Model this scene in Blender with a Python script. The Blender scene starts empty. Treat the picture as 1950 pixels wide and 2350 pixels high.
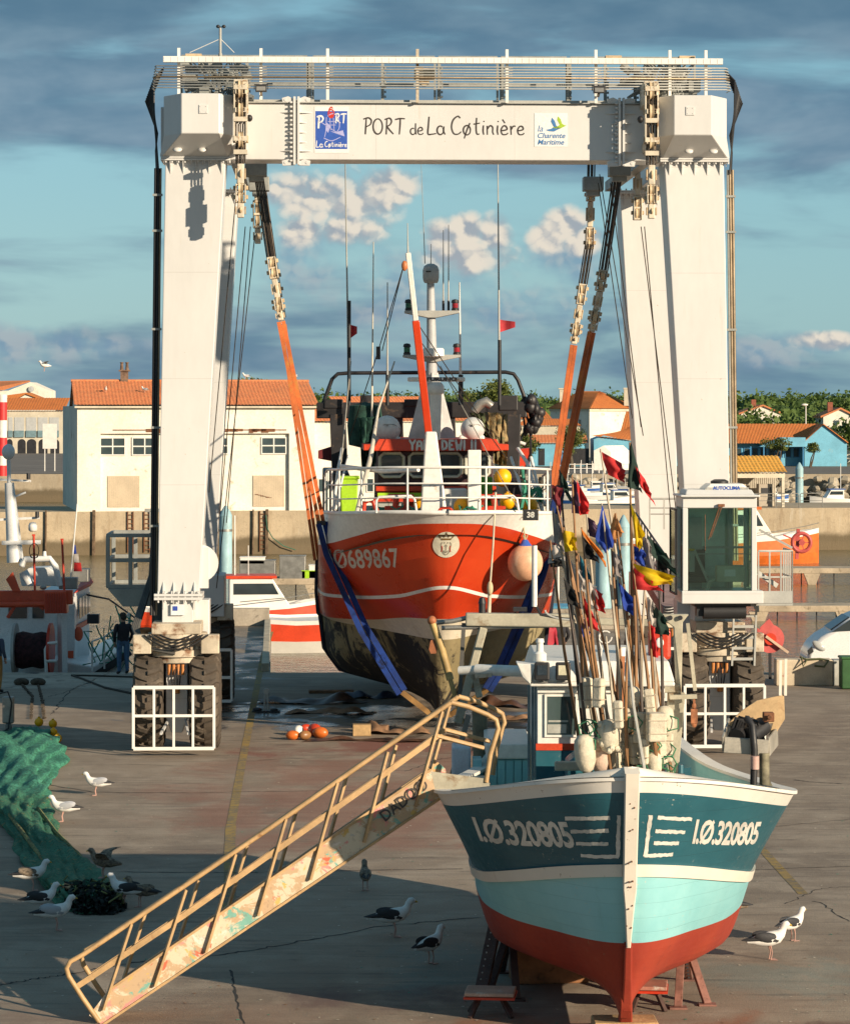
import bpy,bmesh,math,random
import numpy as np
from mathutils import Vector,Matrix
from mathutils.bvhtree import BVHTree
R=math.radians
random.seed(7)
rng=np.random.default_rng(7)
S=bpy.context.scene
COL=S.collection
F_PX,H_CAM,CXP,HZ=6600.0,7.65,975.0,935.0
PW,PH=1950.0,2350.0
cd=bpy.data.cameras.new('camera')
cam=bpy.data.objects.new('camera',cd)
COL.objects.link(cam)
cam.location=(0,0,H_CAM)
cam.rotation_euler=(R(90),0,0)
cd.sensor_fit='VERTICAL'
cd.sensor_height=24.0
cd.lens=24.0*F_PX/PH
cd.shift_y=-(PH/2-HZ)/PH
cd.clip_start=1.0
cd.clip_end=9000
S.camera=cam
S.view_settings.view_transform='Standard'
S.view_settings.look='None'
S.view_settings.gamma=1
S.view_settings.use_curve_mapping=False
S.view_settings.exposure=0.55
SUN_EL,SUN_AZ=R(17),math.atan2(0.75,-0.66)
sl=bpy.data.lights.new('sun','SUN')
sun=bpy.data.objects.new('sun',sl)
COL.objects.link(sun)
sd=Vector((math.sin(SUN_AZ)*math.cos(SUN_EL),math.cos(SUN_AZ)*math.cos(SUN_EL),math.sin(SUN_EL)))
sun.rotation_euler=(-sd).to_track_quat('-Z','Y').to_euler()
sl.energy=4.9
sl.angle=R(0.55)
sl.color=(1.0,0.83,0.62)
class NT:
 def __init__(s,tree):
  s.t=tree;s.n=tree.nodes;s.l=tree.links
 def new(s,typ,**kw):
  n=s.n.new(typ)
  for k,v in kw.items():
   setattr(n,k,v)
  return n
 def put(s,sock,v):
  if isinstance(v,bpy.types.NodeSocket):
   s.l.new(v,sock)
  elif v is not None:
   if hasattr(sock.default_value,'__len__'):
    if isinstance(v,(int,float)):v=(v,)*len(sock.default_value)
    v=tuple(v)
    if len(sock.default_value)==4 and len(v)==3:v=v+(1,)
    sock.default_value=v
   else:
    sock.default_value=v
 def math(s,op,a,b=None,c=None,clamp=False):
  n=s.new('ShaderNodeMath',operation=op,use_clamp=clamp)
  s.put(n.inputs[0],a);s.put(n.inputs[1],b)
  if c is not None:s.put(n.inputs[2],c)
  return n.outputs[0]
 def vmath(s,op,a,b=None,scale=None):
  n=s.new('ShaderNodeVectorMath',operation=op)
  s.put(n.inputs[0],a);s.put(n.inputs[1],b)
  if scale is not None:s.put(n.inputs['Scale'],scale)
  return n.outputs[0]if op not in('LENGTH','DOT_PRODUCT')else n.outputs[1]
 def mix(s,f,a,b,mode='MIX'):
  n=s.new('ShaderNodeMix',data_type='RGBA',blend_type=mode)
  s.put(n.inputs[0],f);s.put(n.inputs[6],a);s.put(n.inputs[7],b)
  return n.outputs[2]
 def noise(s,vec,scale=5,detail=4,rough=.55,dist=0,out=0):
  n=s.new('ShaderNodeTexNoise')
  s.put(n.inputs['Vector'],vec);s.put(n.inputs['Scale'],scale);s.put(n.inputs['Detail'],detail)
  s.put(n.inputs['Roughness'],rough);s.put(n.inputs['Distortion'],dist)
  return n.outputs[out]
 def ramp(s,f,a,b,lo=0.,hi=1.):
  n=s.new('ShaderNodeMapRange',interpolation_type='SMOOTHSTEP')
  s.put(n.inputs[0],f);s.put(n.inputs[1],a);s.put(n.inputs[2],b);s.put(n.inputs[3],lo);s.put(n.inputs[4],hi)
  return n.outputs[0]
 def comb(s,x,y,z):
  n=s.new('ShaderNodeCombineXYZ')
  s.put(n.inputs[0],x);s.put(n.inputs[1],y);s.put(n.inputs[2],z)
  return n.outputs[0]
 def sep(s,v):
  n=s.new('ShaderNodeSeparateXYZ');s.put(n.inputs[0],v)
  return n.outputs
 def bump(s,h,strength=.3,dist=.02,normal=None):
  n=s.new('ShaderNodeBump')
  s.put(n.inputs['Height'],h);s.put(n.inputs['Strength'],strength);s.put(n.inputs['Distance'],dist)
  if normal is not None:s.put(n.inputs['Normal'],normal)
  return n.outputs[0]
MATS={}
def mat(name,build=None):
 m=bpy.data.materials.new(name)
 m.use_nodes=True
 m.node_tree.nodes.clear()
 t=NT(m.node_tree)
 o=t.new('ShaderNodeOutputMaterial')
 b=t.new('ShaderNodeBsdfPrincipled')
 t.l.new(b.outputs[0],o.inputs[0])
 MATS[name]=m
 return m,t,b,o
def M(name,col,rough=.55,metal=0.,var=.12,vs=2.5,bump=0.,bs=20.,dirt=None,coord='Object',stretch=None,spec=None,fine=.06):
 """general weathered surface: base colour, soft tonal variation, optional dirt (colour, amount, scale)"""
 m,t,b,o=mat(name)
 tc=t.new('ShaderNodeTexCoord').outputs[coord]
 if coord=='Object':
  tc=t.vmath('ADD',tc,t.comb(*[random.uniform(0,50)for _ in range(3)]))
 if stretch:tc=t.vmath('MULTIPLY',tc,stretch)
 n1=t.noise(tc,vs,5,.6)
 f=t.ramp(n1,.25,.75,1-var*2,1+var)
 n2=t.noise(tc,vs*14,3,.6)
 f2=t.ramp(n2,.2,.8,1-fine*2,1+fine)
 c=t.mix(1.,(*col,1),t.comb(f,f,f),'MULTIPLY')
 c=t.mix(1.,c,t.comb(f2,f2,f2),'MULTIPLY')
 if dirt:
  dcol,amt,ds=dirt
  dn=t.noise(tc,ds,7,.68,.4)
  msk=t.ramp(dn,.70-amt*.4,.78-amt*.2)
  c=t.mix(msk,c,(*dcol,1))
  t.put(b.inputs['Roughness'],t.math('ADD',t.math('MULTIPLY',msk,.25),rough))
 else:
  t.put(b.inputs['Roughness'],t.ramp(n2,.2,.8,max(0,rough-.08),min(1,rough+.1)))
 t.put(b.inputs['Base Color'],c)
 b.inputs['Metallic'].default_value=metal
 if spec is not None:b.inputs['Specular IOR Level'].default_value=spec
 if bump:
  bn=t.noise(tc,bs,5,.6)
  t.put(b.inputs['Normal'],t.bump(bn,bump,.03))
 return m
def W(px,py,D):
 return Vector(((px-CXP)*D/F_PX,D,H_CAM-(py-HZ)*D/F_PX))
def G(px,py,z=0.):
 D=(H_CAM-z)*F_PX/(py-HZ)
 return Vector(((px-CXP)*D/F_PX,D,z))
class MB:
 def __init__(s):s.v=[];s.f=[];s.mi=[];s.st=[]
 def add(s,vs,fs,m=0):
  o=len(s.v);s.st.append((o,len(s.f)));s.v+=[tuple(v)for v in vs]
  s.f+=[tuple(i+o for i in f)for f in fs];s.mi+=[m]*len(fs)
  return s
 def box(s,c,d,m=0,rot=None):
  x,y,z=[q/2 for q in d]
  vs=[Vector((a,b,e))for a in(-x,x)for b in(-y,y)for e in(-z,z)]
  if rot is not None:
   rm=rot if isinstance(rot,Matrix)else Matrix.Rotation(rot,3,'Z')
   vs=[rm@v for v in vs]
  c=Vector(c)
  return s.add([v+c for v in vs],[(0,1,3,2),(4,6,7,5),(0,4,5,1),(2,3,7,6),(0,2,6,4),(1,5,7,3)],m)
 def bb(s,a,b,m=0):
  a,b=Vector(a),Vector(b)
  return s.box((a+b)/2,[abs(q)for q in(b-a)],m)
 def bar(s,p,q,w,h=None,m=0,up=(0,0,1)):
  p,q=Vector(p),Vector(q);h=h or w
  d=(q-p);L=d.length
  if L<1e-6:return s
  d.normalize();up=Vector(up)
  if abs(d.dot(up))>.98:up=Vector((0,1,0))
  x=d.cross(up).normalized();z=x.cross(d)
  vs=[]
  for e in(p,q):
   for a,b in((-1,-1),(1,-1),(1,1),(-1,1)):
    vs.append(e+x*a*w/2+z*b*h/2)
  return s.add(vs,[(0,1,2,3),(7,6,5,4),(0,4,5,1),(1,5,6,2),(2,6,7,3),(3,7,4,0)],m)
 def tube(s,pts,r,n=8,m=0,closed=False,caps=True):
  pts=[Vector(p)for p in pts];N=len(pts)
  rs=r if isinstance(r,(list,tuple))else[r]*N
  vs=[];ref=None
  for i in range(N):
   a=pts[i-1]if(i>0 or closed)else pts[i]
   b=pts[(i+1)%N]if(i<N-1 or closed)else pts[i]
   d=(b-a)
   if d.length<1e-9:d=Vector((0,0,1))
   d.normalize()
   if ref is None:
    ref=Vector((0,0,1))if abs(d.z)<.9 else Vector((1,0,0))
   x=(ref-d*ref.dot(d))
   if x.length<1e-6:x=d.orthogonal()
   x.normalize();ref=x;y=d.cross(x)
   for k in range(n):
    t=2*math.pi*k/n
    vs.append(pts[i]+(x*math.cos(t)+y*math.sin(t))*rs[i])
  fs=[]
  for i in range(N if closed else N-1):
   j=(i+1)%N
   for k in range(n):
    k2=(k+1)%n
    fs.append((i*n+k,i*n+k2,j*n+k2,j*n+k))
  if caps and not closed:
   fs.append(tuple(reversed(range(n))));fs.append(tuple((N-1)*n+k for k in range(n)))
  return s.add(vs,fs,m)
 def lathe(s,prof,c=(0,0,0),n=16,m=0,axis='Z',rot=None):
  """prof: [(r, h)]"""
  c=Vector(c);vs=[]
  for r,h in prof:
   for k in range(n):
    t=2*math.pi*k/n
    a,b=r*math.cos(t),r*math.sin(t)
    v=Vector((a,b,h))if axis=='Z' else Vector((h,a,b))if axis=='X' else Vector((b,h,a))
    if rot is not None:v=rot@v
    vs.append(v+c)
  fs=[]
  for i in range(len(prof)-1):
   for k in range(n):
    k2=(k+1)%n
    fs.append((i*n+k,i*n+k2,(i+1)*n+k2,(i+1)*n+k))
  if prof[0][0]>1e-4:fs.append(tuple(reversed(range(n))))
  if prof[-1][0]>1e-4:fs.append(tuple((len(prof)-1)*n+k for k in range(n)))
  return s.add(vs,fs,m)
 def cyl(s,p,q,r,n=12,m=0,r2=None):
  return s.tube([p,q],[r,r if r2 is None else r2],n,m)
 def ell(s,c,r,nu=14,nv=9,m=0,rot=None):
  if isinstance(r,(int,float)):r=(r,r,r)
  c=Vector(c);vs=[Vector((0,0,-r[2]))]
  for j in range(1,nv):
   p=-math.pi/2+math.pi*j/nv
   for i in range(nu):
    t=2*math.pi*i/nu
    vs.append(Vector((r[0]*math.cos(p)*math.cos(t),r[1]*math.cos(p)*math.sin(t),r[2]*math.sin(p))))
  vs.append(Vector((0,0,r[2])))
  if rot is not None:vs=[rot@v for v in vs]
  fs=[(0,1+(i+1)%nu,1+i)for i in range(nu)]
  for j in range(nv-2):
   for i in range(nu):
    a=1+j*nu+i;b=1+j*nu+(i+1)%nu
    fs.append((a,b,b+nu,a+nu))
  L=len(vs)-1;o=1+(nv-2)*nu
  fs+=[(o+i,o+(i+1)%nu,L)for i in range(nu)]
  return s.add([v+c for v in vs],fs,m)
 def prism(s,poly,vec,m=0):
  """closed polygon (3-D points) extruded by vec"""
  poly=[Vector(p)for p in poly];vec=Vector(vec);n=len(poly)
  vs=poly+[p+vec for p in poly]
  fs=[tuple(range(n)),tuple(reversed(range(n,2*n)))]
  fs+=[(i,i+n,(i+1)%n+n,(i+1)%n)for i in range(n)]
  return s.add(vs,fs,m)
 def grid(s,P,m=0,closed_u=False):
  """P: list of rows of points"""
  nu,nv=len(P),len(P[0]);vs=[p for row in P for p in row];fs=[]
  for i in range(nu if closed_u else nu-1):
   for j in range(nv-1):
    i2=(i+1)%nu
    fs.append((i*nv+j,i2*nv+j,i2*nv+j+1,i*nv+j+1))
  return s.add(vs,fs,m)
def objs(name,mb,*a,**k):
 L=mb.st+[(len(mb.v),len(mb.f))]
 for(v0,f0),(v1,f1)in zip(L[:-1],L[1:]):
  q=MB();q.v=mb.v[v0:v1];q.f=[tuple(i-v0 for i in f)for f in mb.f[f0:f1]];q.mi=mb.mi[f0:f1];r=obj(name,q,*a,**k)
 return r
def root_of(o):
 while o.parent:o=o.parent
 return o
LOCAL=set()
def obj(name,mb,mats,parent=None,smooth=None,bevel=0,recalc=True,origin=None,label=None):
 """link the builder's geometry as one mesh object. World coordinates, or the root's own if that root is in LOCAL."""
 if isinstance(mats,bpy.types.Material):mats=[mats]
 v=np.array([tuple(q)for q in mb.v],dtype=float).reshape(-1,3)
 if parent is not None:
  rt=root_of(parent)
  if rt.name not in LOCAL:v=v-np.array(rt.location)
  loc=None
  if parent.type=='MESH' and parent.parent is None and rt.name in LOCAL:pass
 else:
  if origin is None:
   lo,hi=v.min(0),v.max(0)
   origin=((lo[0]+hi[0])/2,(lo[1]+hi[1])/2,lo[2])
  v=v-np.array(origin)
 me=bpy.data.meshes.new(name)
 me.from_pydata([tuple(q)for q in v],[],mb.f)
 for mm in mats:me.materials.append(mm)
 if len(mats)>1:me.polygons.foreach_set('material_index',mb.mi)
 if recalc:
  bm=bmesh.new();bm.from_mesh(me)
  bmesh.ops.recalc_face_normals(bm,faces=bm.faces)
  bm.to_mesh(me);bm.free()
 me.update()
 if smooth:
  me.polygons.foreach_set('use_smooth',[True]*len(me.polygons))
  if smooth<170:me.set_sharp_from_angle(angle=R(smooth))
 o=bpy.data.objects.new(name,me)
 COL.objects.link(o)
 if parent is not None:o.parent=parent
 else:o.location=origin
 if bevel:
  b=o.modifiers.new('bevel','BEVEL');b.width=bevel;b.segments=1 if bevel<.02 else 2;b.limit_method='ANGLE';b.angle_limit=R(40)
  b.harden_normals=False
 if label:o['label']=label
 return o
def tag(o,label,cat=None,group=None,kind=None):
 if label:o['label']=label
 if cat:o['category']=cat
 if group:o['group']=group
 if kind:o['kind']=kind
 return o
def thing(name,label,cat,loc=(0,0,0),rotz=0,group=None,local=False):
 o=bpy.data.objects.new(name,None);COL.objects.link(o)
 o.empty_display_size=.2
 o.location=loc;o.rotation_euler=(0,0,rotz)
 if local or rotz:LOCAL.add(o.name)
 return tag(o,label,cat,group)
def struct(name,mb,m,**k):
 o=obj(name,mb,m,origin=(0,0,0),**k);o['kind']='structure';return o
def dup(root,loc,rotz=None,label=None,group=None,scale=None):
 r=root.copy();COL.objects.link(r);r.location=loc
 if rotz is not None:r.rotation_euler=(0,0,rotz)
 if scale:r.scale=(scale,)*3
 if label:r['label']=label
 if group:r['group']=group
 def kids(a,b):
  for ch in list(a.children):
   if ch.parent!=a:continue
   c=ch.copy();COL.objects.link(c);c.parent=b
   kids(ch,c)
 kids(root,r)
 return r
def text_uv(body,size=1.,shear=0.,bold=0.,ext=0.,width=1.,spacing=1.):
 cu=bpy.data.curves.new('t','FONT')
 cu.body=body;cu.size=size;cu.shear=shear;cu.offset=bold;cu.space_character=spacing
 cu.resolution_u=3;cu.align_x='CENTER';cu.align_y='CENTER'
 o=bpy.data.objects.new('t',cu);COL.objects.link(o)
 dg=bpy.context.evaluated_depsgraph_get()
 me=bpy.data.meshes.new_from_object(o.evaluated_get(dg))
 v=[(p.co.x*width,p.co.y)for p in me.vertices];f=[tuple(p.vertices)for p in me.polygons]
 bpy.data.objects.remove(o);bpy.data.curves.remove(cu);bpy.data.meshes.remove(me)
 return v,f
def ribbons(strokes,w=.08):
 """strokes: lists of (x, y) -> flat ribbons with mitred joints; returns v, f"""
 V,Fc=[],[]
 for st in strokes:
  p=np.array(st,float)
  if len(p)>2:
   q=[]
   P=np.vstack([2*p[0]-p[1],p,2*p[-1]-p[-2]])
   for i in range(1,len(P)-2):
    for t in np.linspace(0,1,5,endpoint=False):
     a,b,c,d=P[i-1],P[i],P[i+1],P[i+2]
     q.append(.5*((2*b)+(-a+c)*t+(2*a-5*b+4*c-d)*t*t+(-a+3*b-3*c+d)*t**3))
   q.append(p[-1]);p=np.array(q)
  n=len(p);o=len(V)
  for i in range(n):
   d=p[min(i+1,n-1)]-p[max(i-1,0)];d=d/(np.linalg.norm(d)+1e-9)
   nn=np.array([-d[1],d[0]])*w/2*(1.15-.5*abs(i/(n-1)-.35))
   V+=[tuple(p[i]+nn),tuple(p[i]-nn)]
  Fc+=[(o+2*i,o+2*i+1,o+2*i+3,o+2*i+2)for i in range(n-1)]
 return V,Fc
def arc(cx,cy,rx,ry,a0,a1,n=12):
 return[(cx+rx*math.cos(R(a0+(a1-a0)*i/n)),cy+ry*math.sin(R(a0+(a1-a0)*i/n)))for i in range(n+1)]
GL={'P':(.52,[[(.12,0),(.15,.5),(.18,.98)],[(0,.92),(.3,1.0),(.48,.85),(.42,.6),(.16,.45)]]),'O':(.66,[arc(.3,.48,.28,.46,100,470,16)]),'R':(.58,[[(.1,0),(.14,.95)],[(0,.9),(.3,.98),(.42,.8),(.32,.58),(.12,.48)],[(.14,.48),(.32,.25),(.54,.02)]]),'T':(.58,[[(0,.9),(.3,.96),(.6,.95)],[(.32,.95),(.3,.5),(.26,0)]]),'d':(.42,[arc(.17,.2,.16,.2,60,400,12),[(.34,.72),(.34,.3),(.38,0)]]),'e':(.4,[[(.03,.22),(.2,.24),(.33,.3),(.28,.44),(.14,.44),(.03,.25),(.1,.03),(.3,.02),(.38,.1)]]),'L':(.5,[[(.1,1.),(.06,.5),(.04,.04),(.25,.02),(.5,.06)]]),'a':(.5,[arc(.2,.24,.18,.24,50,400,12),[(.4,.46),(.38,.2),(.47,0)]]),'C':(.6,[[(.5,.88),(.36,.98),(.12,.78),(.03,.4),(.15,.06),(.38,.03),(.55,.16)]]),'ø':(.5,[arc(.2,.24,.19,.25,0,360,12),[(.36,.62),(.2,.24),(.06,-.2)]]),'t':(.38,[[(.17,.9),(.14,.4),(.18,.05),(.32,.04)],[(0,.56),(.34,.62)]]),'i':(.2,[[(.1,.5),(.08,.2),(.12,0)],[(.12,.68),(.13,.74)]]),'n':(.46,[[(.05,.48),(.06,0)],[(.06,.3),(.2,.48),(.34,.4),(.34,.15),(.4,0)]]),'è':(.44,[[(.03,.22),(.2,.24),(.35,.3),(.28,.46),(.14,.46),(.03,.25),(.1,.03),(.3,.02),(.4,.1)],[(.1,.82),(.24,.62)]]),'r':(.34,[[(.05,.48),(.08,0)],[(.08,.28),(.18,.45),(.32,.46)]]),' ':(.3,[])}
def hand(text,size=1.,w=.08,gap=.07,sizes=None):
 x=0;st=[]
 for i,ch in enumerate(text):
  adv,ss=GL[ch];k=sizes[i]if sizes else 1.
  for s_ in ss:st.append([((x+a*k)*size,b*k*size)for a,b in s_])
  x+=adv*k+gap
 v,f=ribbons(st,w*size)
 wd=x*size
 return[(a-wd/2,b)for a,b in v],f
def put_uv(mb,vf,o,ux,uy,m=0):
 v,f=vf;o,ux,uy=Vector(o),Vector(ux),Vector(uy)
 mb.add([o+ux*a+uy*b for a,b in v],f,m)
def project_uv(mb,vf,o,ux,uy,bvh,d,off=.006,m=0,sub=0):
 """project lettering along d onto a surface"""
 v,f=vf;o,ux,uy,d=Vector(o),Vector(ux),Vector(uy),Vector(d).normalized()
 bm=bmesh.new()
 bv=[bm.verts.new((a,b,0))for a,b in v]
 for q in f:
  try:bm.faces.new([bv[i]for i in q])
  except ValueError:pass
 if sub:
  bmesh.ops.triangulate(bm,faces=bm.faces)
  bmesh.ops.subdivide_edges(bm,edges=[e for e in bm.edges if e.calc_length()>sub],cuts=3,use_grid_fill=True)
 bm.verts.index_update();out=[];ok=[]
 for q in bm.verts:
  p=o+ux*q.co.x+uy*q.co.y
  hit,nrm,idx,dist=bvh.ray_cast(p-d*20,d)
  if hit is None:out.append(p);ok.append(False)
  else:
   if nrm.dot(d)>0:nrm=-nrm
   out.append(hit+nrm*off);ok.append(True)
 fs=[tuple(x.index for x in q.verts)for q in bm.faces if all(ok[x.index]for x in q.verts)]
 bm.free()
 mb.add(out,fs,m)
wd=bpy.data.worlds.new('World');S.world=wd;wd.use_nodes=True
wt=NT(wd.node_tree);wd.node_tree.nodes.clear()
wo=wt.new('ShaderNodeOutputWorld');bg=wt.new('ShaderNodeBackground')
bg.inputs[1].default_value=0.14
wt.l.new(bg.outputs[0],wo.inputs[0])
sky=wt.new('ShaderNodeTexSky',sky_type='NISHITA',sun_disc=False)
sky.sun_elevation=SUN_EL;sky.sun_rotation=SUN_AZ;sky.altitude=0;sky.air_density=1.0;sky.dust_density=.6;sky.ozone_density=1.2
dirv=wt.new('ShaderNodeTexCoord').outputs['Generated']
dx,dy,dz=wt.sep(dirv)[:3]
def lin(c):return tuple((v/255/12.92 if v<=10 else((v/255+.055)/1.055)**2.4)*SKYK for v in c)
SKYK=1/.14/2**.55
base=wt.mix(.80,sky.outputs[0],(*lin((106,168,188)),1))
p1=wt.comb(wt.math('MULTIPLY',dx,9.),wt.math('MULTIPLY',dy,2.),wt.math('MULTIPLY',dz,46.))
n1=wt.noise(p1,1.,5,.52,.3)
hi=wt.ramp(dz,.062,.10)
low=wt.ramp(dz,.048,.012)
cov=wt.math('ADD',n1,wt.math('ADD',wt.math('MULTIPLY',hi,.26),wt.math('MULTIPLY',low,.16)))
m1=wt.ramp(cov,.50,.76)
p2=wt.comb(wt.math('MULTIPLY',dx,22.),wt.math('MULTIPLY',dy,2.),wt.math('MULTIPLY',dz,60.))
n2=wt.noise(p2,1.,4,.52,.2)
c1=wt.mix(wt.ramp(n2,.33,.75),(*lin((92,124,150)),1),(*lin((134,156,174)),1))
c1=wt.mix(wt.ramp(dz,.105,.145),c1,wt.mix(wt.ramp(n2,.35,.75),(*lin((78,110,136)),1),(*lin((108,136,156)),1)))
c=wt.mix(wt.math('MULTIPLY',m1,.88),base,c1)
pc=wt.comb(wt.math('MULTIPLY',dx,52.),wt.math('MULTIPLY',dy,3.),wt.math('MULTIPLY',dz,60.))
warp=wt.vmath('ADD',pc,wt.vmath('MULTIPLY',wt.vmath('SUBTRACT',wt.noise(pc,3.2,3,.55,out=1),(.5,.5,.5)),(.32,.1,.32)))
def puff(vec,sc):
 v=wt.new('ShaderNodeTexVoronoi',feature='F1');wt.put(v.inputs['Vector'],vec);wt.put(v.inputs['Scale'],sc)
 return wt.math('SUBTRACT',.5,v.outputs['Distance'])
pA=puff(warp,1.7);pB=puff(warp,4.0);pC=puff(warp,9.)
up=wt.vmath('ADD',warp,(.10,0,.12))
pA2=puff(up,1.7);pB2=puff(up,4.0)
nlow=wt.noise(pc,1.2,4,.5,.1)
def heap(ells):
 r=None
 for(px,py,rx,ry)in ells:
  a=wt.math('DIVIDE',wt.math('SUBTRACT',dx,(px-CXP)/F_PX),rx/F_PX)
  b=wt.math('DIVIDE',wt.math('SUBTRACT',dz,(HZ-py)/F_PX),ry/F_PX)
  e=wt.math('SUBTRACT',1.,wt.math('ADD',wt.math('MULTIPLY',a,a),wt.math('MULTIPLY',b,b)))
  r=e if r is None else wt.math('MAXIMUM',r,e)
 return r
front=wt.ramp(dy,.2,.6)
soft=heap([(985,660,300,120),(730,600,150,90),(1320,610,160,75),(1180,700,260,80),(80,790,300,50),(1820,810,260,45)])
fs_=wt.math('ADD',wt.math('MAXIMUM',soft,-1.),wt.math('ADD',wt.math('MULTIPLY',wt.math('SUBTRACT',nlow,.5),2.6),wt.math('MULTIPLY',pA,.6)))
ms=wt.math('MULTIPLY',wt.ramp(fs_,-.1,1.5),wt.math('MULTIPLY',front,.80))
gr=wt.math('ADD',wt.math('MULTIPLY',wt.math('SUBTRACT',pA,pA2),1.6),wt.math('MULTIPLY',wt.math('SUBTRACT',pB,pB2),.7))
cs=wt.mix(wt.ramp(wt.math('ADD',gr,wt.math('SUBTRACT',nlow,.5)),-.35,.45),(*lin((118,148,174)),1),(*lin((166,176,184)),1))
c=wt.mix(ms,c,cs)
cum=heap([(700,450,95,62),(790,455,130,80),(885,430,80,45),(695,535,62,38),(800,525,90,42),(1010,545,48,50),(1065,535,52,50),(1135,545,44,58),(1075,590,110,48),(1300,520,66,44),(1255,548,48,38),(1335,550,50,40),(1880,785,75,24)])
fc=wt.math('ADD',wt.math('MAXIMUM',cum,-1.2),wt.math('ADD',wt.math('MULTIPLY',pA,.75),wt.math('ADD',wt.math('MULTIPLY',pB,.5),wt.math('ADD',wt.math('MULTIPLY',pC,.14),wt.math('MULTIPLY',wt.math('SUBTRACT',nlow,.5),.7)))))
mc=wt.math('MULTIPLY',wt.ramp(fc,-.35,.85),wt.math('MULTIPLY',front,.97))
body=wt.math('ADD',wt.math('MULTIPLY',gr,1.0),wt.math('ADD',wt.math('MULTIPLY',pB,.22),wt.math('MULTIPLY',wt.math('SUBTRACT',nlow,.5),1.3)))
cc=wt.mix(wt.ramp(body,-.42,.36),(*lin((162,170,178)),1),(*lin((232,222,206)),1))
c=wt.mix(mc,c,cc)
c=wt.mix(wt.ramp(dz,-.002,-.03),c,(*lin((90,100,100)),1))
wt.l.new(c,bg.inputs[0])
def asphalt():
 m,t,b,o=mat('asphalt')
 g=t.new('ShaderNodeTexCoord').outputs['Object']
 x,y,z=t.sep(g)[:3]
 big=t.noise(g,.16,5,.6,.6);mid=t.noise(g,.9,6,.65,.3);fine=t.noise(g,28,4,.7);grit=t.noise(g,110,2,.7)
 c=t.mix(t.ramp(big,.3,.7),(.205,.156,.112,1),(.30,.230,.165,1))
 c=t.mix(t.ramp(mid,.40,.66,0,.7),c,(.38,.31,.235,1))
 c=t.mix(t.ramp(fine,.35,.75,0,.35),c,(.13,.11,.088,1))
 vv=t.noise(t.vmath('MULTIPLY',g,(.12,1.3,1)),1.5,7,.7,1.);c=t.mix(t.ramp(vv,.50,.62,0,.35),c,(.14,.105,.08,1))
 pt=t.noise(g,2.6,7,.75,.4);c=t.mix(t.ramp(pt,.60,.68,0,.5),c,(.10,.08,.062,1))
 c=t.mix(t.ramp(grit,.60,.74,0,.40),c,(.55,.48,.39,1))
 st=t.noise(t.vmath('MULTIPLY',g,(.35,2.6,1)),1.2,6,.68,.4)
 c=t.mix(t.ramp(st,.56,.70,0,.8),c,(.125,.095,.072,1))
 def blob(cx,cy,rx,ry,ns=.6,k=1.3):
  a=t.math('DIVIDE',t.math('SUBTRACT',x,cx),rx);d=t.math('DIVIDE',t.math('SUBTRACT',y,cy),ry)
  e=t.math('SUBTRACT',1.,t.math('ADD',t.math('MULTIPLY',a,a),t.math('MULTIPLY',d,d)))
  n=t.noise(t.vmath('MULTIPLY',g,(1,.8,1)),ns,6,.65,.5)
  return t.math('ADD',e,t.math('MULTIPLY',t.math('SUBTRACT',n,.5),3*k))
 for(cx,cy,rx,ry,col,k,ns)in((-1.5,56,4.5,9,(.26,.11,.07),.6,.5),(0,64.5,5,2.0,(.20,.06,.04),.8,.6),(2.6,35,3.2,1.6,(.27,.105,.05),.75,.7),(-3,36.3,2.6,1.3,(.22,.14,.10),.5,.7),(5,35.2,2.4,.8,(.10,.03,.02),.8,.8),(.4,39.0,1.2,2.3,(.12,.21,.20),.50,.7),(4.9,38.6,1.6,1.8,(.16,.22,.20),.5,.8),(-.6,37.2,1.5,1.,(.10,.05,.05),.6,.8)):
  c=t.mix(t.ramp(blob(cx,cy,rx,ry,ns),.1,1.1,0,k),c,(*col,1))
 wet=t.ramp(blob(-.2,71.5,7.5,4.2,.6,1.9),.1,.9)
 w2=t.ramp(blob(-5.6,88,2.6,11,.7,2.),.2,1.)
 wet=t.math('MAXIMUM',wet,w2)
 c=t.mix(t.math('MULTIPLY',wet,.72),c,(.022,.02,.022,1))
 t.put(b.inputs['Base Color'],c)
 t.put(b.inputs['Roughness'],t.math('SUBTRACT',t.ramp(mid,.3,.7,.78,.92),t.math('MULTIPLY',wet,.62)))
 h=t.math('ADD',t.math('MULTIPLY',grit,.5),t.math('ADD',fine,t.math('MULTIPLY',mid,2.)))
 bs=t.new('ShaderNodeBump');t.put(bs.inputs['Height'],h);t.put(bs.inputs['Distance'],.012)
 t.put(bs.inputs['Strength'],t.math('SUBTRACT',.6,t.math('MULTIPLY',wet,.5)))
 t.l.new(bs.outputs[0],b.inputs['Normal'])
 return m
M_ASPH=asphalt()
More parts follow.
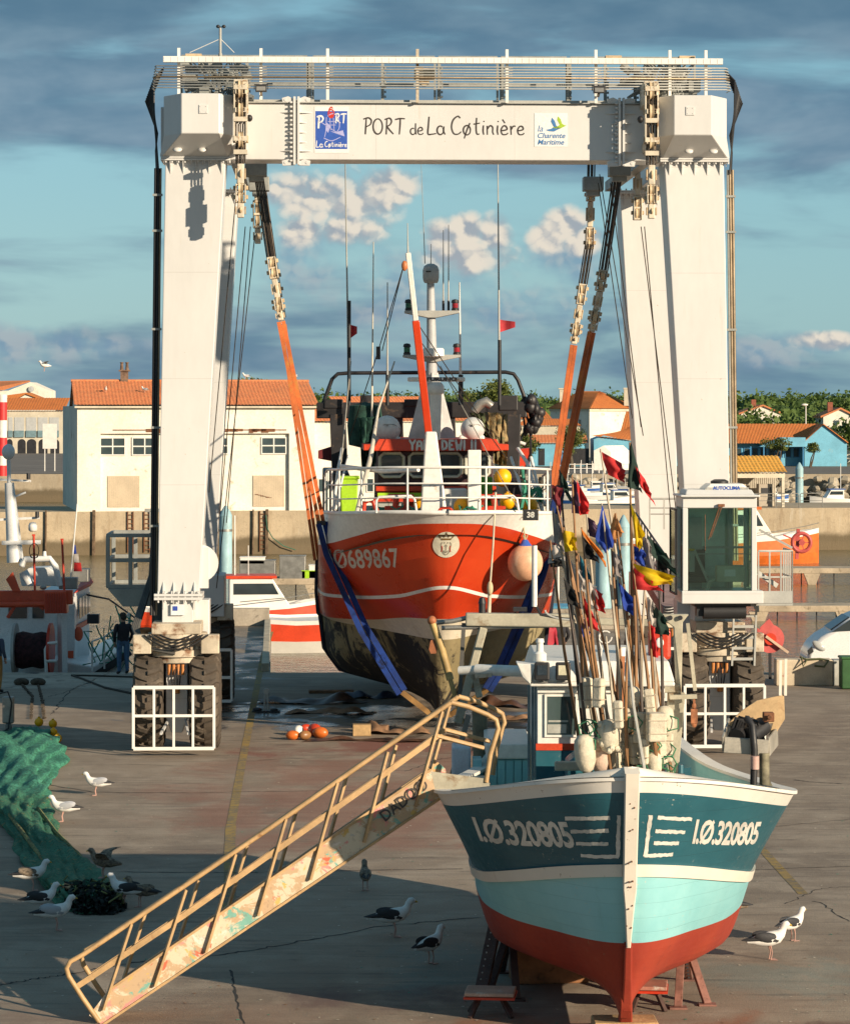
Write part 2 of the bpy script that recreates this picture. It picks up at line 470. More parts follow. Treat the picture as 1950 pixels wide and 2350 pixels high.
def seawall(name='sea_wall',top=(.46,.37,.25),band=-1.9):
 m,t,b,o=mat(name)
 g=t.new('ShaderNodeTexCoord').outputs['Object']
 z=t.sep(g)[2]
 n=t.noise(g,.35,6,.65,.3);n2=t.noise(t.vmath('MULTIPLY',g,(1.5,1.5,.25)),1.2,6,.7);n3=t.noise(g,5,5,.7)
 c=t.mix(t.ramp(n,.3,.7),(*[q*.78 for q in top],1),(*top,1))
 c=t.mix(t.ramp(n2,.52,.72,0,.6),c,(.24,.17,.10,1))
 c=t.mix(t.ramp(n2,.45,.28,0,.5),c,(.52,.47,.38,1))
 c=t.mix(t.ramp(n3,.5,.75,0,.35),c,(.12,.09,.06,1))
 zz=t.math('ADD',z,t.math('MULTIPLY',t.math('SUBTRACT',n,.5),1.2))
 c=t.mix(t.ramp(zz,band+.2,band-.35,0,.85),c,(.085,.062,.03,1))
 c=t.mix(t.ramp(zz,band-.5,band-.9,0,.6),c,(.16,.12,.07,1))
 t.put(b.inputs['Base Color'],c);b.inputs['Roughness'].default_value=.85
 t.put(b.inputs['Normal'],t.bump(t.math('ADD',n3,n2),.5,.06))
 return m
M_SEAWALL=seawall()
M_SEAW2=seawall('mossy_wall',(.42,.35,.25),-1.7)
M_CONC=M('concrete',(.38,.33,.26),.85,var=.16,vs=1.2,bump=.4,dirt=((.12,.10,.08),.35,2.))
def water():
 m,t,b,o=mat('water')
 g=t.new('ShaderNodeTexCoord').outputs['Object']
 n=t.noise(t.vmath('MULTIPLY',g,(.9,1.5,1)),1.1,5,.55,.6);n2=t.noise(t.vmath('MULTIPLY',g,(1.,.8,1)),3.4,3,.55,.3)
 big=t.noise(g,.04,3,.5)
 t.put(b.inputs['Base Color'],t.mix(big,(.10,.085,.04,1),(.14,.115,.06,1)))
 b.inputs['Roughness'].default_value=.10;b.inputs['IOR'].default_value=1.38
 t.put(b.inputs['Normal'],t.bump(t.math('ADD',n,t.math('MULTIPLY',n2,.5)),.55,.30))
 return m
M_WATER=water()
M_LAND=M('dry_grass_land',(.13,.125,.06),.95,var=.3,vs=.05,fine=.2,dirt=((.20,.17,.12),.5,.08))
M_ROAD=M('far_asphalt',(.16,.14,.12),.9,var=.12,vs=.3)
WZ=-3.2
OUT=[(-300,-60),(300,-60),(300,83),(7.7,83),(7.0,101),(3.5,101),(4.2,83),(-4.45,83),(-5.4,101),(-9.0,101),(-8.1,83),(-300,83)]
q=MB()
n_=len(OUT)
q.add([(x,y,0)for x,y in OUT],[tuple(range(n_))],0)
for i in range(n_):
 a,b_=OUT[i],OUT[(i+1)%n_]
 q.add([(*a,0),(*b_,0),(*b_,-7),(*a,-7)],[(0,1,2,3)],1)
struct('ground',q,[M_ASPH,M_SEAW2])
q=MB();q.add([(-2500,60,WZ),(2500,60,WZ),(2500,345,WZ),(-2500,345,WZ)],[(0,1,2,3)])
struct('water',q,M_WATER)
q=MB();q.add([(-6000,330,0),(6000,330,0),(6000,8000,0),(-6000,8000,0)],[(0,1,2,3)],0)
q.add([(-6000,330,0),(6000,330,0),(6000,330,-6),(-6000,330,-6)],[(0,1,2,3)],1)
struct('land',q,[M_LAND,M_SEAW2])
q=MB();q.add([(-300,331,.01),(300,331,.01),(300,371,.01),(-300,371,.01)],[(0,1,2,3)])
q.add([(-80,371,.01),(-30,371,.01),(-40,478,.01),(-110,478,.01)],[(0,1,2,3)])
struct('road',q,M_ROAD)
MA=R(8.3);MU=Vector((math.cos(MA),math.sin(MA),0));MV=Vector((-math.sin(MA),math.cos(MA),0));MO=Vector((0,214.6,0))
def ML(a,b,z=0):return MO+MU*a+MV*b+Vector((0,0,z))
q=MB();q.prism([ML(-31.5,0,-7),ML(260,0,-7),ML(260,12,-7),ML(-31.5,12,-7)],(0,0,7))
q.prism([ML(-300,0,-7),ML(-31.5,0,-7),ML(-31.5,3,-7),ML(-300,3,-7)],(0,0,6.99))
struct('pier',q,M_SEAWALL)
q=MB();q.add([(-300,78.6,.004),(-6,78.2,.004),(-5.4,83,.004),(-300,83,.004)],[(0,1,2,3)])
struct('pavement',q,M('quay_cap',(.40,.335,.26),.85,var=.14,vs=.8,bump=.3,dirt=((.09,.08,.07),.4,1.5)))
def yellow():
 m,t,b,o=mat('worn_yellow')
 g=t.new('ShaderNodeTexCoord').outputs['Object']
 n=t.noise(g,6,6,.75);n2=t.noise(g,.8,4,.6)
 f=t.ramp(t.math('ADD',n,t.math('MULTIPLY',n2,.6)),.62,1.0)
 t.put(b.inputs['Base Color'],t.mix(f,(.34,.22,.05,1),(.13,.11,.088,1)));b.inputs['Roughness'].default_value=.85
 return m
M_YEL=yellow()
def strip(mb,pts,w,z,jit=0.,wj=0.):
 pts=[Vector(p)for p in pts];P=[]
 for i,p in enumerate(pts):
  d=(pts[min(i+1,len(pts)-1)]-pts[max(i-1,0)]);d.z=0;d.normalize();nrm=Vector((-d.y,d.x,0))
  ww=w*(1+random.uniform(-wj,wj));j=nrm*random.uniform(-jit,jit)
  P.append([Vector((*(p+j+nrm*ww/2).xy,z)),Vector((*(p+j-nrm*ww/2).xy,z))])
 mb.grid(P)
q=MB();strip(q,[G(622,1450),G(606,1500),G(594,1556),G(555,1755),G(530,1895)],.17,.004)
strip(q,[G(530,1895),G(527,1960),G(528,2040),G(524,2110)],.19,.004)
strip(q,[G(1690,1890),G(1732,1932),G(1790,1996),G(1842,2052)],.16,.004)
struct('road_markings',q,M_YEL)
M_CRACK=M('crack_fill',(.035,.03,.026),.9,var=.3,vs=3)
q=MB()
def crack(pts,w=.03,n=10,jit=.03,wj=.6):
 P=[]
 for(a,b_)in zip(pts[:-1],pts[1:]):
  A,B=G(*a),G(*b_)
  P+=[A.lerp(B,i/n)for i in range(n)]
 P.append(G(*pts[-1]));strip(q,P,w,.004,jit,wj)
crack([(90,1798),(215,1818),(420,1820),(700,1815),(1050,1812)],.035,14,.03)
crack([(270,2001),(450,2003),(560,2003),(800,1998),(1062,1994)],.035,14,.02)
crack([(0,2262),(60,2250),(140,2238),(330,2205),(480,2196),(640,2170),(860,2128),(1100,2105)],.035,14,.05)
crack([(530,2226),(540,2280),(558,2350)],.03,12,.02)
crack([(1690,1998),(1950,1988)],.03,14,.03);crack([(1870,2068),(1950,2115)],.02,12,.05)
crack([(1820,1790),(1860,1795),(1950,1800)],.05,10,.02);crack([(1800,2075),(1880,2040),(1950,2035)],.02,12,.04)
crack([(930,1770),(1010,1742),(1070,1735),(1100,1700)],.03,10,.05);crack([(110,1600),(150,1590),(250,1545)],.03,10,.04)
crack([(120,1640),(140,1612),(168,1580)],.03,10,.05);crack([(590,1745),(700,1740)],.03,10,.02);crack([(1560,1890),(1690,1905),(1950,1880)],.025,14,.04)
crack([(250,1690),(520,1700),(900,1690),(1200,1700)],.02,14,.03)
q2=q;struct('ground_cracks',q2,M_CRACK)
def leaf_mat(name,a,b_,tr=.25):
 m,t,b,o=mat(name)
 g=t.new('ShaderNodeTexCoord').outputs['Object']
 n=t.noise(g,.35,3,.6);n2=t.noise(g,3,3,.6)
 c=t.mix(t.ramp(t.math('ADD',t.math('MULTIPLY',n,.6),t.math('MULTIPLY',n2,.4)),.35,.65),(*a,1),(*b_,1))
 t.put(b.inputs['Base Color'],c);b.inputs['Roughness'].default_value=.6
 b.inputs['Specular IOR Level'].default_value=.25
 tl=t.new('ShaderNodeBsdfTranslucent');t.put(tl.inputs[0],c)
 mx=t.new('ShaderNodeMixShader');mx.inputs[0].default_value=tr
 t.l.new(b.outputs[0],mx.inputs[1]);t.l.new(tl.outputs[0],mx.inputs[2]);t.l.new(mx.outputs[0],o.inputs[0])
 return m
M_PINE=leaf_mat('pine_foliage',(.062,.11,.026),(.125,.18,.045))
M_TREE=leaf_mat('tamarisk_foliage',(.085,.11,.025),(.17,.195,.05))
M_BUSH=leaf_mat('scrub_foliage',(.10,.12,.04),(.20,.21,.09))
M_BARK=M('bark',(.10,.075,.05),.9,var=.2,vs=3,bump=.5)
def leaves(mb,c,r,n,size,clumps=14,flat=1.,spread=.33,m=0,up=0.):
 c=np.array(c,float);r=np.array(r,float)
 d=rng.normal(size=(clumps,3));d/=np.linalg.norm(d,axis=1)[:,None]
 cc=d*(rng.random((clumps,1))**.5)*.78
 k=rng.integers(0,clumps,n)
 p=cc[k]+np.clip(rng.normal(size=(n,3)),-1.7,1.7)*spread*(.5+rng.random((clumps,1))[k])*.62
 p=c+p*r
 a=rng.normal(size=(n,3));a/=np.linalg.norm(a,axis=1)[:,None]
 if up:a[:,2]+=up;a/=np.linalg.norm(a,axis=1)[:,None]
 b=np.cross(a,rng.normal(size=(n,3)));b/=np.linalg.norm(b,axis=1)[:,None]
 e=np.cross(a,b)
 s_=size*(.55+.9*rng.random((n,1)))
 V=np.stack([p-b*s_,p-e*s_*.55,p+b*s_,p+e*s_*.55],1).reshape(-1,3)
 o=len(mb.v);mb.v+=[tuple(v)for v in V]
 mb.f+=[(o+4*i,o+4*i+1,o+4*i+2,o+4*i+3)for i in range(n)];mb.mi+=[m]*n
def tree(name,label,base,h,crown_r,crown_h,n,size,mt,group=None,lean=0.,clumps=16,multi=2):
 t_=thing(name,label,'tree',base,0,group)
 base=Vector(base);tr=MB();cz=h-crown_h
 for k in range(multi):
  a=random.uniform(0,6.28);top=base+Vector((math.cos(a)*crown_r*.45+lean,math.sin(a)*crown_r*.45,h-crown_h*.7))
  mid=base.lerp(top,.5)+Vector((random.uniform(-.3,.3),random.uniform(-.3,.3),0))
  tr.tube([base+Vector((random.uniform(-.1,.1),0,0)),mid,top],[h*.035,h*.026,h*.012],7)
  for j in range(3):
   e=top+Vector((random.uniform(-1,1)*crown_r*.6,random.uniform(-1,1)*crown_r*.6,random.uniform(.1,.6)*crown_h))
   tr.tube([mid.lerp(top,.5+.2*j),e],[h*.012,h*.005],5)
 obj('trunk',tr,M_BARK,t_,smooth=60)
 cr=MB();leaves(cr,base+Vector((lean,0,h-crown_h*.5)),(crown_r,crown_r,crown_h*.5),n,size,clumps)
 obj('crown',cr,mt,t_,recalc=False)
 return t_
q=MB()
for i in range(340):
 D=random.uniform(560,760);X=random.uniform(-62,112)
 if X>45:D=random.uniform(470,740)
 h=(11.2+random.uniform(-1.2,1.6))*(.62+D/760*.40);r=random.uniform(3.,5.)
 if X<42:h*=.97
 q.ell((X,D,h*.46),(r*.9,r*.9,h*.40),8,5)
 leaves(q,(X,D,h*.66),(r*1.25,r,h*.32),260,.46,14)
for i in range(170):
 X=random.uniform(40,84);D=random.uniform(392,436);h=random.uniform(5.2,8.0);r=random.uniform(2.,3.6)
 leaves(q,(X,D,h*.6),(r,r,h*.4),110,.42,8)
w_=obj('pine_wood',q,M_PINE,recalc=False);tag(w_,'dense green pine wood along the skyline behind the harbour roofs','wood',kind='stuff')
M_WALLW=M('white_render',(.80,.75,.64),.8,var=.07,vs=.5,dirt=((.42,.33,.22),.30,.9),bump=.15,bs=8)
M_WALLG=M('cream_render',(.60,.54,.42),.85,var=.08,vs=.6,dirt=((.40,.32,.22),.3,.8))
M_BLUE=M('sky_blue_paint',(.17,.46,.62),.6,var=.08,vs=.6,dirt=((.25,.42,.48),.3,1.))
M_BLUE2=M('strong_blue_paint',(.05,.22,.42),.5,var=.08)
M_FRAME=M('white_frame',(.75,.72,.66),.5,var=.05)
M_DARK=M('dark_opening',(.025,.025,.028),.5,var=.2)
def glass(name,col=(.04,.06,.065),rough=.06,al=None):
 m,t,b,o=mat(name)
 g=t.new('ShaderNodeTexCoord').outputs['Object']
 n=t.noise(g,1.3,3,.5)
 t.put(b.inputs['Base Color'],t.mix(n,(*[q*.6 for q in col],1),(*[q*1.6 for q in col],1)))
 b.inputs['Roughness'].default_value=rough;b.inputs['IOR'].default_value=1.6
 t.put(b.inputs['Normal'],t.bump(n,.05,.05))
 return m
M_GLASS=glass('window_glass')
def tile_mat(name,a,b_,c_):
 m,t,b,o=mat(name)
 g=t.new('ShaderNodeTexCoord').outputs['Object']
 n=t.noise(g,.5,5,.65);n2=t.noise(g,4.5,3,.8);n3=t.noise(t.vmath('MULTIPLY',g,(4,1,3)),1.2,4,.8)
 c=t.mix(t.ramp(n2,.3,.7),(*a,1),(*b_,1))
 c=t.mix(t.ramp(n,.48,.72,0,.6),c,(*c_,1))
 c=t.mix(t.ramp(n3,.62,.72,0,.55),c,(.10,.06,.04,1))
 t.put(b.inputs['Base Color'],c);b.inputs['Roughness'].default_value=.85
 return m
M_TILE=tile_mat('terracotta_tiles',(.50,.15,.055),(.62,.25,.10),(.40,.17,.08))
M_TILE2=tile_mat('orange_tiles',(.45,.13,.03),(.55,.20,.05),(.36,.12,.03))  # tiles of a deeper orange than the terracotta ones
M_TILEY=tile_mat('amber_tiles',(.52,.26,.04),(.64,.36,.07),(.34,.16,.03))
def tiled_plane(mb,a,b_,c,d,pitch=.26,amp=.05,rows=1,row=.42):
 """a-b eave, d-c ridge: a sheet of barrel tiles, ribs run eave to ridge with stepped courses"""
 a,b_,c,d=map(Vector,(a,b_,c,d));L=max((b_-a).length,(c-d).length);nrm=(b_-a).cross(d-a).normalized()
 if nrm.z<0:nrm=-nrm
 nu=max(4,int(L/pitch)*4);H=(d-a).length;nr=max(1,int(H/row))
 if nu*nr>9000:nr=max(1,9000//nu)
 rowsP=[]
 for j in range(nr):
  for(s_,off)in((j/nr,.035),((j+1)/nr,0)):
   rowsP.append([(a.lerp(b_,i/nu)).lerp(d.lerp(c,i/nu),s_)+nrm*(amp*abs(math.sin(math.pi*i/4+.4))+off+.01)for i in range(nu+1)])
 mb.grid(rowsP)
def hbox(a,b_):
 q=MB();q.bb(a,b_);return q
class Frame:
 """local frame on the ground: x along a facade, y into the building"""
 def __init__(s,o,ang):s.o=Vector(o);s.u=Vector((math.cos(ang),math.sin(ang),0));s.w=Vector((-math.sin(ang),math.cos(ang),0));s.ang=ang
 def p(s,x,y,z):return s.o+s.u*x+s.w*y+Vector((0,0,z))
 def box(s,mb,a,b_,m=0):
  c=[(p+q_)/2 for p,q_ in zip(a,b_)];d=[abs(q_-p)for p,q_ in zip(a,b_)]
  return mb.box(s.p(*c),d,m,s.ang)
def window(fr,x0,x1,z0,z1,parent,y=-.03,cols=2,rows=2,frame=None,pane=None,t=.07):
 q=MB()
 fr.box(q,(x0,y-.05,z0),(x0+t,y+.03,z1));fr.box(q,(x1-t,y-.05,z0),(x1,y+.03,z1))
 fr.box(q,(x0+t,y-.05,z0),(x1-t,y+.03,z0+t));fr.box(q,(x0+t,y-.05,z1-t),(x1-t,y+.03,z1))
 for i in range(1,cols):
  xm=x0+(x1-x0)*i/cols;fr.box(q,(xm-t/2,y-.045,z0+t),(xm+t/2,y+.02,z1-t))
 for i in range(1,rows):
  zm=z0+(z1-z0)*i/rows;fr.box(q,(x0+t,y-.04,zm-t/2),(x1-t,y+.015,zm+t/2))
 w=obj('window',q,frame or M_FRAME,parent)
 g=MB();fr.box(g,(x0+t*.5,y-.012,z0+t*.5),(x1-t*.5,y+.0,z1-t*.5));obj('pane',g,pane or M_GLASS,w)
 return w
ang=MA
o_=Vector(W(178,1000,211.2));o_.z=0
fr=Frame(o_,ang)
wh=thing('warehouse','long white rendered warehouse with terracotta tile roof on the stone mole','building',o_)
Lw,Dw,ez=17.5,18.,7.75
q=MB()
LB=Vector(W(145,1000,228));LB.z=0;LB2=LB+(fr.p(Lw,Dw,0)-fr.p(0,Dw,0))
q.prism([fr.p(0,.3,0),fr.p(Lw,.3,0),LB2,LB],(0,0,ez))
q.prism([fr.p(0,.3,ez),fr.p(0,7.5,9.55),fr.p(0,Dw-3,ez)],fr.u*Lw)
fr.box(q,(0,0,0),(1.7,.3,ez));fr.box(q,(15.6,0,0),(Lw,.3,ez));fr.box(q,(1.7,0,5.72),(15.6,.3,ez))
obj('wall',q,M_WALLW,wh)
q=MB();tiled_plane(q,fr.p(-.25,-.35,ez+.02),fr.p(Lw+.3,-.35,ez+.02),fr.p(Lw+.3,7.5,9.62),fr.p(-.25,7.5,9.62))
tiled_plane(q,fr.p(-.25,15.4,ez-.1),fr.p(Lw+.3,15.4,ez-.1),fr.p(Lw+.3,7.5,9.62),fr.p(-.25,7.5,9.62),rows=1)
rf=obj('roof',q,M_TILE,wh,smooth=50)
q=MB();q.tube([fr.p(-.3,7.5,9.66),fr.p(Lw+.35,7.5,9.66)],.13,8);obj('ridge_tiles',q,M_TILE,rf,smooth=50)
q=MB();fr.box(q,(-.2,-.34,ez-.14),(Lw+.25,0,ez));obj('cornice',q,M_WALLG,wh)
for(a,b_,za,zb)in((229,288,1045,1003),(302,361,1045,1003),(464,523,1043,1003),(598,657,1043,1003)):
 x0=(a-178)/31.2;x1=(b_-178)/31.2;x0*=1.005;x1*=1.005
 window(fr,x0,x1,7.65-(za-935)/31.0,7.65-(zb-935)/31.0,wh,y=.26,t=.09)
M_GRID=M('bricked_panel',(.56,.46,.33),.85,var=.06,vs=1.)
for(a,b_,lab)in((247,320,None),(580,653,None)):
 q=MB();x0,x1=(a-178)/31.1,(b_-178)/31.1
 fr.box(q,(x0,.24,.3),(x1,.29,2.6))
 for i in range(17):xx=x0+(x1-x0)*(i+.5)/17;fr.box(q,(xx-.03,.225,.32),(xx+.03,.24,2.58))
 obj('blocked_opening',q,M_GRID,wh)
M_RUST=M('rust',(.22,.09,.04),.85,var=.3,vs=4,dirt=((.08,.04,.02),.5,4))
q=MB();fr.box(q,(2.6,-.04,5.95),(15.4,.0,6.02))
for i in range(30):
 x=random.uniform(4,15);fr.box(q,(x,-.045,5.9-random.random()*.15),(x+random.uniform(.1,.6),-.002,6.07))
obj('rusted_lintel',q,M_RUST,wh)
q=MB()
for k in range(6):a=13.1+k*.2;fr.box(q,(a,.19,1.15-.05*k+random.random()*.05),(a+.22,.222,1.22-.05*k))
obj('torn_metal_strip',q,M_RUST,wh)
q=MB();cp=fr.p(3.75,7.5,9.5);q.box(cp+Vector((0,0,.45)),(.55,.55,.9));q.box(cp+Vector((0,0,.95)),(.8,.8,.12))
for s_ in(-.2,.2):q.lathe([(.14,1),(.1,1.5),(.16,1.55),(.12,1.6)],cp+Vector((s_,0,0)),8)
obj('chimney',q,M('sooty_brick',(.20,.13,.09),.9,var=.25,vs=3),rf)
o2=fr.p(Lw,1.0,0);fa=Frame(o2,ang)
an=thing('annex_shed','lower cream annex with tiled roof joined to the right end of the warehouse','building',o2)
q=MB();fa.box(q,(0.01,0,0),(12.5,9,6.5));obj('wall',q,M_WALLW,an)
q=MB();tiled_plane(q,fa.p(0.02,-.35,6.55),fa.p(12.8,-.35,6.55),fa.p(12.8,4,7.5),fa.p(0.02,4,7.5));obj('roof',q,M_TILE,an,smooth=50)
for x in(.35,1.35,4.,7.):window(fa,x,x+.55,1.3,2.35,an,cols=1,rows=1,t=.06)
b2=thing('rear_shed','cream building with a thin tiled roof showing above the annex','building',fa.p(3,11,0));fb=Frame(fa.p(3,11,0),ang)
q=MB();fb.box(q,(0,0,0),(8.3,8,7.85));obj('wall',q,M_WALLG,b2)
q=MB();tiled_plane(q,fb.p(-.2,-.3,7.9),fb.p(8.5,-.3,7.9),fb.p(8.5,4,8.5),fb.p(-.2,4,8.5));obj('roof',q,M_TILE,b2,smooth=50)
q=MB();fb.box(q,(4.2,-.06,4.9),(6.9,-.01,6.9));
for k in range(14):fb.box(q,(4.25,-.09,4.95+k*.14),(6.85,-.06,5.02+k*.14))
obj('louvre',q,M_GRID,b2)
tree('grey_shrub','pale grey green shrub top showing above the warehouse roof ridge',Vector((-13.9,238,0)),10.15,1.75,1.8,700,.16,M_BUSH,clumps=20)
D=478;k=D/F_PX
def gX(px,D=D):return(px-CXP)*D/F_PX
ro=thing('arcade_row','terrace of cream shops with dark arched doorways and brown tile roofs','building',(gX(15),D,0))
fr2=Frame((gX(15),D,0),0)
Lr=gX(146)-gX(15)
q=MB();fr2.box(q,(-6,0,0),(Lr,10,7.1));obj('wall',q,M_WALLG,ro)
q=MB();tiled_plane(q,(gX(-60),D-.5,7.1),(gX(150),D-.5,7.1),(gX(150),D+7,9.2),(gX(-60),D+7,9.2),.45,.09);obj('roof',q,M_TILE2,ro,smooth=50)
M_SHUT=M('roller_shutter',(.46,.47,.46),.6,var=.05)
for(a,b_)in((20,30),(34,56),(61,84),(88,110),(114,136)):
 q=MB();q.bb((gX(a),D-.06,2.9+.9),(gX(b_),D-.01,6.0));w=obj('window',q,M_SHUT,ro)
 q=MB();q.bb((gX(a),D-.25,2.7),(gX(b_),D-.07,3.8));obj('balcony_panel',q,M('teal_panel%d'%a,(.17,.27,.30),.6),w)
for(a,b_)in((16,30),(42,60),(63,84),(90,110),(117,137)):
 x0,x1=gX(a),gX(b_);q=MB();n=8
 poly=[(x0,D-.04,0),(x1,D-.04,0)]+[((x0+x1)/2+(x1-x0)/2*math.cos(math.pi*i/n),D-.04,1.75+.65*math.sin(math.pi*i/n))for i in range(n+1)]
 q.prism(poly,(0,-.03,0));obj('archway',q,M_DARK,ro)
gh=thing('gable_house','tall white gabled house rising behind the cream terrace at far left','house',(gX(60,540),540,0))
q=MB();D2=540
q.prism([(gX(-40,D2),D2,0),(gX(114,D2),D2,0),(gX(114,D2),D2,10.8),(gX(70,D2),D2,12.4),(gX(20,D2),D2,10.8),(gX(-40,D2),D2,10.8)],(0,9,0));obj('wall',q,M_WALLW,gh)
q=MB();q.prism([(gX(-40,D2),D2-.4,10.7),(gX(10,D2),D2-.4,10.9),(gX(70,D2),D2-.4,12.45),(gX(60,D2),D2+6,12.6),(gX(-40,D2),D2+6,12.4)],(0,0,.2));obj('roof',q,M_TILE,gh)
q=MB();q.prism([(gX(55,D2),D2-.3,9.6),(gX(92,D2),D2-.3,9.6),(gX(86,D2),D2-.3,9.95),(gX(60,D2),D2-.3,9.95)],(0,.25,0));obj('awning',q,M_TILE,gh)
q=MB();q.lathe([(.0,-.05),(.55,.0),(.4,.12),(0,.16)],(gX(73,D2),D2-.4,11.1),12,axis='Y');obj('satellite_dish',q,M_SHUT,gh)
h3=thing('low_gable_house','low white house with a terracotta gable between terrace and tall house','house',(gX(50,500),500,0));D3=505
q=MB();q.prism([(gX(15,D3),D3,0),(gX(100,D3),D3,0),(gX(92,D3),D3,9.),(gX(60,D3),D3,9.9),(gX(20,D3),D3,8.2)],(0,6,0));obj('wall',q,M_WALLW,h3)
q=MB();q.prism([(gX(18,D3),D3-.3,8.3),(gX(60,D3),D3-.3,10.),(gX(95,D3),D3-.3,9.05),(gX(95,D3),D3-.3,9.25),(gX(62,D3),D3-.3,10.25),(gX(18,D3),D3-.3,9.8)],(0,7,0));obj('roof',q,M_TILE2,h3)
dm=thing('daymark_tower','red and white banded navigation tower at the left edge','tower',(gX(4,300),300,0))
D4=300;xa=gX(6,D4)
for i in range(6):
 z0=[0.5,1.6,2.6,4.5,6.3,8.2][i];z1=[1.6,2.6,4.5,6.3,8.2,9.][i]
 q=MB();q.lathe([(.5,z0-.5),(.5,z1-.5)],(xa,D4,.5),16);obj('painted_band',q,M('daymark_%d'%i,(.62,.03,.03)if i%2==0 else(.75,.72,.66),.5,var=.06),dm,smooth=40)
nb=thing('notice_board','tall white notice board on posts by the inner quay','sign',(gX(115,345),345,0));x_=gX(115,345)
q=MB();q.box((x_,345,4.2),(1.7,.08,3.));obj('board',q,M_FRAME,nb)
for s_ in(-.6,.6):q=MB();q.bar((x_+s_,345.06,0),(x_+s_,345.06,3.),.1);obj('post',q,M_FRAME,nb)
D5=440;hx=gX(1352,D5)
hh=thing('hipped_house','white two storey house with orange hipped roof behind the orange straps','house',(hx,D5,0));
A=Vector((hx,D5,0));B=Vector((gX(1462,447),447,0));Cc=Vector((gX(1262,453),453,0));Dd=B+(Cc-A)
q=MB();q.prism([A,B,Dd,Cc],(0,0,7.3));obj('wall',q,M_WALLW,hh)
q=MB();q.prism([A-Vector((0,.15,0)),B+Vector((.2,-.1,0)),Dd,Cc+Vector((-.2,0,0))],(0,0,.35));
for v in range(len(q.v)):q.v[v]=(q.v[v][0],q.v[v][1],q.v[v][2]+7.05)
obj('cornice',q,M_WALLG,hh)
up=Vector((0,0,7.42));r1=(A+B)/2*.5+(A+Cc)/2*.5;apx=(A+B+Cc+Dd)/4
ra=apx+Vector((.8,-1.2,10.15));rb=apx+Vector((-2.2,.6,10.15))
q=MB();e=.5
A2,B2,C2,D2_=A+up+Vector((0,-e,0)),B+up+Vector((e,0,0)),Cc+up+Vector((-e,0,0)),Dd+up
tiled_plane(q,A2,B2,ra,ra+Vector((-.01,0,0)),.5,.06);tiled_plane(q,C2,A2,ra,rb,.5,.06);q.add([B2,D2_,rb,ra],[(0,1,2,3)]);q.add([C2,D2_,rb],[(0,1,2)])
hr=obj('roof',q,M_TILE2,hh,smooth=50)
for(px,D_)in((1439,446),(1290,452)):
 q=MB();x=gX(px,D_);q.box((x,D_,9.2),(1.1 if px>1400 else.9,.8,2.6));q.box((x,D_,10.6),(1.3,1.,.2));obj('chimney',q,M_WALLG,hr)
for px in(1279,1304,1331):
 t_=(1352-px)/90.;c_=A.lerp(Cc,t_);a_=math.atan2((A-Cc).y,(A-Cc).x)
 fw=Frame(c_,a_);window(fw,-.45,.45,3.6,5.9,hh,y=-.03,cols=1,rows=1,t=.12)
D6=374;bm_=thing('blue_market_hall','long pale blue market hall with orange tile roof and gable at the right edge','building',(gX(1888,D6),D6,0))
q=MB();q.bb((gX(1500,D6),D6+2,0),(gX(1849,D6),D6+12,3.1))
q.prism([(gX(1845,D6),D6,0),(gX(1942,D6),D6,0),(gX(1942,D6),D6,3.0),(gX(1888,D6),D6,5.35),(gX(1845,D6),D6,3.2)],(0,12,0));obj('wall',q,M_BLUE,bm_)
q=MB();tiled_plane(q,(gX(1480,D6),D6+.6,2.9),(gX(1845,D6),D6+.6,2.9),(gX(1886,D6),D6+6,5.45),(gX(1480,D6),D6+6,5.45),.42,.07);
q.prism([(gX(1944,D6),D6-.3,3.0),(gX(1888,D6),D6-.3,5.4),(gX(1886,D6),D6-.3,5.4),(gX(1844,D6),D6-.3,3.2),(gX(1844,D6),D6-.3,3.3),(gX(1888,D6),D6-.3,5.52),(gX(1945,D6),D6-.3,3.12)],(0,12,0))
obj('roof',q,M_TILE2,bm_,smooth=50)
for px in range(1690,1840,19):
 fw=Frame((gX(px,D6),D6+2,0),0);window(fw,0,.85,1.1,2.4,bm_,cols=1,rows=1,frame=M_BLUE2,t=.1)
q=MB();q.prism([(gX(1740,D6),D6-1,2.55),(gX(1845,D6),D6-1,2.55),(gX(1845,D6),D6-1,3.75),(gX(1790,D6),D6-1,3.75)],(0,3,0));obj('porch',q,M_BLUE,bm_)
for px in(1720,1750,1788,1840):q=MB();q.bar((gX(px,D6),D6-.8,0),(gX(px,D6),D6-.8,2.6),.16);obj('post',q,M_BLUE2,bm_)
bl=thing('blue_boat_shop','pale blue quayside shop with low tiled roof left of the rear crane leg','building',(gX(1420,D6),D6,0))
q=MB();q.prism([(gX(1362,D6),D6,0),(gX(1475,D6),D6,0),(gX(1475,D6),D6,3.),(gX(1385,D6),D6,4.),(gX(1362,D6),D6,3.5)],(0,9,0));obj('wall',q,M_BLUE,bl)
q=MB();tiled_plane(q,(gX(1355,D6),D6-.3,3.9),(gX(1480,D6),D6-.3,3.1),(gX(1480,D6),D6+6,6.4),(gX(1440,D6),D6+6,4.4),.42,.07);obj('roof',q,M_TILE2,bl,smooth=50)
q=MB();q.bb((gX(1440,D6),D6-.05,.3),(gX(1462,D6),D6+.01,2.3));obj('door',q,M_BLUE2,bl)
b5=thing('blue_kiosk','small sky blue kiosk with darker blue shutter beside the quay trees','building',(gX(1250,D6),D6,0))
q=MB();q.bb((gX(1150,D6),D6+1,0),(gX(1345,D6),D6+8,2.9));obj('wall',q,M_BLUE,b5)
q=MB();tiled_plane(q,(gX(1145,D6),D6+.6,2.95),(gX(1350,D6),D6+.6,2.95),(gX(1350,D6),D6+6,4.),(gX(1145,D6),D6+6,4.),.42,.07);obj('roof',q,M_TILE,b5,smooth=50)
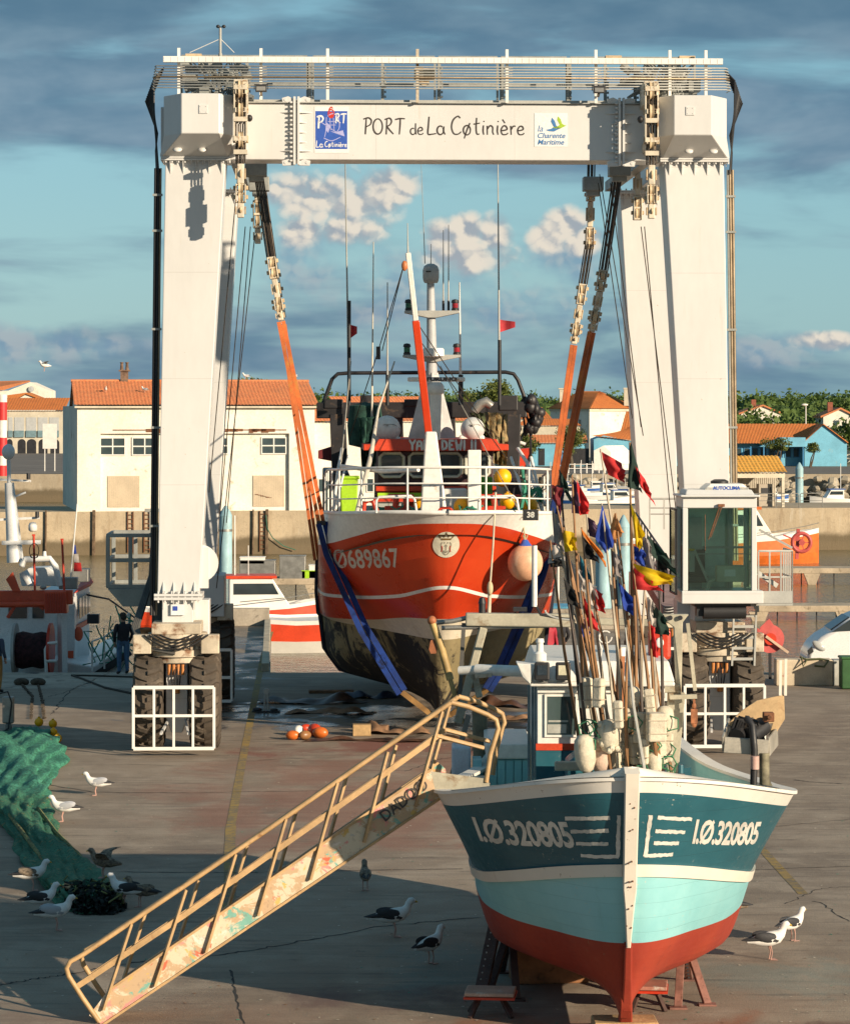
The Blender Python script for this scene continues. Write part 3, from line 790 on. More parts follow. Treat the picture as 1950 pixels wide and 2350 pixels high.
for(a,b_)in((1236,1250),(1312,1352)):q=MB();q.bb((gX(a,D6),D6+.93,.1),(gX(b_,D6),D6+.99,2.3));obj('doorway',q,M_DARK,b5)
q=MB();q.bb((gX(1288,D6),D6+.9,.2),(gX(1306,D6),D6+.98,1.9));obj('shutter',q,M_BLUE2,b5)
q=MB();q.bb((gX(1292,D6),D6+.86,1.),(gX(1300,D6),D6+.9,1.4));obj('paper_notice',q,M_FRAME,b5)
ws=thing('white_shed','small white gabled hut in front of the blue quayside shop','hut',(gX(1392,350),350,0));D7=350
q=MB();q.prism([(gX(1362,D7),D7,0),(gX(1401,D7),D7,0),(gX(1401,D7),D7,2.2),(gX(1384,D7),D7,3.),(gX(1362,D7),D7,2.4)],(2.6,3,0));obj('wall',q,M_FRAME,ws)
for nm,(a,b_,yt,ye,D8),lb in(('orange_roof_house',(1175,1262,935,962,420),'house with bright orange roof between trawler gantry and white hipped house'),('brown_roof_house',(1190,1330,962,978,400),'low house with brown tile roof behind the quay trees'),('red_roof_house',(1425,1550,945,1000,396),'house with orange roof partly hidden by the rear crane leg'),('tiled_cottage',(1700,1790,929,950,440),'white cottage among the trees with pale orange roof, left of the street lamp'),('gabled_cottage',(1888,1960,936,957,400),'white cottage with red chimney at the right edge')):
 ze=H_CAM-(ye-HZ)*D8/F_PX;zt=H_CAM-(yt-HZ)*D8/F_PX;xa,xb=gX(a,D8),gX(b_,D8)
 h_=thing(nm,lb,'house',((xa+xb)/2,D8,0))
 q=MB()
 if 'cottage' in nm:
  xm=xa+(xb-xa)*.55;q.prism([(xa,D8,0),(xb,D8,0),(xb,D8,ze),(xm,D8,zt-.2),(xa,D8,ze)],(0,8,0));obj('wall',q,M_WALLW,h_)
  q=MB();q.prism([(xa-.4,D8-.3,ze-.1),(xm,D8-.3,zt-.2),(xb+.4,D8-.3,ze-.1),(xb+.4,D8-.3,ze+.15),(xm,D8-.3,zt+.05),(xa-.4,D8-.3,ze+.15)],(0,8.6,0));r_=obj('roof',q,M_TILE,h_)
  q=MB();q.box((xm-1.2,D8+2,zt),(.7,.7,1.6));obj('chimney',q,M('brick_red_%s'%nm,(.3,.09,.05),.8),r_)
 else:
  q.bb((xa,D8,0),(xb,D8+8,ze));obj('wall',q,M_WALLG,h_)
  q=MB();tiled_plane(q,(xa-.3,D8-.3,ze),(xb+.3,D8-.3,ze),(xb-1,D8+5,zt),(xa+1,D8+5,zt),.42,.07);obj('roof',q,M_TILE2,h_,smooth=50)
tree('quay_tree','round dark green tree between the two orange straps on the far quay',Vector((gX(1312,366),366,0)),5.9,2.1,4.4,2600,.15,M_TREE,'trees on the far quay',clumps=26)
tree('quay_tree','green tree behind the trawler net and beside the blue kiosk',Vector((gX(1205,368),368,0)),4.5,2.,3.2,1800,.15,M_TREE,'trees on the far quay',clumps=22)
tree('quay_tree','spreading low tree in front of the blue gable at right',Vector((gX(1782,366),366,0)),4.0,1.9,2.0,1500,.13,M_TREE,'trees on the far quay',clumps=16,multi=3)
tree('quay_tree','small wind bent tree nearest the right edge of the blue gable',Vector((gX(1858,366),366,0)),3.3,1.3,1.4,900,.12,M_TREE,'trees on the far quay',clumps=12,lean=.4)
tree('cedar_tree','dark spreading cedar at the right edge above the cottages',Vector((gX(1935,420),420,0)),9.4,2.9,4.,1800,.22,M_PINE,clumps=18)
tree('round_pine','tall olive green pine above the trawler gantry',Vector((gX(1133,560),560,0)),13.2,4.6,7.5,3200,.30,M_TREE,'tall pines behind the trawler',clumps=30)
tree('round_pine','smaller olive green pine left of the tall one above the trawler radar',Vector((gX(1072,575),575,0)),11.5,3.2,5.5,1800,.30,M_TREE,'tall pines behind the trawler',clumps=20)
x_=gX(1848,380);sl_=thing('street_lamp','slender pale street lamp beside the blue gable','lamp',(x_,380,0))
q=MB();q.tube([(x_,380,0),(x_,380,7.9)],[.1,.06],8);obj('pole',q,M_FRAME,sl_,smooth=40)
q=MB();q.ell((x_-.15,380,8.),(.45,.2,.16));obj('lamp_head',q,M_FRAME,sl_,smooth=40)
op=ML(21.3,2.2,0);fp=Frame(op,MA)
pv=thing('open_pavilion','open sided pavilion with ridged amber tile roof on the mole at right','shelter',op)
q=MB();tiled_plane(q,fp.p(0,-.4,2.62),fp.p(7.0,-.4,2.62),fp.p(7.0,2.4,3.85),fp.p(0,2.4,3.85),.30,.09);obj('roof',q,M_TILEY,pv,smooth=60)
q=MB();fp.box(q,(.1,-.1,2.25),(6.9,.1,2.6));obj('fascia',q,M_WALLG,pv)
q=MB();fp.box(q,(.1,2.6,0),(6.9,2.7,2.6))
for i in range(44):fp.box(q,(.12+i*.155,2.55,0),(.2+i*.155,2.6,2.58))
obj('corrugated_back',q,M('corrugated_cream',(.50,.45,.36),.6),pv)
for x in(.15,6.75):q=MB();fp.box(q,(x-.1,-.1,0),(x+.12,.1,2.25));obj('post',q,M_WALLG,pv)
M_MACH=M('machine_beige',(.42,.36,.28),.6,var=.1)
for i,x in enumerate((.7,3.0,5.1)):
 op2=fp.p(x,.9,0);ic=thing('ice_dispenser',['beige dispenser cabinet at the left inside the amber roofed pavilion','beige dispenser cabinet in the middle of the amber roofed pavilion','beige dispenser cabinet at the right inside the amber roofed pavilion'][i],'cabinet',op2,0,'dispenser cabinets in the pavilion')
 q=MB();fp.box(q,(x,.9,0),(x+1.1,1.7,1.75));obj('cabinet',q,M_MACH,ic,bevel=.02)
 q=MB();fp.box(q,(x+.2,.86,1.05),(x+.75,.9,1.45));obj('display',q,M_DARK,ic)
 q=MB();q.tube([fp.p(x+.9,.8,1.5),fp.p(x+.95,.7,.9),fp.p(x+.8,.75,.3)],.05,6);obj('hose',q,M_DARK,ic,smooth=60)
M_GALV=M('galvanised_steel',(.34,.33,.30),.45,metal=.6,var=.15,vs=3)
M_PAINTW=M('white_gloss_paint',(.80,.77,.71),.35,var=.05,vs=.9,dirt=((.45,.34,.24),.14,2.),fine=.02)
def barrier(a0,n,wdt,lab,h=1.1,b0=.35,m=None,gap=.1,rails=(.5,.8)):
 src=None
 for i in range(n):
  a=a0+i*(wdt+gap);o=ML(a,b0)
  r_=thing('barrier',lab%('first','second','third','fourth','fifth','sixth','seventh')[i],'barrier',o,0,'steel barriers along the mole')
  q=MB();q.tube([ML(a,b0),ML(a,b0,h-.1),ML(a+.1,b0,h),ML(a+wdt-.1,b0,h),ML(a+wdt,b0,h-.1),ML(a+wdt,b0)],.035,6);obj('frame',q,m or M_GALV,r_,smooth=60)
  for z in rails:q=MB();q.tube([ML(a,b0,z*h),ML(a+wdt,b0,z*h)],.02,5);obj('rail',q,m or M_GALV,r_,smooth=60)
barrier(21.5,5,1.75,'tubular steel barrier, %s from the left in front of the pavilion')
wk=thing('walkway_railing','dark mesh walkway railing with dotted lettering boards across the mole','railing',ML(8.7,1.2));
q=MB();a0,a1=8.5,17.4
for z in(.05,.32):q.bar(ML(a0,1.2,z-.38),ML(a1,1.2,z-.38),.06,.07)
obj('rail',q,M_DARK,wk)
q=MB()
for i in range(60):a=a0+(a1-a0)*i/60;q.bar(ML(a,1.2,-.34),ML(a+.0,1.2,-.05),.05,.03)
tag(obj('mesh_infill',q,M_DARK,wk),None,None)
for i,px in enumerate((213,240,571,625)):
 pass
M_TIMB=M('old_timber',(.15,.10,.06),.9,var=.25,vs=4,bump=.5)
for px,lab in((213,'worn timber fender post on the sea wall below the first warehouse window'),(104,'dark timber fender post on the sea wall at far left'),(611,'dark timber fender post with rope on the sea wall near the slipway straps'),(579,'thin timber fender post on the sea wall right of the rear crane leg')):
 o=W(px,1220,213);a=(o-MO).dot(MU);q=MB();w_=.22 if px in(213,611)else.1
 q.bar(ML(a,-.12,-3.6),ML(a+.04,-.12,.12),w_,.2);tag(obj('fender_post',q,M_TIMB,bevel=.02),lab,'post','timber posts on the sea wall')
for px,lab in((299,'rusty ladder on the sea wall left of the crane leg'),(337,'rusty ladder half hidden by the crane pipes'),(605,'rusty ladder beside the roped fender post')):
 a=(W(px,1200,212.)-MO).dot(MU);l_=thing('wall_ladder',lab,'ladder',ML(a,-.1,-3.),0,'ladders on the sea wall')
 for s_ in(-.2,.2):q=MB();q.bar(ML(a+s_,-.1,-3.),ML(a+s_,-.1,0),.07);obj('stile',q,M_RUST,l_)
 for k in range(9):q=MB();q.bar(ML(a-.2,-.1,-2.8+k*.32),ML(a+.2,-.1,-2.8+k*.32),.05);obj('rung',q,M_RUST,l_)
q=MB();a=(W(612,1200,212.)-MO).dot(MU);q.tube([ML(a,-.25,-.3),ML(a+.1,-.25,-1.3),ML(a+.5,-.3,-2.),ML(a+1.3,-.3,-2.6),ML(a+2.2,-.3,-2.9)],.04,5)
tag(obj('hanging_rope',q,M('green_rope',(.05,.14,.09),.9),smooth=60),'dark green rope hanging from the roped fender post','rope')
M_ROCK=M('armour_rock',(.36,.31,.23),.9,var=.25,vs=.7,bump=.5)
q=MB()
for i in range(420):
 X=random.uniform(6,95);row=random.random();r=random.uniform(.45,1.0)
 rot=Matrix.Rotation(random.uniform(0,3),3,'Z')@Matrix.Rotation(random.uniform(0,3),3,'X')
 q.ell((X,329.5-row*3.6,-.35-row*2.6),(r,r*.8,r*.62),6,4,rot=rot)
tag(obj('rock_armour',q,M_ROCK),'slope of pale boulders below the far quay','rocks',kind='stuff')
q=MB();q.bb((50.5,327,-3.3),(90,328,.35));tag(obj('stone_wall',q,M('grey_stone_wall',(.20,.18,.15),.9,var=.25,vs=1.5,bump=.6,bs=3.)),'grey stone wall of the inner basin at the right edge','wall')
fr_=thing('white_fence','white post and rail fence along the far quay','fence',(gX(1400,334),334,0))
for z in(.55,1.05):q=MB();q.bar((gX(1290,334),334,z),(gX(1530,334),334,z),.07);obj('rail',q,M_PAINTW,fr_)
for i in range(18):q=MB();x=gX(1290+i*14,334);q.bar((x,334.08,0),(x,334.08,1.15),.13);obj('post',q,M_PAINTW,fr_)
M_PILE=M('pale_blue_pile',(.34,.53,.58),.5,var=.15,vs=1.2,dirt=((.20,.17,.10),.3,1.5),stretch=(1,1,.4))
def pile(px,py_top,D,r,lab,zb=WZ):
 X=gX(px,D);zt=H_CAM-(py_top-HZ)*D/F_PX
 p_=thing('mooring_pile',lab,'pile',(X,D,zb),0,'pale blue mooring piles')
 q=MB();q.lathe([(r,-1),(r,zt-zb)],(X,D,zb),18);obj('pile',q,M_PILE,p_,smooth=40)
 q=MB();q.lathe([(r*1.03,0),(r*.8,.25),(r*.2,.65),(0,.7)],(X,D,zt),18);obj('cap',q,M_PILE,p_,smooth=60)
 q=MB();q.lathe([(r*1.06,-.1),(r*1.06,.05)],(X,D,zt-.9),18);obj('band',q,M_GALV,p_,smooth=40)
pile(518,1184,186,.42,'pale blue mooring pile behind the rear crane leg')
pile(190,1100,322,.45,'pale blue mooring pile in the inner basin at left')
pile(1384,1216,150,.42,'thick pale blue pile standing among the flags')
pile(1430,1210,158,.36,'thinner pale blue pile just right of the thick one')
pile(1833,1076,300,.42,'pale blue pile in front of the grey stone wall')
M_CW=M('crane_white_paint',(.625,.62,.60),.38,var=.035,vs=.5,dirt=((.50,.40,.28),.10,.8),fine=.015,stretch=(1,1,.35),bump=.02,bs=1.2)
def weld_paint(m):
 t=NT(m.node_tree);b=[n for n in m.node_tree.nodes if n.type=='BSDF_PRINCIPLED'][0];src=b.inputs['Base Color'].links[0].from_socket;g=t.new('ShaderNodeTexCoord').outputs['Object'];x,y,z=t.sep(g)[:3]
 def seam(v,per,w):return t.ramp(t.math('ABSOLUTE',t.math('SUBTRACT',t.math('FRACT',t.math('DIVIDE',v,per)),.5)),w,0.)
 sm=t.math('MAXIMUM',seam(z,2.37,.0045),seam(x,3.1,.0035))
 st=t.noise(t.vmath('MULTIPLY',g,(5,5,.22)),1.5,5,.65,.2);st2=t.noise(g,.9,4,.6);sk=t.math('MULTIPLY',t.ramp(st,.56,.74),t.ramp(st2,.45,.65))
 c=t.mix(t.math('MULTIPLY',sk,.35),src,(.46,.36,.24,1));sp=t.noise(g,9,3,.6);c=t.mix(t.ramp(sp,.72,.76,0,.55),c,(.36,.22,.11,1));c=t.mix(t.math('MULTIPLY',sm,.45),c,(.36,.34,.31,1));t.put(b.inputs['Base Color'],c)
 t.put(b.inputs['Normal'],t.bump(t.math('ADD',t.math('MULTIPLY',sm,.25),t.noise(g,.8,2,.4)),.12,.08))
weld_paint(M_CW)
M_CG=M('crane_grey_steel',(.30,.31,.29),.5,var=.12,vs=2)
M_CREAM=M('greasy_cream_paint',(.56,.48,.36),.55,var=.15,vs=2,dirt=((.20,.10,.05),.45,3.))
M_RUB=M('dusty_rubber',(.085,.066,.048),.85,var=.2,vs=3,bump=.35,bs=30,dirt=((.15,.12,.09),.4,2.5))
M_BLK=M('black_rubber',(.02,.02,.022),.5,var=.1)
M_ROPE=M('greased_wire_rope',(.055,.040,.028),.5,metal=.3,var=.2,vs=6)
M_BRASS=M('copper_pipe',(.30,.23,.15),.4,metal=.5,var=.15,vs=3)
M_GREYP=M('rail_grey',(.40,.40,.37),.5,var=.08)
M_TAN=M('grease_tan',(.55,.42,.26),.6,var=.2,vs=4,dirt=((.25,.12,.05),.4,5))
CR=thing('boat_hoist','huge white gantry boat hoist on rubber tyres straddling the red trawler','crane',(.46,64.3,0),R(2.04),local=True)
def cx(px):return(px-1022)/102.6
def cz(py):return H_CAM-(py-HZ)/102.6
def tyre_mb(c,r=1.11,w=.66):
 q=MB();prof=[]
 for a,b_ in((-.5,.52),(-.5,.80),(-.46,.90),(-.40,.955),(0,.975),(.40,.955),(.46,.90),(.5,.80),(.5,.52)):prof.append((b_*r,a*w))
 q.lathe(prof,c,56,axis='X')
 c=Vector(c);n=23
 for i in range(n):
  for s_ in(-1,1):
   a0=2*math.pi*(i+(.5 if s_>0 else 0))/n
   pts=[(0.02,.00,.974),(.5,.05,.972),(.86,.13,.945),(1.0,.15,.86)]
   P1,P2=[],[]
   for(u,da,rr)in pts:
    for(L,dd,ex)in((P1,-.055,1.0),(P2,.055,1.0)):
     a=a0+da+dd
     L.append((s_*u*w*.5,a,rr*r))
   def P3(u,a,rad):return c+Vector((u,rad*math.sin(a),rad*math.cos(a)))
   g=[]
   for j in range(4):
    u,a,rr=P1[j];u2,a2,rr2=P2[j]
    g.append([P3(u,a,rr-.02),P3(u*1.01,a+.012,rr+.052),P3(u2*1.01,a2-.012,rr2+.052),P3(u2,a2,rr2-.02)])
   q.grid(g);q.add([g[0][0],g[0][1],g[0][2],g[0][3]],[(0,1,2,3)]);q.add([g[3][0],g[3][1],g[3][2],g[3][3]],[(0,1,2,3)])
 return q
def bogie(x,y,guard,rear=False):
 b_=[]
 for s_ in(-.62,.62):
  t_=obj('tyre',tyre_mb((x+s_,y,1.15)),M_RUB,CR,smooth=35)
  q=MB();q.lathe([(.15,-.30),(.30,-.28),(.34,-.2),(.55,-.22),(.585,-.33),(.585,.33),(.55,.22),(.34,.2),(.30,.28),(.15,.30)],(x+s_,y,1.15),28,axis='X');obj('rim',q,M_CREAM,t_,smooth=35)
 q=MB()
 q.prism([(x-.24,y-.42,2.0),(x-.24,y-.42,.75),(x-.12,y-.42,.42),(x+.12,y-.42,.42),(x+.24,y-.42,.75),(x+.24,y-.42,2.0)],(0,.84,0))
 obj('axle_column',q,M_CW,CR,bevel=.015)
 q=MB();q.lathe([(.62,1.98),(.62,2.1),(.70,2.12),(.70,2.26),(.56,2.3),(.56,2.5),(.66,2.52),(.66,2.62)],(x,y,0),36)
 for i in range(30):
  a=i*math.pi/15;q.box((x+.67*math.cos(a),y+.67*math.sin(a),2.31),(.05,.05,.06))
 obj('slewing_ring',q,M_CREAM,CR,smooth=30)
 q=MB();q.bb((x-.95,y-.75,2.2),(x-.55,y-.45,2.62));q.bb((x+.55,y-.75,2.2),(x+.95,y-.45,2.62));q.bb((x-.55,y-.6,2.62),(x+.55,y+.5,2.86))
 obj('steering_gear',q,M_CREAM,CR,bevel=.02)
 q=MB()
 for k in range(4):
  a=.35+.12*k;q.tube([(x-a+2*a*j/12,y-.78-.08*math.sin(math.pi*j/12),2.62-(.10+.07*k)*math.sin(math.pi*j/12))for j in range(13)],.02,6)
 for k in range(4):q.tube([(x-.1+k*.06,y-.5,2.1),(x-.12+k*.07,y-.62,1.7),(x-.05+k*.03,y-.55,1.3)],.016,5)
 obj('hydraulic_hose',q,M_BLK,CR,smooth=60)
 q=MB()
 for k in range(4):q.cyl((x-.16+k*.1,y-.56,1.95),(x-.16+k*.1,y-.56,1.72),.035,8)
 q.cyl((x,y-.6,1.45),(x,y-.6,1.32),.08,10);objs('hose_coupling',q,M('orange_coupling%d'%len(MATS),(.55,.20,.04),.5),CR,smooth=40)
 if guard:
  yy=y-1.38;x0,x1=x-.90,x+.86;z0,z1=.18,1.52;w=.062
  q=MB()
  for z in(z0,z1):q.bar((x0,yy,z),(x1,yy,z),w,.075)
  q.bar((x0,yy-.002,(z0+z1)/2+.05),(x1,yy-.002,(z0+z1)/2+.05),w*.8,.06)
  for xx in(x0,x0+.45,x0+.88,x0+1.30,x1):q.bar((xx,yy+.001,z0),(xx,yy+.001,z1),.062 if xx in(x0,x1)else.055,w)
  obj('wheel_guard',q,M_PAINTW,CR,bevel=.006)
  q=MB()
  for s_ in(-.3,.3):q.bar((x+s_,yy+.05,.5),(x+s_*.6,y-.4,.7),.05)
  obj('guard_bracket',q,M_CW,CR)
for i,(x,y)in enumerate(((-5.98,0.25),(6.12,0.25),(-5.98,10.2),(6.12,10.2))):bogie(x,y,i<2)
for s_ in(-1,1):
 q=MB();x=s_*6.0;yy=8.85
 for z in(.2,.8,1.5):q.bar((x-.9,yy,z),(x+.95,yy,z),.06,.07)
 for xx in(-.9,-.45,0,.5,.95):q.bar((x+xx,yy+.002,.2),(x+xx,yy+.002,1.5),.06)
 obj('wheel_guard',q,M_PAINTW,CR)
def leg(s_,y0,y1,zb=3.5,rear=False):
 q=MB()
 bo,bi,to,ti=s_*6.42,s_*5.49,s_*6.24,s_*(4.90)
 yb0,yb1=y0+.05,y1-.05
 q.add([(bo,yb0,zb),(bi,yb0,zb),(bi,yb1,zb),(bo,yb1,zb),(to,y0,13.2),(ti,y0,13.2),(ti,y1+.2,13.2),(to,y1+.2,13.2)],[(0,1,2,3),(4,7,6,5),(0,4,5,1),(1,5,6,2),(2,6,7,3),(3,7,4,0)])
 l_=obj('leg',q,M_CW,CR,bevel=.02)
 q=MB();q.bb((min(bo,bi)-.07,yb0-.1,zb-.06),(max(bo,bi)+.07,yb1+.1,zb-.003));q.bb((min(bo,bi)-.07,yb0-.1,zb-.14),(max(bo,bi)+.07,yb1+.1,zb-.08))
 for i in range(7):
  xx=min(bo,bi)+.02+i*.15;q.cyl((xx,yb0-.06,zb-.2),(xx,yb0-.06,zb+.06),.02,6)
 for i in range(4):
  xx=min(bo,bi)+.12+i*.23;q.prism([(xx,yb0,zb),(xx,yb0-.09,zb),(xx,yb0,zb+.28)],(.018,0,0));q.prism([(xx,yb0,zb-.14),(xx,yb0-.09,zb-.14),(xx,yb0,zb-.36)],(.018,0,0))
 obj('flange',q,M_CW,l_)
 q=MB();q.bb((min(bo,bi)+.1,yb0+.02,2.75),(max(bo,bi)-.14,yb1-.02,zb-.14));obj('leg_foot',q,M_CW,l_,bevel=.012)
 q=MB();a,b_=min(to,ti)-.1,max(to,ti)+.1
 q.bb((a,y0-.12,13.2),(b_,y1+.3,13.235));q.bb((a,y0-.12,13.15),(b_,y1+.3,13.19))
 n=11
 for i in range(n):
  xx=a+.06+i*(b_-a-.12)/(n-1);q.prism([(xx,y0,13.15),(xx,y0-.10,13.15),(xx,y0,13.15-(.30 if i%2 else.1))],(.018,0,0))
  q.cyl((xx+.05,y0-.07,13.1),(xx+.05,y0-.07,13.28),.02,6)
 obj('flange',q,M_CW,l_)
 return l_
LFL=leg(-1,0,.95);LFR=leg(1,0,.95,zb=3.4);LRL=leg(-1,9.6,10.6);LRR=leg(1,9.6,10.6)
q=MB();q.lathe([(.0,-.03),(.42,-.03),(.42,.03),(0,.03)],(-5.50,.5,4.15),28,axis='Y');q.bb((-5.6,.3,3.6),(-5.3,.6,4.5));obj('cable_reel',q,M_CW,CR,smooth=40)
q=MB();q.bb((-6.12,-.0,3.02),(-5.82,.049,3.26));pl=obj('placard',q,M('placard_white',(.72,.72,.72),.5,var=.03),CR)
q=MB();q.bb((-6.08,-.006,3.12),(-5.97,-.002,3.22));obj('blue_flag_mark',q,M('placard_blue',(.03,.07,.35),.5),pl)
for s_ in(-1,1):
 T=[(-5.84,-.95),(-5.01,-.95),(-4.72,-.55),(-4.72,1.2),(-6.26,1.2),(-6.26,-.3)]
 Bt=[(-6.30,-.12),(-4.86,-.12),(-4.82,-.05),(-4.82,1.2),(-6.36,1.2),(-6.36,-.05)]
 q=MB();rows=[]
 for zz,L in((14.55,T),(13.67,T),(13.24,Bt)):rows.append([Vector((-s_*x,y,zz))for x,y in L])
 vs=[v for r_ in rows for v in r_];fs=[tuple(range(6)),tuple(range(12,18))]
 for j in range(2):fs+=[(j*6+i,j*6+(i+1)%6,(j+1)*6+(i+1)%6,(j+1)*6+i)for i in range(6)]
 q.add(vs,fs);eb=obj('end_box',q,M_CW,CR,bevel=.012)
 q=MB();q.box((-s_*-5.36,-.96,14.2),(.19,.02,.19));
 for a in(-.06,.06):
  for b_ in(-.06,.06):q.box((-s_*-5.36+a,-.975,14.2+b_),(.016,.012,.016))
 obj('access_plate',q,M_CW,eb,bevel=.003)
 for xx in(-5.95,-5.4):
  q=MB();q.ell((-s_*xx,-.40,13.36),(.10,.10,.05),rot=Matrix.Rotation(.5,3,'X'));obj('cover_dome',q,M_CW,eb,smooth=60)
 q=MB();q.bb((-s_*-5.9-.5,1.0,13.3),(-s_*-5.9+.45,10.8,14.45));obj('side_beam',q,M_CW,CR,bevel=.02)
 q=MB();q.bb((-s_*-4.75-.12,1.05,13.3),(-s_*-4.75+.12,10.8,13.55));obj('trolley_rail',q,M_CG,CR)
q=MB();q.bb((-4.80,.02,13.18),(4.80,1.12,14.44));fbm=obj('front_beam',q,M_CW,CR,bevel=.015)
q=MB();q.bb((-4.78,-.06,14.443),(4.78,1.2,14.465));obj('top_plate',q,M_GREYP,fbm)
for px in(680,1425):
 x=cx(px);q=MB()
 for k,dx_ in enumerate((-.03,.06)):q.bb((x+dx_-.035,-.10,13.06),(x+dx_+.02,.02,14.58))
 for z in(14.22,14.0,13.78,13.56,13.36):
  L=.30 if z in(14.22,13.36)else.18
  for s_ in(-1,1):q.prism([(x+s_*.06,.018,z),(x+s_*.06,-.08,z),(x+s_*(L+.06),.018,z)],(0,0,.02))
 for i in range(14):q.cyl((x-.08,-.07,13.15+i*.1),(x-.14,-.07,13.15+i*.1),.028,6)
 for zz in(14.5,13.1):
  for s_ in(-1,1):
   q.prism([(x+s_*.05,-.05,zz-.05),(x+s_*.30,-.05,zz-.06),(x+s_*.32,-.05,zz+.05),(x+s_*.18,-.05,zz+.09),(x+s_*.05,-.05,zz+.03)],(0,.05,0))
   q.cyl((x+s_*.24,-.062,zz+.01),(x+s_*.24,-.05,zz+.01),.035,10)
 obj('splice_plate',q,M_CW,fbm,bevel=.004)
M_INK=M('black_lettering',(.045,.035,.03),.5,var=.05)
M_WHT=M('white_vinyl',(.78,.77,.74),.45,var=.02)
M_SBLUE=M('sign_blue',(.035,.10,.42),.4,var=.03)
M_SRED=M('sign_red',(.55,.04,.02),.4,var=.03)
M_SGREEN=M('sign_green',(.36,.52,.04),.4,var=.03)
M_SLB=M('sign_light_blue',(.06,.19,.42),.4,var=.03)
M_SLIL=M('sign_lilac',(.42,.42,.70),.4,var=.03)
q=MB();yf=.014
y0_=cz(309)
put_uv(q,hand('PORT',.37,.085,.05),(cx(882),yf,y0_),(1,0,0),(0,0,1))
put_uv(q,hand('de',.35,.075,.03),(cx(957),yf,y0_),(1,0,0),(0,0,1))
put_uv(q,hand('La',.40,.08,.03),(cx(1002),yf,y0_),(1,0,0),(0,0,1))
put_uv(q,hand('Cøtinière',.42,.075,.05),(cx(1120),yf,y0_),(1,0,0),(0,0,1))
obj('lettering',q,M_INK,fbm,recalc=False)
def sign(name,px0,px1,py0,py1,m,y=.012):
 q=MB();q.bb((cx(px0),y,cz(py1)),(cx(px1),y+.006,cz(py0)));return obj(name,q,m,fbm)
s1=sign('port_sign',722,800,246,352,M_WHT)
q=MB();q.bb((cx(724),.009,cz(343)),(cx(797),.012,cz(256)));obj('blue_field',q,M_SBLUE,s1)
def sstroke(mb,strokes,w,px0,py0,k,y=.006):
 v,f=ribbons([[((a),(b_))for a,b_ in s_]for s_ in strokes],w)
 mb.add([(cx(px0+a*k),y,cz(py0-b_*k))for a,b_ in v],f)
q=MB();put_uv(q,hand('P',.28,.13,.0),(cx(735),.006,cz(296)),(1,0,0),(0,0,1));put_uv(q,hand('RT',.22,.13,.02),(cx(782),.006,cz(284)),(1,0,0),(0,0,1))
put_uv(q,hand('La',.15,.12,.05),(cx(734),.006,cz(339)),(1,0,0),(0,0,1));put_uv(q,hand('Cøtinière',.125,.12,.05),(cx(771),.006,cz(338)),(1,0,0),(0,0,1));obj('white_lettering',q,M_WHT,s1,recalc=False)
q=MB();sstroke(q,[arc(0,0,6.5,9.5,0,360,20),[(-5,9),(0,15),(4,12)]],2.6,760,262,1.);q.add([(cx(760+5*math.cos(a)),.0075,cz(264-7*math.sin(a)))for a in[i*.63 for i in range(10)]],[tuple(range(10))]);obj('red_letter',q,M_SRED,s1,recalc=False)
q=MB()
sstroke(q,[[(-8,12),(-9,-18),(-12,-34)],[(20,12),(22,-10),(16,-22)],[(-6,14),(6,20),(18,14)],[(-26,4),(-10,-6),(8,-18),(26,-28)],[(0,10),(2,-18)],[(8,10),(10,-18)],[(-4,2),(14,2)],[(-4,-6),(14,-6)],[(-14,-36),(4,-42),(24,-34)]],1.7,757,282,1.)
q.add([(cx(757+a),.0076,cz(282-b_))for a,b_ in((-8,0),(2,-8),(-4,-24),(-10,-16))],[(0,1,2,3)]);q.add([(cx(757+a),.0078,cz(282-b_))for a,b_ in((0,-20),(14,-22),(30,-18),(34,-32),(16,-26))],[(0,1,2,3,4)])
obj('windmill_drawing',q,M_SLIL,s1,recalc=False)
s2=sign('county_sign',1226,1302,259,336,M_WHT)
q=MB()
put_uv(q,text_uv('la',.20,.25),(cx(1239),.006,cz(295)),(1,0,0),(0,0,1));put_uv(q,text_uv('Charente',.165,.25,.002),(cx(1264),.006,cz(311)),(1,0,0),(0,0,1));put_uv(q,text_uv('Maritime',.165,.25,.002),(cx(1263),.006,cz(326)),(1,0,0),(0,0,1));obj('blue_lettering',q,M_SLB,s2,recalc=False)
def bird(k,c,m,nm):
 pts=[(-16,-10),(-2,-7),(4,-3),(-3,10),(-1,20),(6,12),(10,0),(16,-4),(22,-5),(12,-10),(4,-14),(-8,-13)]
 q=MB();q.add([(cx(c[0]+a*k),.0065,cz(c[1]-b_*k))for a,b_ in pts],[tuple(range(len(pts)))]);obj(nm,q,m,s2,recalc=False)
bird(.95,(1267,288),M_SLB,'blue_bird');bird(.85,(1281,283),M_SGREEN,'green_bird')
for i,px in enumerate((413,600,752,957,1162,1366,1536,1619)):
 q=MB();x=cx(px);q.bar((x,-.12,14.45 if 2<i<6 else 14.5),(x,-.12,cz(115)),.065,.065)
 for k in range(9):q.bar((x+.04,-.10,cz(157+k*6)),(x+.13,-.10,cz(157+k*6)),.03,.02)
 obj('rail_post',q,M_PAINTW if i!=3 else M_CREAM,CR)
q=MB();q.bar((cx(378),-.22,cz(142)),(cx(1656),-.22,cz(142)),.12,.13)
for i in range(80):x=cx(380+i*16);q.box((x,-.285,cz(142)),(.012,.006,.10))
obj('cable_tray',q,M_PAINTW,CR,bevel=.01)
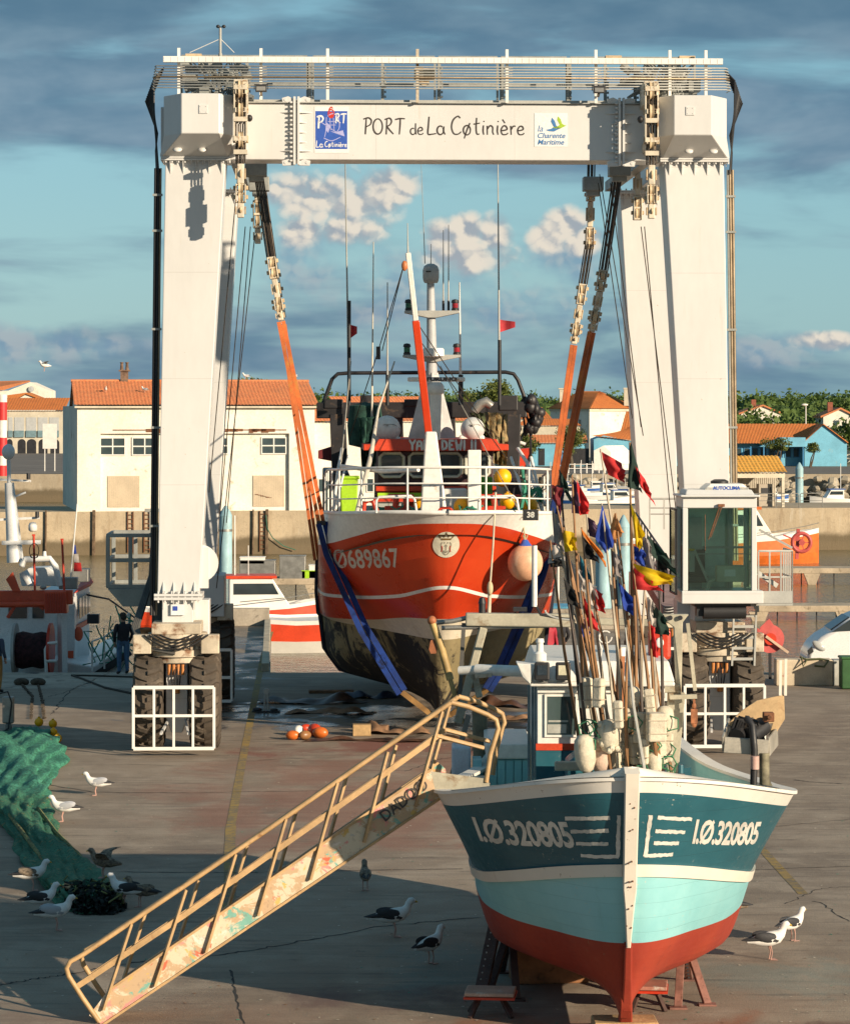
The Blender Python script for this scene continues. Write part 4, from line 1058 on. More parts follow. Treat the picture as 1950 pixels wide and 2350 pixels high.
for k in range(9):
 z=cz(156+k*6.2);q=MB();e=.05*k
 q.tube([(cx(362-k*.8),.25,z-.02),(cx(358-k*.8),-.02,z),(cx(362),-.17,z),(cx(1664),-.17,z),(cx(1671+k*.8),-.02,z),(cx(1666+k*.8),.25,z-.02)],.013 if k!=4 else.022,6)
 obj('hydraulic_pipe',q,M_BRASS if k in(4,)else M_GREYP,CR,smooth=60)
q=MB();n=6
segs=((413,705),(718,1002),(1010,1148),(1156,1310),(1318,1610))
for a,b_ in segs:
 x0,x1=cx(a)*1.0,cx(b_)
 for z in(cz(118),cz(183)):q.bar((x0,1.15,z),(x1,1.15,z),.06,.07)
 q.bar((x0,1.15,14.5),(x0,1.15,cz(118)),.05);q.bar((x1,1.15,14.5),(x1,1.15,cz(118)),.05)
obj('rear_guard_rail',q,M_CG,CR)
for px in(565,711,880,1012,1160,1313,1400,1470,1585):
 q=MB();q.bar((cx(px),1.12,14.45),(cx(px),1.12,cz(122)),.07,.05)
 for k in range(8):q.box((cx(px)+.06,1.1,14.6+k*.11),(.04,.05,.05))
 obj('rear_rail_post',q,M_CG,CR)
q=MB();q.bb((cx(560),.1,14.47),(cx(1480),1.0,14.53));obj('walkway_grating',q,M_GREYP,CR)
def machinery(px0,px1,z0,zt,y0,n,nm='winch_machinery'):
 q=MB();x0,x1=cx(px0),cx(px1)
 for i in range(n):
  c=Vector((random.uniform(x0,x1),y0+random.uniform(0,.8),random.uniform(z0,zt)))
  if random.random()<.5:q.box(c,(random.uniform(.08,.4),random.uniform(.1,.4),random.uniform(.08,.3)))
  else:
   d=Vector((random.uniform(-.2,.2),random.uniform(-.1,.1),random.uniform(-.15,.15)));q.cyl(c-d,c+d,random.uniform(.03,.12),10)
 for i in range(n//2):
  a=Vector((random.uniform(x0,x1),y0,zt));b_=Vector((random.uniform(x0,x1),y0,z0))
  q.tube([a,a.lerp(b_,.4)+Vector((.1,-.1,-.1)),b_],.018,5)
 return obj(nm,q,M_CG,CR)
machinery(425,560,14.6,15.4,.1,34);machinery(1440,1600,14.6,15.4,.1,36)
for px in(445,1410,1580):
 q=MB();x=cx(px);q.box((x,.3,cz(128)),(.36,.3,.08));
 for k in range(9):q.cyl((x-.16+k*.04,.14,cz(132)),(x-.16+k*.04,.14,cz(140)),.012,5)
 obj('valve_bank',q,M_TAN,CR)
q=MB();q.box((cx(975),.5,cz(165)),(.45,.4,.22));q.cyl((cx(975),.4,cz(180)),(cx(975),.7,cz(180)),.12,12);obj('junction_box',q,M_TAN,CR)
for px,s_ in((601,1),(1370,1)):
 q=MB();x=cx(px);q.box((x,-.45,cz(210)),(.25,.14,.15));q.tube([(x-.15,-.42,cz(212)),(x-.15,-.42,cz(201)),(x+.15,-.42,cz(201)),(x+.15,-.42,cz(212))],.015,5);f_=obj('floodlight',q,M_BLK,CR,bevel=.02)
 q=MB();q.box((x,-.525,cz(211)),(.2,.01,.09));obj('lamp_glass',q,M('lamp_glass%d'%px,(.25,.25,.24),.2),f_)
 q=MB();q.bar((x,-.2,cz(222)),(x,-.44,cz(217)),.05);obj('bracket',q,M_CREAM,f_)
q=MB();x=cx(505);q.cyl((x,.5,14.6),(x,.5,cz(60)),.03,8);q.cyl((x,.5,14.6),(x,.5,15.6),.045,8);am=obj('wind_mast',q,M_GREYP,CR,smooth=60)
q=MB();q.bar((x-.05,.5,cz(58)),(x+.1,.5,cz(58)),.02)
for d in(-.05,.08):q.ell((x+d,.48,cz(57)),(.045,.04,.04))
obj('anemometer',q,M_BLK,am,smooth=60)
q=MB();q.tube([(x,.5,cz(85)),(cx(435),.5,cz(117))],.008,4);q.tube([(x,.5,cz(85)),(cx(537),.5,cz(117))],.008,4);obj('guy_wire',q,M_PAINTW,am)
for s_ in(-1,1):
 for k,(dx_,r_,m_)in enumerate(((0.0,.035,M_BLK if s_<0 else M_BRASS),(.075,.032,M_BLK if s_<0 else M_BRASS),(.14,.024,M_BRASS if s_<0 else M_CG))):
  q=MB();xt=s_*(6.44-dx_*.8+.03);xb_=s_*(6.52-dx_*.8)
  zb=3.0 if s_<0 else 4.2
  q.tube([(xt,.25,13.0),(xb_+s_*.05,.25,zb)],r_,8);obj('service_pipe',q,m_,CR,smooth=60)
 q=MB()
 for z in(12.4,11.6,9.4,7.2,5.):q.box((s_*(6.42+(13-z)*.008),.22,z),(.22,.06,.05))
 objs('pipe_clamp',q,M_CG,CR)
 q=MB()
 for k in range(11):
  z0=cz(156+k*5.);x0=s_*(6.38+.02*k)
  q.tube([(x0-s_*.1,.2,z0),(x0+s_*.12,.1+.02*k,z0-.25),(s_*(6.50-.006*k),.15+.03*k,14.1-.03*k),(s_*(6.44+.004*k),.2+.02*k,13.4),(s_*(6.40+.006*k),.2+.02*k,12.9)],.02,6)
 obj('hose_bundle',q,M_BLK,CR,smooth=60)
def chain(p0,p1,segs,w=.26,name_parent=None,dark=False,tilt_y=(0,1,0)):
 """segs: (t0, t1, kind) along p0->p1"""
 par=name_parent or CR
 p0,p1=Vector(p0),Vector(p1);d=(p1-p0);L=d.length;d.normalize()
 yv=Vector((0,1,0));xv=yv.cross(d).normalized();yv=d.cross(xv).normalized()
 Mx=Matrix((xv,yv,d)).transposed()
 white=M_CREAM if dark else M_PULL
 for(t0,t1,kd)in segs:
  a,b_=p0+d*L*t0,p0+d*L*t1;c=(a+b_)/2;h=(b_-a).length
  if kd[0]=='r':
   n=int(kd[1:]or 5);q=MB()
   for k in range(n):
    off=xv*((k-(n-1)/2)*w*.78/max(1,n-1))+yv*(.05 if k%2 else-.05);q.cyl(a+off,b_+off,.017,6)
   obj('wire_rope',q,M_ROPE,par,smooth=60)
  elif kd=='b':
   q=MB()
   for s_ in(-1,1):q.box(c+xv*s_*(w/2-.02),(.03,.26,h),0,Mx)
   for t_ in(-.46,.0,.46):q.box(c+d*h*t_,(w-.02,.2,h*.09),0,Mx)
   o_=obj('pulley_block',q,white,par,bevel=.012)
   q=MB();q.lathe([(.05,-.06),(.15,-.045),(.13,0),(.15,.045),(.05,.06)],c-d*h*.24,18,axis='X',rot=None);q.lathe([(.05,-.06),(.15,-.045),(.13,0),(.15,.045),(.05,.06)],c+d*h*.24,18,axis='X');obj('sheave',q,M_TAN,o_,smooth=40)
   q=MB()
   for s_ in(-1,1):
    for t_ in(-.3,.2):q.box(c+xv*s_*(w/2+.02)+d*h*t_,(.05,.12,.09),0,Mx)
   objs('bolt_boss',q,M_TAN,o_,bevel=.01)
  elif kd=='s':
   q=MB();q.box(c,(w*.62,.16,h*.96),0,Mx)
   o_=obj('link_plate',q,white,par,bevel=.02)
   q=MB();q.ell(c,(w*.17,.14,h*.26),rot=Mx);obj('sheave',q,M_TAN,o_,smooth=60)
   q=MB()
   for s_ in(-1,1):
    q.box(c+xv*s_*w*.42,(.03,.12,h*.5),0,Mx)
   objs('side_bracket',q,M_TAN,o_)
M_PULL=M('greasy_white_block',(.62,.55,.43),.5,var=.12,vs=3,dirt=((.28,.15,.06),.42,5.))
def loc(px,py,D):
 """photo pixel at depth D -> crane frame"""
 v=W(px,py,D)-CR.location;c,s_=math.cos(-R(2.04)),math.sin(-R(2.04))
 return Vector((v.x*c-v.y*s_,v.x*s_+v.y*c,v.z))
for s_,px in((-1,556),(1,1484)):
 x=cx(px)
 chain((x,-.95,cz(206)),(x,-.95,cz(385)),[(0,.13,'b'),(.13,.30,'r6'),(.30,.36,'b'),(.36,.50,'r6'),(.5,.66,'r5'),(.66,.74,'b'),(.74,1,'r6')],.25)
 q=MB()
 for s2_ in(-1,1):q.bar((x+s2_*.135,-.95,cz(203)),(x+s2_*.135,-.95,cz(330)),.03,.2)
 for z in(cz(214),cz(286),cz(330),cz(360)):q.box((x,-1.02,z),(.30,.14,.1))
 q.tube([(x-.14,-1.,cz(205)),(x-.14,-1.,cz(199)),(x+.14,-1.,cz(199)),(x+.14,-1.,cz(205))],.018,6)
 q.bar((x,-.9,cz(220)),(x,.1,cz(225)),.3,.5);q.bar((x,-.9,cz(340)),(x,.1,cz(340)),.2,.2)
 obj('reeving_frame',q,M_PULL,CR,bevel=.01)
 chain((x,-.95,cz(385)),(x,-.95,cz(508)),[(0,.38,'s'),(.38,.72,'b'),(.72,1,'s')],.24)
 q=MB();q.ell((x-s_*.18,-.38,cz(277)),(.07,.09,.08));obj('horn',q,M_BLK,CR,smooth=60)
q=MB();chain(loc(1462,395,70),loc(1462,505,70),[(0,.5,'s'),(.5,1,'b')],.22)
chain(loc(590,378,72.),loc(592,560,72.),[(0,.25,'r4'),(.25,.45,'s'),(.45,.8,'b'),(.8,1,'s')],.24)
chain(loc(1356,372,72),loc(1352,572,72),[(0,.2,'r5'),(.2,.45,'b'),(.45,.75,'s'),(.75,1,'b')],.22,dark=True)
for(px,D_)in((588,67),(1420,67),(1360,71.5),(595,71.5)):
 a=loc(px,385,D_);q=MB();q.box((a.x,a.y,13.2),(.5,.45,.35));q.box((a.x,a.y,13.05),(.34,.3,.3));obj('trolley',q,M_CG,CR,bevel=.02)
FL=[loc(592,390,67),loc(622,590,67),loc(645,736,67),loc(737,1195,67)]
FR_=[loc(1418,390,67),loc(1384,620,67),loc(1357,762,67),loc(1284,1118,67)]
RL=[loc(598,400,71.5),loc(630,620,71.5),loc(650,745,71.5),loc(727,1280,71.5)]
RR_=[loc(1352,560,71.5),loc(1337,652,71.5),loc(1316,790,71.5),loc(1270,1130,71.5)]
for P_,dk in((FL,0),(FR_,1),(RR_,0)):
 chain(P_[0],P_[1],[(0,1,'r6')],.24);chain(P_[1],P_[2],[(0,.34,'b'),(.34,.66,'s'),(.66,.84,'b'),(.84,1.,'s')],.22,dark=bool(dk))
chain(RL[0],RL[1],[(0,1,'r6')],.2);chain(RL[1],RL[2],[(0,.5,'b'),(.5,1,'s')],.2)
for pts in(((563,520,70),(505,1180,70)),((575,520,71),(520,1200,71)),((585,540,70),(497,1350,70)),((1470,520,69),(1555,1210,69)),((1478,520,69),(1540,1200,69)),((1375,400,71),(1475,1000,71)),((1372,420,71),(1450,960,71)),((1400,420,72),(1470,980,72)),((1427,385,69),(1368,760,69)),((548,380,70),(480,1130,70))):
 q=MB();q.tube([loc(*pts[0]),loc(*pts[1])],.013,5);obj('slack_wire',q,M_ROPE,CR)
def green_glass():
 m,t,b,o=mat('green_cab_glass')
 tr=t.new('ShaderNodeBsdfTransparent');tr.inputs[0].default_value=(.88,1.,.94,1)
 gl=t.new('ShaderNodeBsdfGlossy');gl.inputs['Roughness'].default_value=.03;gl.inputs[0].default_value=(.8,.9,.85,1)
 fr_n=t.new('ShaderNodeFresnel');fr_n.inputs[0].default_value=1.5
 mx=t.new('ShaderNodeMixShader');t.l.new(t.math('ADD',fr_n.outputs[0],.03),mx.inputs[0]);t.l.new(tr.outputs[0],mx.inputs[1]);t.l.new(gl.outputs[0],mx.inputs[2]);t.l.new(mx.outputs[0],o.inputs[0])
 return m
M_GG=green_glass()
X0,X1,Y0,Y1,Z0,Z1=5.14,6.78,-1.35,-.12,3.34,5.72
q=MB()
q.bb((X0-.02,Y0-.02,Z0),(X1+.14,Y1,Z0+.28));q.bb((X0,Y0,Z1-.28),(X1,Y1,Z1-.04))
for xx in(X0,X1-.12):
 for yy in(Y0,Y1-.1):q.bb((xx,yy,Z0+.28),(xx+.12,yy+.1,Z1-.28))
cab=obj('operator_cab',q,M_CW,CR,bevel=.015)
q=MB();q.bb((X0-.06,Y0-.12,Z1-.04),(X1+.06,Y1+.05,Z1+.01));q.prism([(X0+.05,Y0-.05,Z1+.01),(X1-.05,Y0-.05,Z1+.01),(X1-.1,Y0+.1,Z1+.12),(X0+.1,Y0+.1,Z1+.12)],(0,1.0,0));obj('roof',q,M_CW,cab,bevel=.03)
for nm,a,b_ in(('front_glass',(X0+.12,Y0+.02,Z0+.28),(X1-.12,Y0+.035,Z1-.28)),('right_glass',(X1-.06,Y0+.1,Z0+.28),(X1-.05,Y1-.1,Z1-.28)),('rear_glass',(X0+.12,Y1-.04,Z0+.28),(X1-.12,Y1-.03,Z1-.28))):
 q=MB();q.bb(a,b_);obj(nm,q,M_GG,cab)
q=MB();q.bb((X0-.16,Y0-.1,Z0+.2),(X0-.145,Y0+.9,Z1-.3));dr=obj('open_door',q,M_GG,cab)
q=MB()
for zz in(Z0+.2,Z1-.33):q.bb((X0-.18,Y0-.1,zz),(X0-.125,Y0+.9,zz+.04))
for yy in(Y0-.1,Y0+.86):q.bb((X0-.18,yy,Z0+.2),(X0-.125,yy+.04,Z1-.3))
q.bb((X0-.02,Y0+.1,Z0+.3),(X0+.0,Y0+.14,Z1-.3))
obj('door_frame',q,M_BLK,dr)
q=MB()
for zz,h in((4.55,.05),(4.42,.02)):q.bb((X0+.12,Y0+.05,zz),(X1-.12,Y0+.09,zz+h))
obj('window_bar',q,M_GREYP,cab)
q=MB();xm=(X0+X1)/2
q.tube([(xm+.0,Y0-.04,Z1-.22),(xm-.25,Y0-.03,4.75)],.012,5);q.tube([(xm+.05,Y0-.04,Z1-.22),(xm-.2,Y0-.03,4.8)],.01,5);q.bar((xm-.32,Y0-.02,5.3),(xm-.32,Y0-.02,4.5),.012);q.box((xm+.03,Y0-.05,Z1-.22),(.14,.07,.06));obj('wiper',q,M_RUST,cab)
q=MB();q.box((xm+.28,Y0+.4,3.98),(.62,.3,.36));q.tube([(xm+.05,Y0+.4,3.9),(xm-.15,Y0+.4,3.8),(xm-.22,Y0+.45,3.62)],.05,8);ds=obj('control_console',q,M('console_beige',(.55,.55,.42),.5),cab,bevel=.02)
q=MB();q.box((xm+.26,Y0+.24,4.0),(.24,.01,.15));obj('sticker',q,M_WHT,ds)
q=MB();q.box((xm-.4,Y0+.75,3.85),(.45,.45,.16));q.box((xm-.42,Y0+.98,4.2),(.45,.12,.6));obj('seat',q,M_BLK,cab,bevel=.04)
q=MB();q.bar((xm-.15,Y0+.5,3.7),(xm-.5,Y0+.45,4.5),.05);q.box((xm-.58,Y0+.3,4.25),(.12,.1,.45));obj('armrest',q,M_GREYP,cab)
q=MB();q.ell((xm-.58,Y0+.28,4.52),(.07,.06,.04));obj('yellow_cap',q,M('yellow_plastic',(.75,.48,.02),.4),cab,smooth=60)
q=MB();q.bb((X0+.15,Y1-.3,3.6),(X0+.55,Y1-.2,5.2));q.bb((X1-.5,Y1-.3,3.6),(X1-.4,Y1-.2,5.4));obj('interior_panel',q,M_GREYP,cab)
q=MB();q.bb((X0+.14,Y1-.10,Z0+.3),(X1-.55,Y1-.06,Z1-.3));obj('added_bright_panel',q,M('added_panel_mint',(.62,.74,.66),.6),cab)  # pale panel added to brighten the cab interior seen through the glass
ax=cx(1662)*.982+.0;q=MB()
q.prism([(ax-.50,Y0+.1,Z1+.02),(ax+.50,Y0+.1,Z1+.02),(ax+.50,Y0+.1,Z1+.14),(ax+.36,Y0+.1,Z1+.25),(ax-.36,Y0+.1,Z1+.25),(ax-.50,Y0+.1,Z1+.14)],(0,.8,0));ac=obj('air_conditioner',q,M_PAINTW,cab,bevel=.04)
q=MB()
for k in range(34):
 xx=ax-.47+k*.0285
 if abs(xx-ax)<.22:q.box((xx,Y0+.096,Z1+.075),(.01,.01,.05))
 else:q.box((xx,Y0+.096,Z1+.12),(.012,.01,.11),0,Matrix.Rotation(.25,3,'Y'))
obj('vent_slots',q,M_GREYP,ac)
q=MB();put_uv(q,text_uv('AUTOCLIMA',.105,0,.004),(ax,Y0+.088,Z1+.155),(1,0,0),(0,0,1));obj('maker_lettering',q,M_SBLUE,ac,recalc=False)
q=MB();q.lathe([(.2,0),(.2,.05),(.12,.09),(0,.09)],(ax-.1,Y0+.5,Z1+.25),20);obj('fan_cap',q,M_BLK,ac,smooth=30)
q=MB();q.cyl((X0+.5,-1.,Z0-.2),(X1-.2,-1.,Z0-.2),.16,14);q.bb((X0+.3,-1.1,Z0-.08),(X1-.1,-.3,Z0-.02));q.bb((X0+.35,-1.05,Z0-.3),(X0+.5,-.8,Z0-.05));obj('under_cab_tank',q,M_BLK,cab,smooth=40)
def rails(pts,h,posts,m,par,nm,r_=.025,mids=(.5,)):
 q=MB();pts=[Vector(p)for p in pts]
 for f in(1.,)+tuple(mids):q.tube([p+Vector((0,0,h*f))for p in pts],r_ if f==1 else r_*.7,6)
 o_=obj(nm,q,m,par,smooth=60)
 for a,b_ in zip(pts[:-1],pts[1:]):
  n=max(1,int((b_-a).length/posts))
  for i in range(n+1):
   p=a.lerp(b_,i/n);q=MB();q.bar(p,p+Vector((0,0,h)),.035);obj('baluster',q,m,o_)
 return o_
q=MB();q.bb((6.8,-1.1,3.28),(7.62,.1,3.33));q.bb((6.86,-1.12,3.33),(7.6,-1.1,3.6));plat=obj('cab_platform',q,M_GREYP,CR)
rails([(6.85,-1.1,3.33),(7.6,-1.1,3.33),(7.6,.1,3.33)],1.15,.25,M_GREYP,plat,'platform_rail')
q=MB();q.bar((6.88,-1.0,4.95),(7.6,-1.1,4.55),.07,.05);q.bar((6.85,-1.0,4.0),(7.3,-.9,3.7),.03,.1);objs('grab_bar',q,M_GREYP,plat)
lad=MB()
for xx in(6.35,6.85):lad.bar((xx,-.5,1.9),(xx+.05,-.5,3.3),.04,.07)
ld=obj('ladder_stiles',lad,M_GREYP,CR)
for k in range(6):q=MB();q.bar((6.36,-.5,2.05+k*.24),(6.88,-.5,2.05+k*.24),.03,.06);obj('ladder_rung',q,M_GREYP,ld)
a0,a1=loc(1556,1392,66.5),loc(1490,1290,73)
q=MB();q.add([a0+Vector((-.35,0,0)),a0+Vector((.35,0,0)),a1+Vector((.35,0,0)),a1+Vector((-.35,0,0))],[(0,1,2,3)]);q.prism([a0+Vector((-.37,0,-.25)),a0+Vector((-.37,0,.02)),a1+Vector((-.37,0,.02)),a1+Vector((-.37,0,-.25))],(.03,0,0));sw=obj('side_gangway',q,M('gangway_mauve',(.30,.20,.19),.7),CR)
rails([a0+Vector((-.35,0,.1)),a1+Vector((-.35,0,.1))],1.15,.7,M_BLK,sw,'gangway_rail')
rails([loc(1490,1215,73),loc(1556,1215,73)],.78,.28,M_GREYP,sw,'landing_rail',mids=(.5,.7))
q=MB();a,b_=-7.65,-6.62;y0c,y1c=1.8,3.6;zt,zb=4.72,3.55
for xx in(a,(a+b_)/2,b_):
 for yy in(y0c,y1c):q.bar((xx,yy,zb),(xx,yy,zt),.09,.09)
for zz in(zb,4.15,zt):
 for yy in(y0c,y1c):q.bar((a,yy,zz),(b_,yy,zz),.085,.085)
 q.bar((a,y0c,zz),(a,y1c,zz),.08,.08);q.bar((b_,y0c,zz),(b_,y1c,zz),.08,.08)
q.bar((b_-.2,y1c+.8,4.3),(b_-.2,y1c+.8,5.2),.08);q.bar((b_+.2,y1c+.8,4.3),(b_+.2,y1c+.8,5.2),.08);q.bar((b_-.35,y1c+.8,5.2),(b_+.3,y1c+.8,5.2),.08)
cg=obj('machinery_cage',q,M_CG,CR,bevel=.006)
q=MB();q.prism([(a+.0,y0c-.1,zb-.05),(b_+.1,y0c-.1,zb-.05),(b_+.1,y0c-.1,zb-.45),(a+.35,y0c-.1,zb-.45)],(0,1.9,0));obj('cage_floor',q,M_CG,cg,bevel=.01)
q=MB();q.bb((b_-.05,y0c+.3,2.2),(b_+.4,y0c+1.6,3.4));q.bb((b_+.1,.8,2.6),(b_+.6,2.0,4.9));obj('engine_box',q,M('engine_dark_grey',(.10,.105,.10),.6,var=.2),CR,bevel=.02)
q=MB()
for k in range(4):q.tube([loc(352+k*3,1200,66),loc(345+k*3,1320,65.8),loc(318+k*4,1400,65),loc(305+k*4,1440,64.2),loc(322+k*3,1485,63.8),loc(372+k*4,1495,63.6),loc(402,1500-k*6,63.6)],.035,8)
obj('hydraulic_hose',q,M('grey_hose',(.10,.095,.085),.5),CR,smooth=60)
q=MB();q.box((-6.72,.5,2.45),(.34,.4,.5),0,R(20));obj('orange_grille',q,M('orange_rust_grille',(.50,.20,.07),.6,var=.3,vs=6,dirt=((.7,.6,.45),.4,6)),CR,bevel=.03)
for s_ in(-1,1):
 q=MB();q.bb((s_*5.8-.55,9.4,2.3),(s_*5.8+.55,10.8,3.36));obj('rear_carriage',q,M_CW,CR,bevel=.02)
 q=MB();q.bb((s_*5.55-.25,.9,2.5),(s_*5.55+.25,1.6,3.3));obj('front_carriage',q,M_CW,CR,bevel=.02)
def smooth_interp(xs,ys,x):
 xs=np.array(xs,float);ys=np.array(ys,float);h=np.diff(xs);dlt=np.diff(ys)/h
 m=np.zeros(len(xs));m[0]=dlt[0];m[-1]=dlt[-1]
 for i in range(1,len(xs)-1):
  m[i]=0 if dlt[i-1]*dlt[i]<=0 else 2*dlt[i-1]*dlt[i]/(dlt[i-1]+dlt[i])
 i=np.clip(np.searchsorted(xs,x)-1,0,len(xs)-2);t=(x-xs[i])/h[i]
 return(2*t**3-3*t**2+1)*ys[i]+(t**3-2*t**2+t)*h[i]*m[i]+(-2*t**3+3*t**2)*ys[i+1]+(t**3-t**2)*h[i]*m[i+1]
class Hull:
 """rows: (y_bow, [(s, half_width, z), ...]) from keel up; y runs to y_end"""
 def __init__(s,cx_,y_end,rows,mats_idx,ns=40,sub=4):
  s.cx=cx_;s.ye=y_end;s.rows=rows;s.sub=sub
  S_=np.linspace(0,1,ns)**1.8;s.S=S_
  K=len(rows);Wd=np.zeros((K,ns));Z=np.zeros((K,ns));Y=np.zeros((K,ns))
  for k,(yb,c)in enumerate(rows):
   c=list(c);ss=[q[0]for q in c]
   Wd[k]=smooth_interp([math.sqrt(q)for q in ss],[q[1]for q in c],np.sqrt(S_));Z[k]=smooth_interp(ss,[q[2]for q in c],S_)
   Y[k]=yb+(y_end-yb)*S_
  s.W,s.Z,s.Y=Wd,Z,Y
  kk=np.arange(K);fine=[];s.mi=[]
  for k in range(K-1):
   for j in range(sub):fine.append(k+j/sub);s.mi.append(mats_idx[k])
  fine.append(K-1)
  s.kf=fine
  def at(A,i):return smooth_interp(kk,A[:,i],np.array(fine))
  s.FW=np.stack([at(Wd,i)for i in range(ns)],1);s.FZ=np.stack([at(Z,i)for i in range(ns)],1);s.FY=np.stack([at(Y,i)for i in range(ns)],1)
 def mesh(s):
  q=MB();nf,ns=s.FW.shape
  for side in(-1,1):
   for k in range(nf-1):
    P=[[(s.cx+side*s.FW[k+d,i],s.FY[k+d,i],s.FZ[k+d,i])for i in range(ns)]for d in(0,1)]
    q.grid(P,s.mi[k])
  q.grid([[(s.cx+sd_*s.FW[k,0],s.FY[k,0],s.FZ[k,0])for k in range(nf)]for sd_ in(-1,1)],s.mi[0])
  for k in range(nf-1):q.mi[-(nf-1)+k]=s.mi[k]
  q.grid([[(s.cx+sd_*s.FW[0,i],s.FY[0,i],s.FZ[0,i])for i in range(ns)]for sd_ in(-1,1)],s.mi[0])
  q.grid([[(s.cx+sd_*s.FW[k,-1],s.FY[k,-1],s.FZ[k,-1])for k in range(nf)]for sd_ in(-1,1)],s.mi[-1])
  return q
 def pt(s,k,y,side,out=0.):
  """point on row k at local y"""
  ys=s.Y[k];w=float(np.interp(y,ys,s.W[k]));z=float(np.interp(y,ys,s.Z[k]))
  return Vector((s.cx+side*(w+out),y,z))
 def line(s,k,side,n=None,out=0.,dz=0.):
  return[Vector((s.cx+side*(s.W[k,i]+out),s.Y[k,i]-(out if i==0 else 0),s.Z[k,i]+dz))for i in range(s.W.shape[1]if n is None else n)]
 def deck(s,k,dz,inset=.06,i0=0):
  q=MB();n=s.W.shape[1]
  q.grid([[(s.cx+sd_*max(0,s.W[k,i]-inset),s.Y[k,i]+inset,s.Z[k,i]+dz)for i in range(i0,n)]for sd_ in(-1,1)])
  return q
def bvh_of(o):
 me=o.data;return BVHTree.FromPolygons([v.co.copy()for v in me.vertices],[tuple(p.vertices)for p in me.polygons])
def hull_red(name,col,col2):
 m,t,b,o=mat(name)
 g=t.new('ShaderNodeTexCoord').outputs['Object']
 n=t.noise(g,.8,5,.6);sc=t.noise(t.vmath('MULTIPLY',g,(2.2,2.2,5)),1.6,7,.75,.6);sp=t.noise(g,3.3,6,.72,.3)
 c=t.mix(t.ramp(n,.3,.7),(*col,1),(*col2,1))
 z=t.sep(g)[2]
 lowm=t.ramp(z,3.9,2.8)
 scr=t.math('MULTIPLY',t.ramp(sc,.635,.66),t.ramp(sp,.50,.60))
 c=t.mix(t.math('MULTIPLY',scr,t.math('ADD',t.math('MULTIPLY',lowm,.75),.12)),c,(.42,.38,.32,1))
 c=t.mix(t.ramp(sp,.60,.76,0,.4),c,(.13,.02,.01,1))
 t.put(b.inputs['Base Color'],c);t.put(b.inputs['Roughness'],t.ramp(n,.3,.7,.22,.38));b.inputs['Specular IOR Level'].default_value=.5
 t.put(b.inputs['Normal'],t.bump(t.noise(g,1.1,2,.4),.10,.12))
 return m
M_HRED=hull_red('trawler_red_paint',(.50,.040,.010),(.58,.060,.014))
def antifoul():
 m,t,b,o=mat('fouled_bottom')
 g=t.new('ShaderNodeTexCoord').outputs['Object']
 z=t.sep(g)[2];x=t.sep(g)[0]
 n=t.noise(t.vmath('MULTIPLY',g,(1,1,.7)),1.5,8,.72,.8);n2=t.noise(g,7,5,.7);n3=t.noise(g,.5,4,.6)
 f=t.ramp(t.math('ADD',n,t.math('ADD',t.ramp(z,.4,2.4,-.10,.06),t.ramp(x,-.6,.9,-.06,.10))),.46,.53)
 c=t.mix(t.ramp(n3,.35,.65),(.30,.245,.13,1),(.21,.17,.085,1))
 c=t.mix(t.ramp(n2,.5,.7,0,.6),c,(.13,.10,.05,1))
 c=t.mix(f,(.016,.014,.012,1),c)
 t.put(b.inputs['Base Color'],c);b.inputs['Roughness'].default_value=.75
 t.put(b.inputs['Normal'],t.bump(t.math('ADD',n2,f),.5,.03))
 return m
M_FOUL=antifoul()
M_HWHITE=M('trawler_white_paint',(.76,.74,.69),.35,var=.06,vs=.7,dirt=((.45,.33,.22),.16,2.2))
M_HCREAM=M('boot_top_cream',(.66,.60,.47),.5,var=.08,vs=.8,dirt=((.40,.30,.16),.35,2.))
M_RED=M('deck_red_paint',(.58,.045,.015),.4,var=.1,vs=2)
M_RED2=M('upperworks_red_paint',(.60,.055,.016),.4,var=.08,vs=1.5)
M_DKGREEN=M('dark_green_net',(.02,.075,.055),.9,var=.3,vs=3,bump=.6,bs=30)
M_BLACKM=M('black_gantry_paint',(.022,.020,.022),.5,var=.25,vs=2,dirt=((.08,.05,.03),.3,3))
M_LIME=M('lime_plastic',(.36,.62,.02),.45,var=.06)
M_YELB=M('yellow_buoy_plastic',(.95,.44,.0),.4,var=.06,vs=3)
M_GLR=glass('wheelhouse_glass',(.03,.04,.045),.08)
TR=thing('fishing_trawler','large red fishing trawler with white bulwark hanging bow first in the boat hoist slings','trawler',(.46,64.3,0),R(2.04),local=True)
